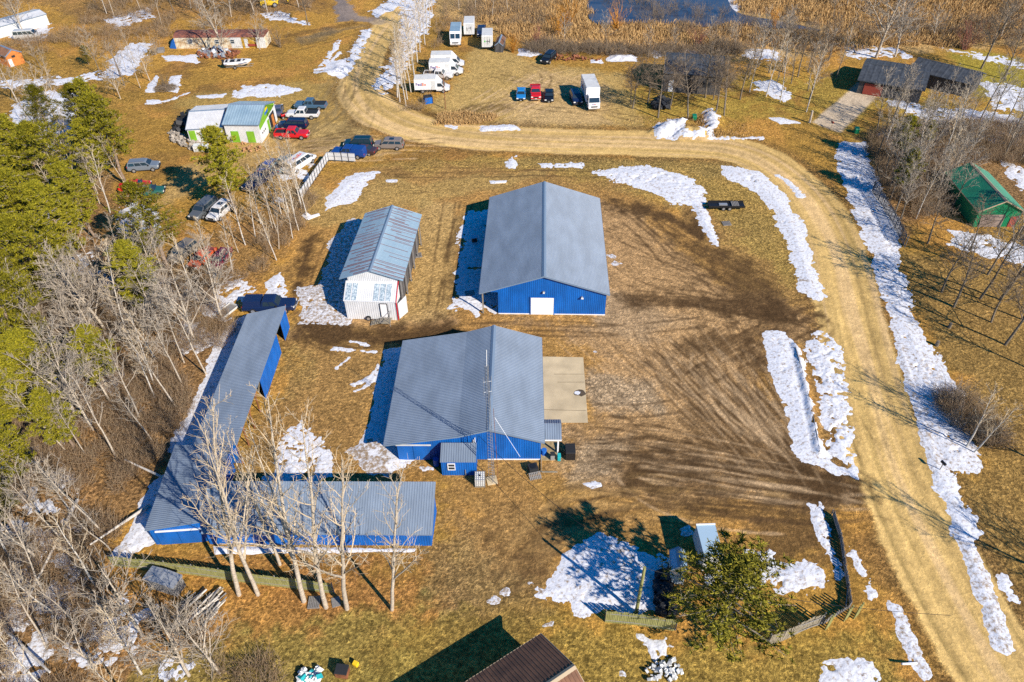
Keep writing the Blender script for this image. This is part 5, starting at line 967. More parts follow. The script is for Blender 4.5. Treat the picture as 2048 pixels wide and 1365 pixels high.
        box(e, 'roof', 'wroof', -L/2+.05, L/2-1.1, -w+.05, w-.05, 3.0, 3.05); wheels(e, (-L*.27, L*.34), w, .42); lamps(e, L, w, 1.0, 1.4)
    if cover == 'snowtop': pass
    return e
def trailer(px, py, deg, label, L=4.8, w=1.15, h=3.0, marks=(), roof='offwhite', wheel=True, name='cargo_trailer'):
    p = P(px, py, .6); p.z = 0; e = empty(name, p, R(deg), label, 'trailer'); box(e, 'body', 'white', -L/2, L/2, -w, w, .65, h); box(e, 'roof', roof, -L/2+.04, L/2-.04, -w+.04, w-.04, h, h+.05)
    for s_ in (-1, 1): box(e, 'rear_door', 'offwhite', -L/2-.02, -L/2, *sorted((s_*.02, s_*(w-.06))), .75, h-.1); [box(e, 'hinge', 'galv', -L/2-.035, -L/2-.02, *sorted((s_*a, s_*(a+.04))), .8, h-.2) for a in (.12, .5)]
    mb = MB(); box(e, 'bumper', 'dark', -L/2-.06, -L/2+.02, -w, w, .5, .64)
    for k, (m, y0, y1, z0, z1) in enumerate(marks): box(e, 'mark', m, -L/2-.05, -L/2-.03, y0, y1, z0, z1)
    if wheel: wheels(e, (-L*.12, L*.12), w, .36)
    return e
WH = (.62, .62, .62); NAVY = (.008, .02, .07); BLK = (.008, .010, .014); RED = (.55, .012, .02)
car('stepvan', 912, 78, -90, WH, 'white step van facing forward, leftmost of the trucks by the reeds')
trailer(939, 62, 90, 'white box trailer with black door markings, farthest back in the truck lot', marks=[('black', -.5, -.4, 1.5, 2.3), ('black', .35, .45, 1.4, 2.1), ('black', -.5, .1, 1.95, 2.05)])
trailer(975, 87, 90, 'white box trailer with green and black lettering on its rear doors', marks=[('black', -.6, -.5, 1.5, 2.3), ('black', -.2, -.1, 1.2, 2.2), ('greenl', .35, .6, 1.7, 2.0), ('black', -.6, .2, 1.8, 1.9)])
car('pickup', 963, 63, -90, NAVY, 'dark blue pickup truck half hidden behind the white box trailers', bed='dark')
car('boxvan', 896, 128, 0, WH, 'white delivery van in the row, farthest from the dirt road'); car('boxvan', 893, 143, -1, WH, 'white delivery van with large purple and orange lettering behind the white crew pickup')
car('pickup', 877, 151, -6, WH, 'white crew cab pickup parked between two white delivery vans', bed='open'); car('boxvan', 865, 177, 0, WH, 'white delivery van nearest the dark blue dumpster')
car('suv', 1097, 117, -115, BLK, 'black car with open bonnet and blue tarp at the edge of the reeds'); car('sedan', 1042, 188, -92, (.02, .20, .50), 'light blue small pickup facing forward beside the red flatbed', 'pickup truck'); car('pickup', 1071, 186, -90, RED, 'red pickup facing forward in the truck lot', L=5.4, bed='open')
car('sedan', 1098, 191, -93, BLK, 'black sedan parked right of the red pickup'); car('suv', 1152, 197, -84, NAVY, 'dark blue hatchback parked in the shadow of the white box truck', L=4.6); car('boxtruck', 1181, 198, -86, WH, 'tall white box truck facing forward with lettering above its grille')
car('pickup', 622, 211, 176, (.06, .12, .19), 'slate blue crew pickup with black bed cover, farthest in the row by the workshop'); car('pickup', 606, 229, 177, WH, 'white crew pickup with black bed cover in the row by the workshop')
car('suv', 586, 250, 176, (.005, .012, .05), 'dark navy suv between the white and the red pickup', L=5.2); car('pickup', 584, 269, -3, RED, 'red crew pickup with open bed, nearest in the row by the workshop', bed='open'); car('sedan', 556, 221, 100, (.08, .09, .14), 'grey car mostly hidden behind the workshop gable')
car('suv', 717, 287, 178, (.006, .03, .045), 'dark teal suv on the grass left of the silver suv'); car('suv', 778, 290, 176, (.20, .17, .15), 'silver grey suv standing alone beside the dirt road', L=5.0, cover='sunroof')
car('sedan', 726, 300, 165, (.055, .03, .035), 'dark maroon sedan wedged between two dark cars by the panel fence'); car('pickup', 699, 306, 168, (.01, .05, .22), 'blue pickup with bed cap parked behind the white panel fence', bed='cap')
car('sedan', 538, 332, 75, (.01, .05, .22), 'blue sedan half hidden by bare branches behind the panel fence'); car('pickup', 568, 330, 70, (.10, .16, .20), 'grey blue pickup beside the lettered white van', bed='open')
e = car('van', 600, 328, 62, WH, 'white van covered in red and purple lettering behind the bare birches', L=6.2)
lettering('FedEx', .8, (-1.2, -.55, 2.115), (0, 0, .2), 'redl', e); lettering('FedEx', .6, (-2.6, .1, 2.115), (0, 0, -.3), 'purple', e)
car('pickup', 517, 363, -115, NAVY, 'dark blue pickup parked near the lone pine', bed='dark'); car('suv', 408, 419, -108, (.09, .10, .11), 'dark grey suv with pale roof beside the white crossover', L=5.3); car('suv', 440, 424, -108, WH, 'white crossover with dark sunroof on the brown grass', cover='sunroof', L=4.6)
car('suv', 366, 506, -110, (.20, .17, .13), 'dull tan car under bare branches, leftmost of the three by the brush'); car('sedan', 404, 516, -108, (.50, .09, .03), 'orange red car among bare branches, middle of the three by the brush'); car('sedan', 441, 518, -95, (.13, .012, .03), 'dark red car among bare branches, rightmost of the three by the brush')
car('sedan', 270, 372, 15, RED, 'bright red car half hidden behind the big pines'); car('sedan', 297, 382, 10, (.02, .10, .08), 'dark green car beside the red car behind the pines'); car('suv', 288, 333, 8, (.15, .18, .22), 'silver wagon parked beneath the pines north of the red car')
car('pickup', 540, 611, 0, NAVY, 'dark navy truck with green stripe parked behind the long blue shed', bed='cap', L=6.4); car('van', 56, 73, 8, (.5, .5, .48), 'silver passenger van parked on the far lawn at upper left', L=5.6)
# boat on its trailer
e = empty('motor_boat', P(476, 128, .8), R(6), 'white and blue open motor boat on a road trailer on the lawn', 'boat'); e.location.z = .55
prof_ = [(-2.6, .95, .1, .9), (-1, 1.0, .0, .9), (.8, .9, .05, .95), (2.0, .5, .3, 1.05), (2.8, .06, .8, 1.1)]
mb = loft([[(x, -w_*.5, z0), (x, w_*.5, z0), (x, w_, (z0+z1)/2), (x, w_, z1), (x, -w_, z1), (x, -w_, (z0+z1)/2)] for x, w_, z0, z1 in prof_]); mb.build('hull', 'white', e)
box(e, 'cockpit', 'dark', -2.3, 1.2, -.78, .78, .86, .92) if False else None
mb = MB(); mb.poly([(-2.4, -.78, .93), (.8, -.72, .96), (1.8, -.3, 1.03), (1.8, .3, 1.03), (.8, .72, .96), (-2.4, .78, .93)]); mb.build('cockpit', 'dark', e)
for x in (-1.8, -.4, .8): box(e, 'seat', 'offwhite', x, x+.35, -.65, .65, .94, 1.12)
mb = MB(); mb.poly([(-2.6, -.97, .45), (.8, -.92, .5), (2.0, -.52, .68), (2.0, -.53, .8), (.8, -.93, .65), (-2.6, -.98, .6)]); mb.build('hull_stripe', 'denim', e); box(e, 'outboard_motor', 'dark', -3.1, -2.62, -.22, .22, .2, 1.2)
for s_ in (-.6, .6): box(e, 'trailer_rail', 'galv', -2.4, 3.6 if s_ > 9 else 3.0, s_-.04, s_+.04, -.15, -.07)
wheels(e, (-.6,), .85, .3); [setattr(c, 'location', (0, 0, -.55)) for c in e.children if c.name.startswith('wheel')]
# black flat trailer
e = empty('flatbed_trailer', P(1452, 413, .3), R(-2), 'long black flatbed trailer with grey load on the grass', 'trailer'); e.location.z = 0; box(e, 'bed', 'black', -2.6, 2.6, -.75, .75, .45, .6)
for s_ in (-.78, .78): box(e, 'rail', 'black', -2.6, 2.6, s_-.03, s_+.03, .6, .8)
box(e, 'load', 'galv', -1.1, .1, -.3, .2, .6, .75); [box(e, 'load', 'greywood', .7+i*.22, .85+i*.22, -.6, .6, .6, .8) for i in range(5)]; wheels(e, (-.5, .4), .78, .3); mb = MB(); mb.bar((-2.6, 0, .5), (-3.6, 0, .45), .05, 4); mb.build('hitch', 'black', e)
# people and small machine at the workshop door
def person(px, py, face, label, top, legs, bend=0.0, cap=None):
    e = empty('person', P(px, py, 0), face, label, 'person')
    V = [(0, 0, .92), (0, 0, 1.15), (.10*bend, 0, 1.42), (.16*bend, 0, 1.56), (.20*bend+.02, 0, 1.68), (0, .10, .88), (.05, .11, .48), (0, .12, .06), (.14, .12, .03), (0, -.10, .88), (-.06, -.11, .48), (-.1, -.12, .06), (.04, -.12, .03),
         (.1*bend, .20, 1.40), (.12, .27, 1.12), (.28, .22, .95), (.1*bend, -.20, 1.40), (.10, -.27, 1.12), (.26, -.22, .95)]
    E_ = [(0, 1), (1, 2), (2, 3), (3, 4), (0, 5), (5, 6), (6, 7), (7, 8), (0, 9), (9, 10), (10, 11), (11, 12), (2, 13), (13, 14), (14, 15), (2, 16), (16, 17), (17, 18)]
    rr = [.15, .15, .17, .06, .11, .10, .07, .05, .045, .10, .07, .05, .045, .075, .055, .04, .075, .055, .04]
    me = bpy.data.meshes.new('body'); me.from_pydata(V, E_, []); o = bpy.data.objects.new('body', me); COL.objects.link(o); o.parent = e
    md = o.modifiers.new('skin', 'SKIN'); sv = me.skin_vertices[0].data if me.skin_vertices else None
    if sv is None:
        bpy.context.view_layer.objects.active = o; o.select_set(True); 
    for i, r in enumerate(rr):
        me.skin_vertices[0].data[i].radius = (r, r)
    me.skin_vertices[0].data[0].use_root = True
    ss = o.modifiers.new('sub', 'SUBSURF'); ss.levels = 1; ss.render_levels = 1; me.materials.append(M[top])
    mb = MB(); mb.bar((.20*bend+.02, 0, 1.58), (.20*bend+.02, 0, 1.80), .09, 8, .07); mb.build('head', 'skin', e); mb = MB(); mb.bar((.20*bend+.01, 0, 1.74), (.20*bend, 0, 1.84), .105, 8, .06); mb.build('cap', cap or 'dark', e)
    mb = MB(); mb.bar((0, .10, .9), (.05, .11, .48), .11, 7, .085); mb.bar((.05, .11, .48), (0, .12, .1), .085, 7, .065); mb.bar((0, -.10, .9), (-.06, -.11, .48), .11, 7, .085); mb.bar((-.06, -.11, .48), (-.1, -.12, .1), .085, 7, .065); mb.build('trousers', legs, e)
person(551, 272, 0.1, 'person in dark top and blue trousers standing behind the red pickup', 'khaki', 'denim', .5); person(557, 268, 2.6, 'person in red cap bending at the red pickup tailgate', 'denim', 'khaki', 1.2, 'redp')
e = empty('quad_bike', P(572, 236, .0), R(30), 'small red and black quad bike parked before the white pickup', 'quad bike'); mb = loft([ring(-.8, .3, .45, .75, .05), ring(-.2, .28, .4, .85, .05), ring(.3, .22, .4, .95, .05), ring(.85, .35, .45, .75, .05)]); mb.build('body', 'redp', e); wheels(e, (-.6, .6), .5, .28); box(e, 'seat', 'dark', -.6, .15, -.18, .18, .85, .95); mb = MB(); mb.bar((.35, -.4, 1.1), (.35, .4, 1.1), .03, 5); mb.bar((.35, 0, .8), (.35, 0, 1.1), .04, 5); mb.build('handlebar', 'dark', e)
# totes and clutter near the workshop
for x, lb in ((396, 'white square tote tank on the stones, left of the pair'), (413, 'white square tote tank on the stones, right of the pair')): e = empty('tote_tank', P(x, 302, 0), .1, lb, 'tank'); box(e, 'tank', 'ibc', -.5, .5, -.5, .5, .15, 1.1); box(e, 'pallet', 'wood', -.55, .55, -.55, .55, 0, .13); mb = MB(); [mb.box(-.52+i*.26-.015, -.52+i*.26+.015, -.53, -.505, .15, 1.12) for i in range(5)]; [mb.box(-.52, .52, -.545, -.53, .3+i*.25, .33+i*.25) for i in range(4)]; mb.build('cage', 'galv', e)
def rocks(name, px, n, r0, r1, m, label, cat, seed=0, squash=.7, kind='stuff'):
    r = random.Random(seed); mb = MB(); pts = wpts(px)
    xs = [p[0] for p in pts]; ys_ = [p[1] for p in pts]; k = 0
    while k < n:
        x, y = r.uniform(min(xs), max(xs)), r.uniform(min(ys_), max(ys_))
        if sdpoly(pts, np.array([x]), np.array([y]))[0] > 0: continue
        k += 1; a = r.uniform(r0, r1); z = a*squash*.5+r.uniform(0, a*.5); b = len(mb.v); q = Matrix.Rotation(r.uniform(0, 6), 3, Vector((r.random(), r.random(), 1)).normalized())
        for i in range(8): c = Vector(((i & 1)*2-1, ((i >> 1) & 1)*2-1, ((i >> 2)*2-1)*squash))*a*.5*r.uniform(.7, 1.2); c = q @ c; mb.v.append((x+c.x, y+c.y, z+c.z))
        for f in ((0, 2, 3, 1), (4, 5, 7, 6), (0, 1, 5, 4), (1, 3, 7, 5), (3, 2, 6, 7), (2, 0, 4, 6)): mb.f.append(tuple(b+i for i in f))
    o = mb.build(name, m); tag(o, label, cat, kind=kind); return o
rocks('rubble', [(335, 268), (350, 262), (385, 285), (440, 300), (430, 308), (385, 302), (345, 285)], 190, .22, .6, 'stone', 'rough row of piled stones along the grass by the workshop', 'stones', 1)
rocks('debris', [(1290, 1330), (1345, 1320), (1370, 1345), (1340, 1365), (1295, 1362)], 60, .12, .35, 'offwhite', 'scattered white rubbish on the grass at the bottom', 'litter', 2)
rocks('debris', [(600, 1345), (640, 1338), (645, 1365), (600, 1368)], 45, .2, .5, 'ibc', 'pile of white and teal rubbish at the bottom edge', 'litter', 3); rocks('debris', [(605, 1345), (640, 1342), (640, 1362), (605, 1362)], 14, .2, .5, 'teal', 'teal scraps in the rubbish pile at the bottom edge', 'litter', 4)
rocks('scrap_heap', [(420, 100), (480, 105), (470, 120), (400, 118), (395, 108)], 90, .25, .7, 'ruststeel', 'heap of rusty scrap in front of the mobile home', 'scrap', 5); rocks('scrap_heap', [(400, 100), (460, 104), (450, 118), (400, 118)], 60, .3, .9, 'galv', 'grey metal scrap heaped before the mobile home', 'scrap', 6)
rocks('debris', [(485, 285), (520, 282), (530, 295), (500, 312), (480, 300)], 26, .15, .5, 'litroof_scrap', 'yellow and dark parts lying beside the workshop corner', 'scrap', 7)
rocks('scrap_heap', [(1305, 208), (1320, 195), (1340, 205), (1345, 220), (1305, 220)], 80, .3, .9, 'dark', 'dark heap of scrap on snow in front of the barn', 'scrap', 8)
rocks('scrap_heap', [(1310, 1150), (1340, 1150), (1345, 1235), (1315, 1232)], 90, .25, .8, 'dark', 'dark pile of junk between the utility pole and the big pine', 'scrap', 9)
rocks('scrap_heap', [(355, 238), (385, 228), (378, 262), (350, 268)], 50, .3, 1., 'dark', 'dark junk heaped in the shade left of the workshop annex', 'scrap', 11)
rocks('scrap_heap', [(1110, 112), (1150, 112), (1200, 120), (1200, 124), (1112, 122)], 40, .2, .6, 'ruststeel', 'rusty junk lying along the edge of the reeds', 'scrap', 12)
e = empty('yellow_digger', P(540, 14, 0), .3, 'yellow earth mover parked at the top edge among bare trees', 'digger'); body(e, (.6, .4, .02), 4.2, 1.1, [(0, .7, 1.6, .9), (.4, .6, 1.8, 1), (.7, .6, 1.5, 1), (1, .7, 1.2, .8)]); cabin(e, (.6, .4, .02), -.6, -.5, .5, .6, 1.7, 2.7, .7, .65, doors=1); mb = MB(); mb.bar((2, 0, 1.2), (3.6, 0, 2.6), .15, 5); mb.bar((3.6, 0, 2.6), (4.6, 0, .8), .12, 5); mb.build('arm', 'yellow', e); wheels(e, (-1.3, 1.2), 1.1, .6)
for x, y, lb, m_ in ((572, 412, 'white sheet panel lying flat on the grass, left of two', 0), (588, 405, '', 0)): pass
for (pts_, lb) in (([(603, 432), (612, 424), (622, 431), (613, 440)], 'white flat panel on the grass beneath the birches'), ([(613, 434), (638, 427), (640, 431), (616, 440)], 'narrow white board on the grass beside the flat panel'), ([(990, 364), (1012, 363), (1012, 366), (990, 367)], 'small white board on the dirt behind the large blue building')):
    mb = MB(); q = [P(a, b, .05) for a, b in pts_]; mb.hexa([p+Vector((0, 0, -.05)) for p in q][::-1]+[p+Vector((0, 0, .03)) for p in q][::-1]); tag(mb.build('metal_sheet', 'white'), lb, 'sheet')
# green stake heap of logs near the plank shed
r = random.Random(4); e = empty('log_pile', P(405, 1218, 0), 0, 'messy pile of pale split logs on leaves beside the plank shed', 'log pile')
for k in range(55):
    c = Vector((r.uniform(-1.7, 1.5), r.uniform(-1.1, 1.3), .1+r.random()*.5)); t = R(60)+r.gauss(0, .18); d = Vector((math.cos(t), math.sin(t), r.gauss(0, .05)))*r.uniform(.5, .95); mb = MB(); mb.bar(c-d, c+d, r.uniform(.05, .09), 6); mb.build('log', r.choice(('greywood', 'bark_white', 'wood')), e)
rocks('leaf_bank', [(300, 1175), (330, 1172), (330, 1180), (300, 1182)], 5, .2, .4, 'wood', 'few boards lying below the plank shed', 'boards', 13)
pallet(629, 1206, 'dark slatted pallet leaning beside the poplar trunk', .05, 'greywood', w=1.0, d=1.1); 
for (x, y, lb) in ((672, 1205, 'grey flat stone board between the two rightmost close poplars'),): e = empty('board', P(x, y, 0), .3, lb, 'board'); box(e, 'sheet', 'greywood', -.35, .35, -.45, .45, .02, .08)

# ================================================================ TREES
def tubes(segs, n=3):
    s = np.array(segs, np.float32); a = s[:, 0:3]; b = s[:, 3:6]; ra = s[:, 6]; rb = s[:, 7]; d = b-a; L = np.linalg.norm(d, axis=1, keepdims=True)+1e-9; d = d/L
    h = np.where(np.abs(d[:, 2:3]) > .9, np.array([[1., 0, 0]]), np.array([[0, 0, 1.]])); u = np.cross(d, h); u /= np.linalg.norm(u, axis=1, keepdims=True)+1e-9; v = np.cross(d, u)
    V = []
    for base, rr in ((a, ra), (b, rb)):
        for i in range(n): t = 2*math.pi*i/n; V.append(base+(u*math.cos(t)+v*math.sin(t))*rr[:, None])
    V = np.stack(V, 1); k = np.arange(len(s))[:, None]*2*n; Fs = np.concatenate([np.concatenate([k+i, k+(i+1) % n, k+n+(i+1) % n, k+n+i], 1) for i in range(n)], 0)
    return V.reshape(-1, 3), Fs
KINDS = {
 # h, trunk r, first limb, limbs, limb length factor, limb angle, levels, kids, tropism, lean
 'poplar': dict(h=22, r=.21, f0=.26, n=22, ll=.21, ang=34, kids=(5, 2), up=.5, rmin=0.015, bark='bark_light', tw='twig_pale', fork=True),
 'birch':  dict(h=12, r=.12, f0=.30, n=20, ll=.25, ang=42, kids=(5, 3), up=.35, rmin=0.017, bark='bark_white', tw='twig_pale'),
 'aspen':  dict(h=12, r=.11, f0=.38, n=16, ll=.30, ang=42, kids=(5, 3), up=.25, rmin=0.017, bark='bark_light', tw='twig_grey'),
 'oak':    dict(h=11, r=.17, f0=.33, n=24, ll=.38, ang=55, kids=(7, 5), up=.10, rmin=0.020, bark='bark_dark', tw='twig_dark'),
 'maple':  dict(h=11, r=.13, f0=.30, n=17, ll=.32, ang=44, kids=(6, 4), up=.25, rmin=0.019, bark='bark_dark', tw='twig_grey'),
 'spread': dict(h=9, r=.14, f0=.18, n=13, ll=.46, ang=50, kids=(6, 4), up=.05, rmin=0.019, bark='bark_light', tw='twig_grey', fork=True),
}
def gen_tree(kind, seed):
    K = KINDS[kind]; r = random.Random(seed); H = K['h']; tr_, tw = [], []
    def wander(p, d, L, r0, r1, n, out, up, w):
        pts = [p]
        for i in range(n):
            d = (d+Vector((r.gauss(0, w), r.gauss(0, w), r.gauss(0, w)+up/n))).normalized(); q = p+d*(L/n); a = r0+(r1-r0)*i/n; b = r0+(r1-r0)*(i+1)/n
            out.append((*p, *q, a, b)); p = q; pts.append(p)
        return pts, d
    def stem(p, d, L, r0, out):
        return wander(p, d, L, r0, r0*.16, 12, out, .15, .035)[0]
    stems = [(stem(Vector((0, 0, 0)), Vector((r.gauss(0, .04), r.gauss(0, .04), 1)), H, K['r'], tr_), H, K['r'], K['f0'], K['n'])]
    if K.get('fork'):
        p = stems[0][0]
        for k in range(2 if kind == 'poplar' else 3): b = p[3+k]; t = r.uniform(0, 6.28); s = Vector((math.cos(t)*.5, math.sin(t)*.5, 1)); L = H*r.uniform(.45, .6); stems.append((stem(b, s.normalized(), L, K['r']*.5, tr_), L, K['r']*.5, .25, K['n']//2))
    for pts, L, rad, f0, n in stems:
        for i in range(n):
            f = f0+(1-f0)*(i+r.random()*.6)/n; k = min(f*12, 11.99); a = pts[int(k)]; b = pts[int(k)+1]; p = a.lerp(b, k-int(k)); t = i*2.4+r.gauss(0, .4)
            an = R(K['ang']*r.uniform(.75, 1.25)); ax = (b-a).normalized(); side = Vector((math.cos(t), math.sin(t), 0)); d = (ax*math.cos(an)+side*math.sin(an)).normalized()
            ln = L*K['ll']*(1.15-f*.75)*r.uniform(.75, 1.2); r0 = max(.03, rad*.46*(1.15-f))
            lp, _ = wander(p, d, ln, r0, K['rmin'], 5, tw, K['up'], .10)
            for j in range(K['kids'][0]):
                g = .2+.8*(j+r.random())/K['kids'][0]; kk = min(g*5, 4.99); a2 = lp[int(kk)]; b2 = lp[int(kk)+1]; p2 = a2.lerp(b2, kk-int(kk)); ax2 = (b2-a2).normalized()
                q = ax2.orthogonal(); q.rotate(Matrix.Rotation(r.uniform(0, 6.28), 3, ax2)); d2 = (ax2+q*r.uniform(.6, 1.1)+Vector((0, 0, .25))).normalized(); l2 = ln*r.uniform(.28, .5)*(1.1-g*.5)
                cp_, _ = wander(p2, d2, l2, max(K['rmin'], r0*.35), K['rmin']*.8, 3, tw, .2, .13)
                for m in range(K['kids'][1]):
                    c = cp_[r.randint(0, 3)]; d3 = (d2+Vector((r.gauss(0, .6), r.gauss(0, .6), r.gauss(.15, .5)))).normalized(); wander(c, d3, l2*r.uniform(.35, .7), K['rmin']*.85, K['rmin']*.5, 1, tw, .0, .1)
    return tubes(tr_, 8), tubes(tw, 3)
TREES = {}
def tree_proto(kind, i):
    if (kind, i) not in TREES:
        K = KINDS[kind]; (v1, f1), (v2, f2) = gen_tree(kind, sum(map(ord, kind))*7+i); a = np_mesh('trunk', v1, f1, K['bark'], smooth=True); b = np_mesh('crown', v2, f2, K['tw'])
        TREES[(kind, i)] = (a.data, b.data); bpy.data.objects.remove(a); bpy.data.objects.remove(b)
    return TREES[(kind, i)]
def needle_mesh(seed, h=13, rad=3.6, c0=.22, tufts=2600):
    r = random.Random(seed); tr_, br, V, Fc = [], [], [], []
    p = Vector((0, 0, 0)); pts = [p]
    for i in range(12): q = p+Vector((r.gauss(0, .08), r.gauss(0, .08), h/12)); tr_.append((*p, *q, .24*(1-i/12.5), .24*(1-(i+1)/12.5))); p = q; pts.append(p)
    limbs = []
    n = 62
    for i in range(n):
        f = c0+(1-c0)*(i+r.random()*.5)/n; k = min(f*12, 11.9); a = pts[int(k)].lerp(pts[int(k)+1], k-int(k)); t = i*2.39996+r.gauss(0, .3)
        g = (f-c0)/(1-c0); ln = rad*(math.sin(math.pi*min(1, (.18+g*.85)))**.7)*r.uniform(.6, 1.15); d = Vector((math.cos(t), math.sin(t), -.05+.7*g)).normalized()
        b = a; rr = .065*(1.2-f)
        for s in range(4): c = b+(d+Vector((r.gauss(0, .13), r.gauss(0, .13), .05+r.gauss(0, .08)))).normalized()*ln/4; br.append((*b, *c, rr*(1-s/4.5)+.01, rr*(1-(s+1)/4.5)+.01)); limbs.append((b.copy(), c.copy(), s)); b = c
    per = max(1, tufts//len(limbs))
    for a, c, s in limbs:
        for k in range(int(per*(.25+.5*s))+1):
            q = a.lerp(c, r.random())+Vector((r.gauss(0, .28), r.gauss(0, .28), r.gauss(.05, .16))); 
            if r.random() < .3: br.append((*a.lerp(c, .5), *q, .014, .01))
            sz = r.uniform(.24, .46); bidx = len(V)
            for m in range(9):
                t = r.uniform(0, 6.28); e_ = r.uniform(-.2, 1.2); d = Vector((math.cos(t)*math.cos(e_), math.sin(t)*math.cos(e_), math.sin(e_))); w = d.orthogonal().normalized()*sz*.11
                V += [tuple(q-w), tuple(q+w), tuple(q+d*sz)]; Fc.append((bidx, bidx+1, bidx+2)); bidx += 3
    # join each tuft into one island with a shared colour: triangles share their tuft centre
    return tubes(tr_, 8), tubes(br, 3), (np.array(V, np.float32), np.array(Fc, np.int32))
PINES = []
for i, (h_, rad, c0, tf_) in enumerate(((13, 3.5, .28, 2600), (13, 3.0, .35, 2200), (12, 4.1, .2, 3000), (10, 4.5, .16, 1900))):
    a, b, c = needle_mesh(40+i, h_, rad, c0, tf_); o1_ = np_mesh('trunk', *a, 'bark_pine', smooth=True); o2_ = np_mesh('branches', *b, 'twig_grey'); o3_ = np_mesh('crown', *c, 'needles2' if i == 3 else 'needles'); PINES.append((h_, o1_.data, o2_.data, o3_.data)); [bpy.data.objects.remove(o) for o in (o1_, o2_, o3_)]
def shrub_mesh(seed, n=16, h=2.6, sp=.55, twig=8):
    r = random.Random(seed); s = []
    for i in range(n):
        t = r.uniform(0, 6.28); d = Vector((math.cos(t)*sp*r.random(), math.sin(t)*sp*r.random(), 1)).normalized(); p = Vector((r.gauss(0, .15), r.gauss(0, .15), 0)); L = h*r.uniform(.6, 1.1); pts = [p]
        for k in range(4): d = (d+Vector((r.gauss(0, .15), r.gauss(0, .15), .05))).normalized(); q = p+d*L/4; s.append((*p, *q, .026-.004*k, .022-.004*k)); p = q; pts.append(p)
        for k in range(twig): a = pts[r.randint(1, 4)]; e_ = (d+Vector((r.gauss(0, .7), r.gauss(0, .7), r.gauss(.2, .4)))).normalized(); s.append((*a, *(a+e_*L*r.uniform(.15, .4)), .011, .006))
    return tubes(s, 3)
def mk(name, me, parent): o = bpy.data.objects.new(name, me); COL.objects.link(o); o.parent = parent; return o
tr_rng = random.Random(21)
def put_tree(kind, px, py, h, label, group=None, lean=0, name=None, world=None, yaw=None, wide=1.0):
    p = Vector((*world, 0)) if world else P(px, py); yaw = tr_rng.uniform(0, 6.28) if yaw is None else yaw
    e = empty(name or {'pine': 'pine_tree'}.get(kind, 'bare_tree'), p, yaw, label, 'tree', group)
    if kind == 'pine' or kind == 'bigpine':
        k = 3 if kind == 'bigpine' else tr_rng.randrange(3); H, a, b, c = PINES[k]; mk('trunk', a, e); mk('branches', b, e); mk('crown', c, e)
    else:
        i = tr_rng.randrange(4 if kind in ('aspen', 'birch') else 3); H = KINDS[kind]['h']; a, b = tree_proto(kind, i); mk('trunk', a, e); mk('crown', b, e)
    s = h/H; e.scale = (s*wide, s*wide, s); e.rotation_euler = (tr_rng.gauss(0, .03)+lean, tr_rng.gauss(0, .03), yaw); return e
BLD = [(P(a, b).xy, r_) for a, b, r_ in ((1090, 500, 14), (930, 800, 11), (760, 520, 9), (450, 250, 8), (1385, 160, 8), (1980, 400, 6))]
LM = [((x, y), t) for x, y, t in ((450, 640, 'the empty trailer box'), (380, 950, 'the blue corner shed'), (430, 760, 'the middle of the long shed'), (310, 640, 'the slim pine'), (60, 700, 'the lowest stand pines'), (215, 790, 'the small young pine'), (270, 628, 'the fallen birch trunk'), (110, 1090, 'the leaning grey trunk'), (60, 960, 'the left edge'), (320, 1165, 'the tin roofed plank shed'), (405, 1218, 'the log pile'), (250, 1110, 'the snow by the corner shed'),
      (50, 1300, 'the pale fallen trunk'), (480, 1330, 'the bottom edge'), (230, 1290, 'the snow in the thicket'), (365, 505, 'the dull tan car'), (440, 515, 'the dark red car'), (540, 400, 'the blue pickup by the pine'), (600, 420, 'the flat white panels'), (590, 520, 'the yard edge'), (100, 240, 'the big upper snow patch'), (160, 420, 'the middle of the pine stand'), (240, 330, 'the silver wagon'), (28, 108, 'the orange shed'), (56, 73, 'the silver van'), (241, 154, 'the dark wooden pole'), (330, 170, 'the brush heap'),
      (350, 80, 'the rusty mobile home'), (520, 90, 'the mobile home end'), (540, 14, 'the yellow earth mover'), (690, 20, 'the curved driveway'), (912, 70, 'the white step van'), (1000, 85, 'the brown shed'), (1060, 100, 'the white snow pile'), (1134, 55, 'the orange willow'), (1300, 60, 'the pond shore'), (1400, 105, 'the dark barn'), (1520, 110, 'the snow east of the barn'), (1545, 180, 'the snow patch among trees'), (1690, 190, 'the concrete driveway'), (1740, 120, 'the ranch house garage'), (1900, 140, 'the ranch house wing'),
      (1712, 266, 'the green roadside bin'), (1850, 240, 'the snowy lawn strip'), (2030, 270, 'the right edge'), (1980, 350, 'the green garage'), (1775, 430, 'the picket fence'), (1800, 360, 'the dark evergreens'), (1880, 330, 'the thicket middle'), (2000, 30, 'the marsh corner'), (1700, 40, 'the marsh middle'), (1900, 60, 'the reddish marsh thicket'))]
LM = [(P(*p).xy, t) for p, t in LM]; ZN = {}
ADJ = {'birch': 'white stemmed birch', 'aspen': 'slender pale tree', 'maple': 'grey fine twigged tree', 'oak': 'dark wide crowned tree', 'spread': 'low forking bare tree', 'pine': 'pine'}
def look(kind, h, w): q = Vector(w); return ('tall ' if h > 10.8 else 'short ' if h < 8.6 else '')+ADJ[kind]+', nearest '+min(LM, key=lambda l: (l[0]-q).length)[1]
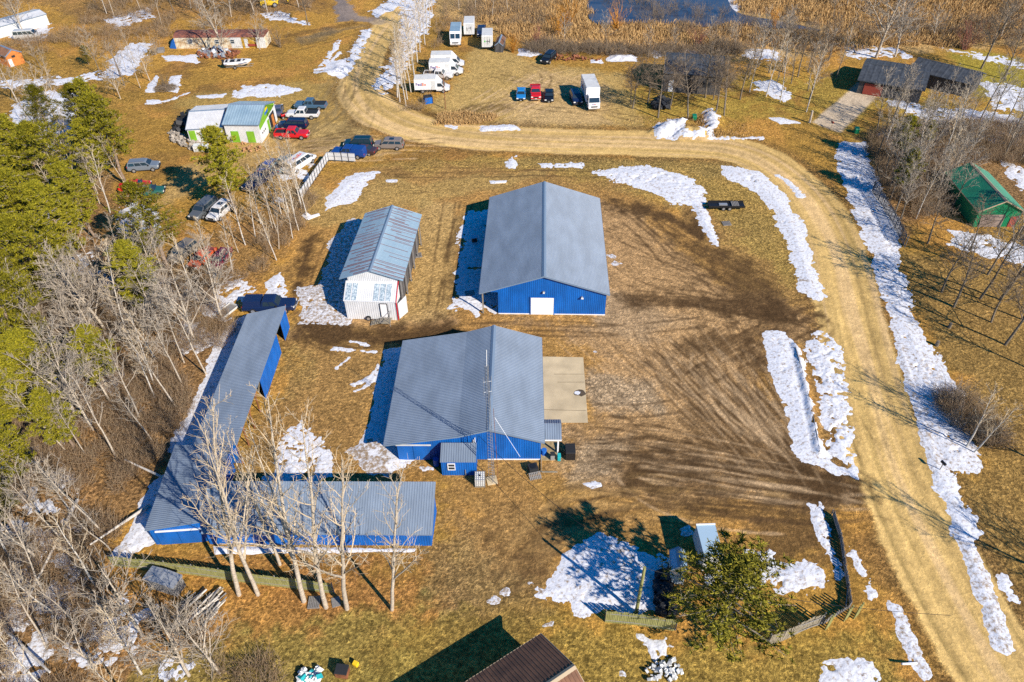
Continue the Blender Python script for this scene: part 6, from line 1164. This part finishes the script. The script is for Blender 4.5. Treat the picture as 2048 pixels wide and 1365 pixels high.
def scatter(px, n, kinds, hr, label, group, mind=1.6, seed=0):
    r = random.Random(seed); pts = wpts(px); xs = [p[0] for p in pts]; ys_ = [p[1] for p in pts]; got = []; tries = 0
    while len(got) < n and tries < n*60:
        tries += 1; x, y = r.uniform(min(xs), max(xs)), r.uniform(min(ys_), max(ys_))
        if sdpoly(pts, np.array([x]), np.array([y]))[0] > 0: continue
        if any((x-a)**2+(y-b)**2 < mind*mind for a, b in got): continue
        got.append((x, y)); k = r.choice(kinds); h_ = r.uniform(*hr); put_tree(k, 0, 0, h_, look(k, h_, (x, y)), group, world=(x, y), lean=r.gauss(0, .03))
# seven poplars
for i, (x, y, h, lb) in enumerate(((478, 1190, 22, 'tall bare poplar, leftmost of the row before the long blue shed'), (516, 1190, 20, 'tall bare poplar, second from the left before the long blue shed'), (608, 1203, 23, 'thick bare poplar left of the slatted pallet'), (652, 1215, 23, 'thick bare poplar just right of the slatted pallet'),
                     (694, 1218, 22, 'bare poplar whose base stands by the right end of the green fence'), (784, 1220, 17.5, 'lone bare poplar on the right end of the row'), (560, 1130, 16, 'slimmer bare poplar close behind the green fence'))):
    put_tree('poplar', x, y, h, lb, yaw=i*1.3)
# big pine, single pines
put_tree('bigpine', 1446, 1268, 10.5, 'broad open crowned pine by the curved fence at the bottom', name='pine_tree', wide=1.1)
put_tree('pine', 473, 428, 13.5, 'lone pine standing beside the white crossover', wide=1.05); put_tree('pine', 338, 545, 13, 'large dense pine left of the dark grey suv', wide=1.35); put_tree('pine', 300, 640, 11, 'slim pine standing right of the wood among birch trunks')
LM2 = [((60, 650), 'its lower end'), ((20, 590), 'the left edge below its middle'), ((110, 610), 'the bare trees at its foot'), ((160, 520), 'the open leafy gap'), ((40, 450), 'the left edge above its middle'), ((195, 470), 'the large dense pine'), ((245, 370), 'the bright red car'), ((185, 300), 'the upper snow patch'), ((75, 380), 'its upper left end')]
PL = [(60, 650), (110, 610), (20, 590), (160, 520), (95, 520), (40, 450), (195, 470), (245, 370), (185, 300), (75, 380), (15, 350), (140, 430), (10, 700), (60, 740), (205, 380), (230, 310), (130, 345)]
for x, y in PL: put_tree('pine', x+tr_rng.uniform(-6, 6), y+tr_rng.uniform(-6, 6), tr_rng.uniform(11, 14.5), 'dense green pine of the left stand, nearest '+min(LM2, key=lambda l: (P(*l[0])-P(x, y)).length)[1], 'pines of the left stand', wide=tr_rng.uniform(.82, 1.08))
for x, y, lb in ((215, 790, 'small young pine among bare birches'), (55, 960, ''), (25, 1060, ''), (60, 850, ''), (150, 900, ''), (110, 800, ''), (30, 870, '')): put_tree('pine', x, y, tr_rng.uniform(7, 10), lb or 'thin yellow green pine in the lower left wood', None if lb else 'thin pines of the lower left wood')
for x, y in ((1790, 330), (1800, 400)): put_tree('pine', x, y, 8, 'dark evergreen beside the roadside snow near the picket fence', 'evergreens by the picket fence')
for x, y, h in ((178, 130, 4), (1845, 300, 5)): put_tree('pine', x, y, h, 'small young evergreen on the upper lawn' if x < 1000 else 'small evergreen in the right woods by the driveway')
# woods on the left
G = 'bare trees of the left wood'; scatter([(60, 700), (230, 560), (330, 560), (470, 600), (430, 700), (380, 840), (340, 900), (250, 960), (100, 960), (20, 850)], 46, ['aspen', 'birch', 'aspen', 'spread'], (8, 12.5), 'pale bare tree in the wood left of the long blue shed', G, 2.0, 1)
scatter([(-60, 980), (200, 980), (250, 1100), (180, 1200), (270, 1230), (420, 1300), (520, 1420), (-60, 1450)], 28, ['aspen', 'spread', 'birch', 'aspen'], (7, 11.5), 'bare tree in the snowy thicket of the lower left corner', 'bare trees of the lower left thicket', 2.2, 2)
scatter([(540, 400), (610, 380), (630, 430), (560, 520), (470, 560), (400, 570), (460, 520)], 17, ['birch', 'aspen', 'birch'], (7, 10), 'slender bare birch near the parked cars and panel fence', 'birches by the panel fence', 1.8, 3)
for x, y, h, lb in ((578, 425, 11, 'white stemmed birch beside the flat white panels, leftmost'), (590, 436, 11, 'white stemmed birch beside the flat white panels, middle'), (603, 418, 11.5, 'white stemmed birch beside the flat white panels, rightmost'), (424, 550, 9, 'single straight birch in front of the orange red car'), (466, 545, 8, 'single straight birch right of the dark red car'), (440, 605, 8, 'slim birch beside the empty trailer box')): put_tree('birch', x, y, h, lb)
scatter([(190, 300), (260, 340), (240, 460), (140, 450), (60, 300), (110, 260)], 14, ['birch', 'spread', 'aspen'], (8, 11), 'pale bare tree mixed into the pine stand', 'bare trees in the pine stand', 2.2, 4)
scatter([(30, 130), (300, 120), (330, 150), (240, 210), (60, 260), (0, 200)], 13, ['spread', 'aspen', 'maple'], (6, 9.5), 'bare tree on the upper left lawn and thicket', 'bare trees of the upper left lawn', 3, 5)
scatter([(200, 20), (640, -20), (640, 10), (520, 30), (420, 55), (340, 60), (250, 55)], 19, ['spread', 'aspen', 'maple', 'birch'], (8, 12), 'bare tree in the belt along the upper left edge', 'bare trees of the upper left belt', 3, 6)
put_tree('spread', 452, 112, 12, 'wide old bare tree standing in front of the rusty mobile home', wide=1.1); put_tree('oak', 616, 50, 9, 'dark bare tree on the lawn near the curved driveway'); put_tree('spread', 520, 100, 7, 'small bare tree at the right end of the mobile home'); put_tree('spread', 50, 70, 10, 'bare spreading tree behind the silver van')
# birches north
for i, (x, y) in enumerate(((795, 195), (800, 205), (808, 190), (815, 200), (822, 185), (830, 170), (812, 160), (820, 140), (835, 125), (850, 90), (842, 60), (860, 50), (803, 175), (828, 150), (840, 105), (855, 70), (865, 30), (812, 213))): put_tree('birch', x, y, tr_rng.uniform(10, 13.5), 'white birch in the clump between the snow bank and the delivery vans', 'birch clump by the delivery vans')
scatter([(880, 20), (900, -30), (1180, -60), (1140, 40), (1000, 60), (960, 45)], 17, ['aspen', 'maple', 'aspen'], (8, 11), 'bare tree at the back of the truck lot', 'bare trees behind the truck lot', 2.6, 7)
scatter([(1060, 90), (1170, 70), (1320, 90), (1480, 90), (1600, 60), (1600, 100), (1300, 120), (1200, 118), (1100, 100)], 11, ['spread', 'maple'], (5, 8.5), 'grey bare tree along the edge of the reeds', 'bare trees along the reeds', 3, 8)
ORD = 'first second third fourth fifth sixth seventh eighth ninth tenth eleventh twelfth'.split(); BX = [1265, 1295, 1316, 1340, 1376, 1426, 1432, 1448, 1410, 1480, 1262, 1450]
for i, (x, y, h) in enumerate(((1265, 218, 9.5), (1295, 208, 9), (1316, 236, 11.5), (1340, 215, 9), (1376, 240, 11), (1426, 200, 8.5), (1432, 224, 10), (1448, 232, 10), (1410, 196, 12), (1480, 200, 10), (1262, 210, 7), (1450, 218, 9))): put_tree('oak', x, y, h, ORD[sorted(range(12), key=lambda k: BX[k]).index(i)]+' grey bare tree from the left in the group before the dark barn', 'bare trees before the barn')
scatter([(1480, 130), (1700, 110), (1720, 160), (1640, 230), (1560, 220), (1490, 190)], 18, ['maple', 'oak', 'birch'], (8, 12), 'bare tree between the barn and the concrete driveway', 'bare trees by the driveway', 2.4, 9)
put_tree('spread', 1752, 116, 15, 'huge many stemmed bare tree behind the ranch house', wide=1.35); put_tree('spread', 1790, 114, 11, 'large bare tree beside the huge one behind the ranch house', wide=1.2); put_tree('oak', 1962, 138, 13, 'tall dark bare tree on the green lawn behind the ranch house'); put_tree('oak', 2008, 158, 11, 'dark bare tree on the green lawn at the right edge')
scatter([(1720, 250), (1860, 220), (2070, 250), (2070, 320), (1900, 330), (1760, 300)], 32, ['birch', 'maple', 'aspen', 'maple'], (7, 11.5), 'bare tree in the woods above the green garage', 'bare trees above the green garage', 1.9, 10)
scatter([(1760, 320), (1900, 330), (1930, 420), (1850, 440), (1790, 440)], 20, ['maple', 'birch', 'maple'], (7, 10), 'bare tree in the thicket left of the green garage', 'bare trees left of the garage', 1.7, 11)
scatter([(1600, -20), (2070, -40), (2070, 110), (1850, 90), (1600, 50)], 16, ['maple', 'oak', 'spread'], (6, 10), 'bare tree scattered over the reed marsh at upper right', 'bare trees over the marsh', 5, 12)
SX = [1883, 1907, 1855, 1975, 2000, 1982, 2030, 2010, 2040, 1940, 2045]
for i, (x, y, h) in enumerate(((1883, 585, 9), (1907, 615, 9.5), (1855, 488, 8), (1975, 550, 9), (2000, 600, 10.5), (1982, 645, 8), (2030, 560, 9), (2010, 690, 10), (2040, 470, 8), (1940, 500, 7.5), (2045, 640, 9))): put_tree('oak', x, y, h, ORD[sorted(range(11), key=lambda k: SX[k]).index(i)]+' dark bare tree from the left on the leafy slope right of the roadside snow', 'bare trees on the right slope', wide=1.1)
for (tx, ty, d, lb) in ((1722, 748, 17, 'tall bare tree at the right edge whose shadow lies over the road'), (1745, 945, 17, 'tall bare tree beyond the right edge shading the lower road'), (1642, 470, 15, 'bare tree on the leafy slope whose shadow crosses the upper road'), (1900, 1010, 13, 'bare tree beyond the lower right edge of the leaf lawn'), (1760, 610, 14, 'bare tree standing at the right edge above the pale birch')):
    q = P(tx, ty)+Vector((d, -d, 0)); put_tree('maple', 0, 0, d*.93, lb, world=(q.x, q.y), wide=.95)
put_tree('birch', 1933, 893, 8.5, 'pale birch in the brush clump beside the roadside snow', wide=1.1); put_tree('birch', 1948, 905, 8, 'leaning pale birch at the tip of the roadside snow', lean=.15)
for i, (x, y, h) in enumerate(((1838, 300, 10), (1822, 330, 10), (1815, 370, 9), (1850, 350, 10), (1870, 400, 9), (1840, 420, 9), (1800, 440, 8), (1895, 370, 10), (1770, 350, 9), (1755, 310, 10))): put_tree('maple', x, y, h, 'grey bare tree whose shadow streaks the wide roadside snow', 'bare trees above the roadside snow')
# fallen trunks
for k, (a, b, lb) in enumerate((((205, 672), (335, 585), 'white birch trunk fallen across the wood'), ((155, 1000), (60, 1190), 'grey trunk leaning through the lower left wood'), ((0, 1250), (100, 1345), 'pale fallen trunk at the lower left edge'), ((300, 1010), (180, 1090), 'fallen pale pole beside the corner shed'), ((380, 980), (250, 920), 'thin fallen stem near the corner shed'), ((100, 330), (200, 290), 'fallen branch among the pines'))):
    A, B = P(*a, .25), P(*b, .9); mb = MB(); mb.bar(A, B, .17, 8, .08); o = mb.build('fallen_trunk', 'bark_white'); tag(o, lb, 'log')
mb = MB(); mb.bar((0, 0, 0), (0, 0, .7), .22, 9, .18); o = mb.build('tree_stump', 'bark_dark'); o.location = P(1898, 656); tag(o, 'dark tree stump on the leafy slope right of the road', 'stump'); o = bpy.data.objects.new('tree_stump', o.data); COL.objects.link(o); o.location = P(1873, 692); tag(o, 'broken dark stump at the edge of the wide roadside snow', 'stump')
# shrubs
SH = {c: [np_mesh('shrub', *shrub_mesh(70+i, tw_n, hh, sp), c).data for i in range(3)] for c, tw_n, hh, sp in (('twig_grey', 18, 2.4, .9), ('twig_dark', 18, 2.4, .9), ('twig_orange', 30, 3.0, .6), ('twig_red', 24, 2.4, .8))}
for o in [o for o in bpy.data.objects if o.name.startswith('shrub') and not o.parent]: bpy.data.objects.remove(o)
def shrub(c, x, y, s, label, group=None):
    e = empty('shrub', P(x, y), tr_rng.uniform(0, 6), label, 'shrub', group); o = mk('stems', SH[c][tr_rng.randrange(3)], e); e.scale = (s, s, s)
for x, y, s, lb in ((1134, 55, 2.0, 'bright orange willow shrub left of the pond'), (1115, 72, 1.4, 'smaller orange willow shrub before the bright one'), (1232, 62, 1.7, 'orange topped willow shrub at the near shore of the pond'), (1548, 58, 1.3, 'orange shrub among reeds right of the pond'), (1025, 105, 1.2, 'golden shrub beside the brown wooden shed')): shrub('twig_orange', x, y, s, lb)
for x, y, s, lb in ((1075, 92, 1.5, 'reddish shrub above the white snow pile by the reeds'), (1395, 95, 1.7, 'reddish brown shrub behind the dark barn'), (1930, 100, 2.2, 'wide reddish thicket shrub at the marsh edge')): shrub('twig_red', x, y, s, lb)
for x, y, s, lb in ((1900, 820, 1.5, 'dark round bush beside the roadside snow'), (1925, 860, 1.6, 'grey brush at the foot of the pale roadside birch'), (1960, 890, 1.4, 'brown brush right of the pale roadside birch'), (330, 175, 1.2, 'low brown brush heap beside the snow patch on the upper lawn'), (310, 110, 1.7, 'grey bush beside the small wooden crate'), (560, 95, 1.6, 'dark bush right of the mobile home')): shrub('twig_dark' if x != 310 else 'twig_grey', x, y, s, lb)
# ---------------- ground cover masses
def scatter_stuff(name, px, n, fn, m, label, cat, seed=0, nz=0):
    r = np.random.RandomState(seed); pts = np.array(wpts(px)); lo, hi = pts.min(0), pts.max(0); c = r.uniform(lo, hi, (n*3, 2)); d = sdpoly(pts, c[:, 0], c[:, 1]); keep = d+(fbm(c[:, 0]*.2, c[:, 1]*.2, 77, 3)-.5)*8 < 0
    if nz: keep &= fbm(c[:, 0]*.25, c[:, 1]*.25, 78, 3) > nz
    c = c[keep][:n]; v, f = fn(c, r); o = np_mesh(name, v, f, m); tag(o, label, cat, kind='stuff'); return o
def blades(h=1.7, w=.16, sp=.35, per=3):
    def fn(c, r):
        n = len(c)*per; b = np.repeat(c, per, 0)+r.randn(n, 2)*.3; t = r.uniform(0, 6.28, n); hh = h*r.uniform(.5, 1.2, n); tip = np.stack([b[:, 0]+r.randn(n)*sp, b[:, 1]+r.randn(n)*sp, hh], 1)
        dx, dy = np.cos(t)*w, np.sin(t)*w; v = np.stack([np.stack([b[:, 0]-dx, b[:, 1]-dy, np.zeros(n)], 1), np.stack([b[:, 0]+dx, b[:, 1]+dy, np.zeros(n)], 1), np.stack([tip[:, 0]+dx*.6, tip[:, 1]+dy*.6, tip[:, 2]*.9], 1), tip], 1)
        return v.reshape(-1, 3), np.arange(n*4).reshape(-1, 4)
    return fn
def twigs(h=1.2, rr=.012, per=7):
    def fn(c, r):
        n = len(c)*per; b = np.repeat(c, per, 0)+r.randn(n, 2)*.25; L = h*r.uniform(.4, 1.3, n); dx, dy = r.randn(n)*.6, r.randn(n)*.6; z = np.abs(r.randn(n))*.6+.3; q = np.sqrt(dx*dx+dy*dy+z*z); a = np.stack([b[:, 0], b[:, 1], r.uniform(0, h*.5, n)], 1); e = a+np.stack([dx/q, dy/q, z/q], 1)*L[:, None]
        return tubes(np.concatenate([a, e, np.full((n, 1), rr), np.full((n, 1), rr*.5)], 1), 3)
    return fn
MARSH = [(960, -40), (1175, -60), (1172, 20), (1190, 52), (1300, 50), (1480, 56), (1640, 70), (1660, 60), (1480, 24), (1460, -60), (2200, -80), (2200, 60), (1900, 95), (1700, 105), (1500, 100), (1380, 104), (1200, 108), (1090, 95), (1020, 90), (960, 30)]
scatter_stuff('reeds', MARSH, 30000, blades(1.25, .07), 'reeds', 'tall dry golden reeds filling the marsh round the pond', 'reeds', 1)
scatter_stuff('undergrowth', [(1000, 95), (1090, 90), (1200, 100), (1400, 98), (1500, 96), (1500, 112), (1300, 116), (1150, 114), (1060, 104)], 900, twigs(1.8, .018, 9), 'twig_dark', 'dark brush along the near edge of the reeds', 'undergrowth', 2)
scatter_stuff('undergrowth', [(0, 560), (220, 520), (330, 560), (470, 600), (440, 680), (380, 820), (340, 890), (260, 1000), (220, 1090), (180, 1150), (420, 1290), (560, 1400), (-100, 1450), (-100, 600)], 9000, twigs(1.3, .014, 7), 'brush', 'tangled dry brush under the bare trees at the left', 'undergrowth', 3, .44)
scatter_stuff('undergrowth', [(600, 380), (640, 400), (560, 540), (460, 590), (300, 570), (330, 530), (480, 540)], 900, twigs(1.1, .013, 7), 'brush', 'grey brush round the birches near the panel fence', 'undergrowth', 4)
scatter_stuff('undergrowth', [(1740, 280), (1900, 240), (2100, 260), (2100, 330), (1920, 340), (1900, 430), (1810, 440), (1770, 370)], 4000, twigs(1.5, .015, 7), 'brush', 'dense brush among the trees above the green garage', 'undergrowth', 5)
scatter_stuff('undergrowth', [(1888, 790), (1920, 770), (1990, 850), (1990, 910), (1930, 910), (1900, 860)], 420, twigs(1.4, .014, 7), 'brush', 'brush round the pale birch beside the roadside snow', 'undergrowth', 6)
scatter_stuff('undergrowth', [(0, 120), (250, 110), (340, 80), (350, 60), (500, 60), (640, 10), (640, -60), (180, -60), (180, 60), (0, 90)], 2600, twigs(1.6, .02, 7), 'brush', 'brush under the tree belt of the upper left', 'undergrowth', 7, .46)
scatter_stuff('undergrowth', [(790, 225), (830, 215), (885, 20), (1120, -40), (1100, 60), (970, 55), (900, 60), (870, 120), (880, 190), (850, 230)], 1700, twigs(1.7, .02, 7), 'brush', 'brush at the foot of the birches and behind the truck lot', 'undergrowth', 8, .42)
scatter_stuff('undergrowth', [(1180, -20), (1640, 62), (2100, 40), (2100, -60), (2100, 100), (1700, 100), (1300, 70)], 1500, twigs(2.2, .022, 9), 'twig_dark', 'rusty brown brush growing through the reed marsh', 'undergrowth', 12, .47)
scatter_stuff('dry_grass', [(870, 228), (1000, 235), (1000, 248), (880, 250)], 900, blades(.7, .05, .2), 'reeds', 'tuft of tall dry grass beside the dirt road bend', 'dry grass', 9)
scatter_stuff('dry_grass', [(1395, 245), (1425, 225), (1440, 270), (1370, 275)], 600, blades(.7, .05, .2), 'straw2', 'brown weeds growing on the snowy bank before the barn', 'dry grass', 10)
scatter_stuff('dry_grass', [(1230, 250), (1500, 275), (1500, 250), (1260, 230)], 500, blades(.3, .04, .1), 'reeds', 'short dry grass between the barn and the road', 'dry grass', 11)
mb = MB(); r = random.Random(8); 
for k in range(260): t = r.uniform(0, 6.28); rr_ = 1.9*math.sqrt(r.random()); c = Vector((rr_*math.cos(t), rr_*math.sin(t), .15+.7*(1-rr_/1.9)*r.random())); d = Vector((r.gauss(0, 1), r.gauss(0, .6), r.gauss(0, .25))).normalized()*.7; mb.bar(c-d, c+d, .025, 3)
o = mb.build('brush_pile', 'twig_dark'); o.location = P(332, 178); tag(o, 'round heap of cut branches beside snow on the upper lawn', 'brush pile')
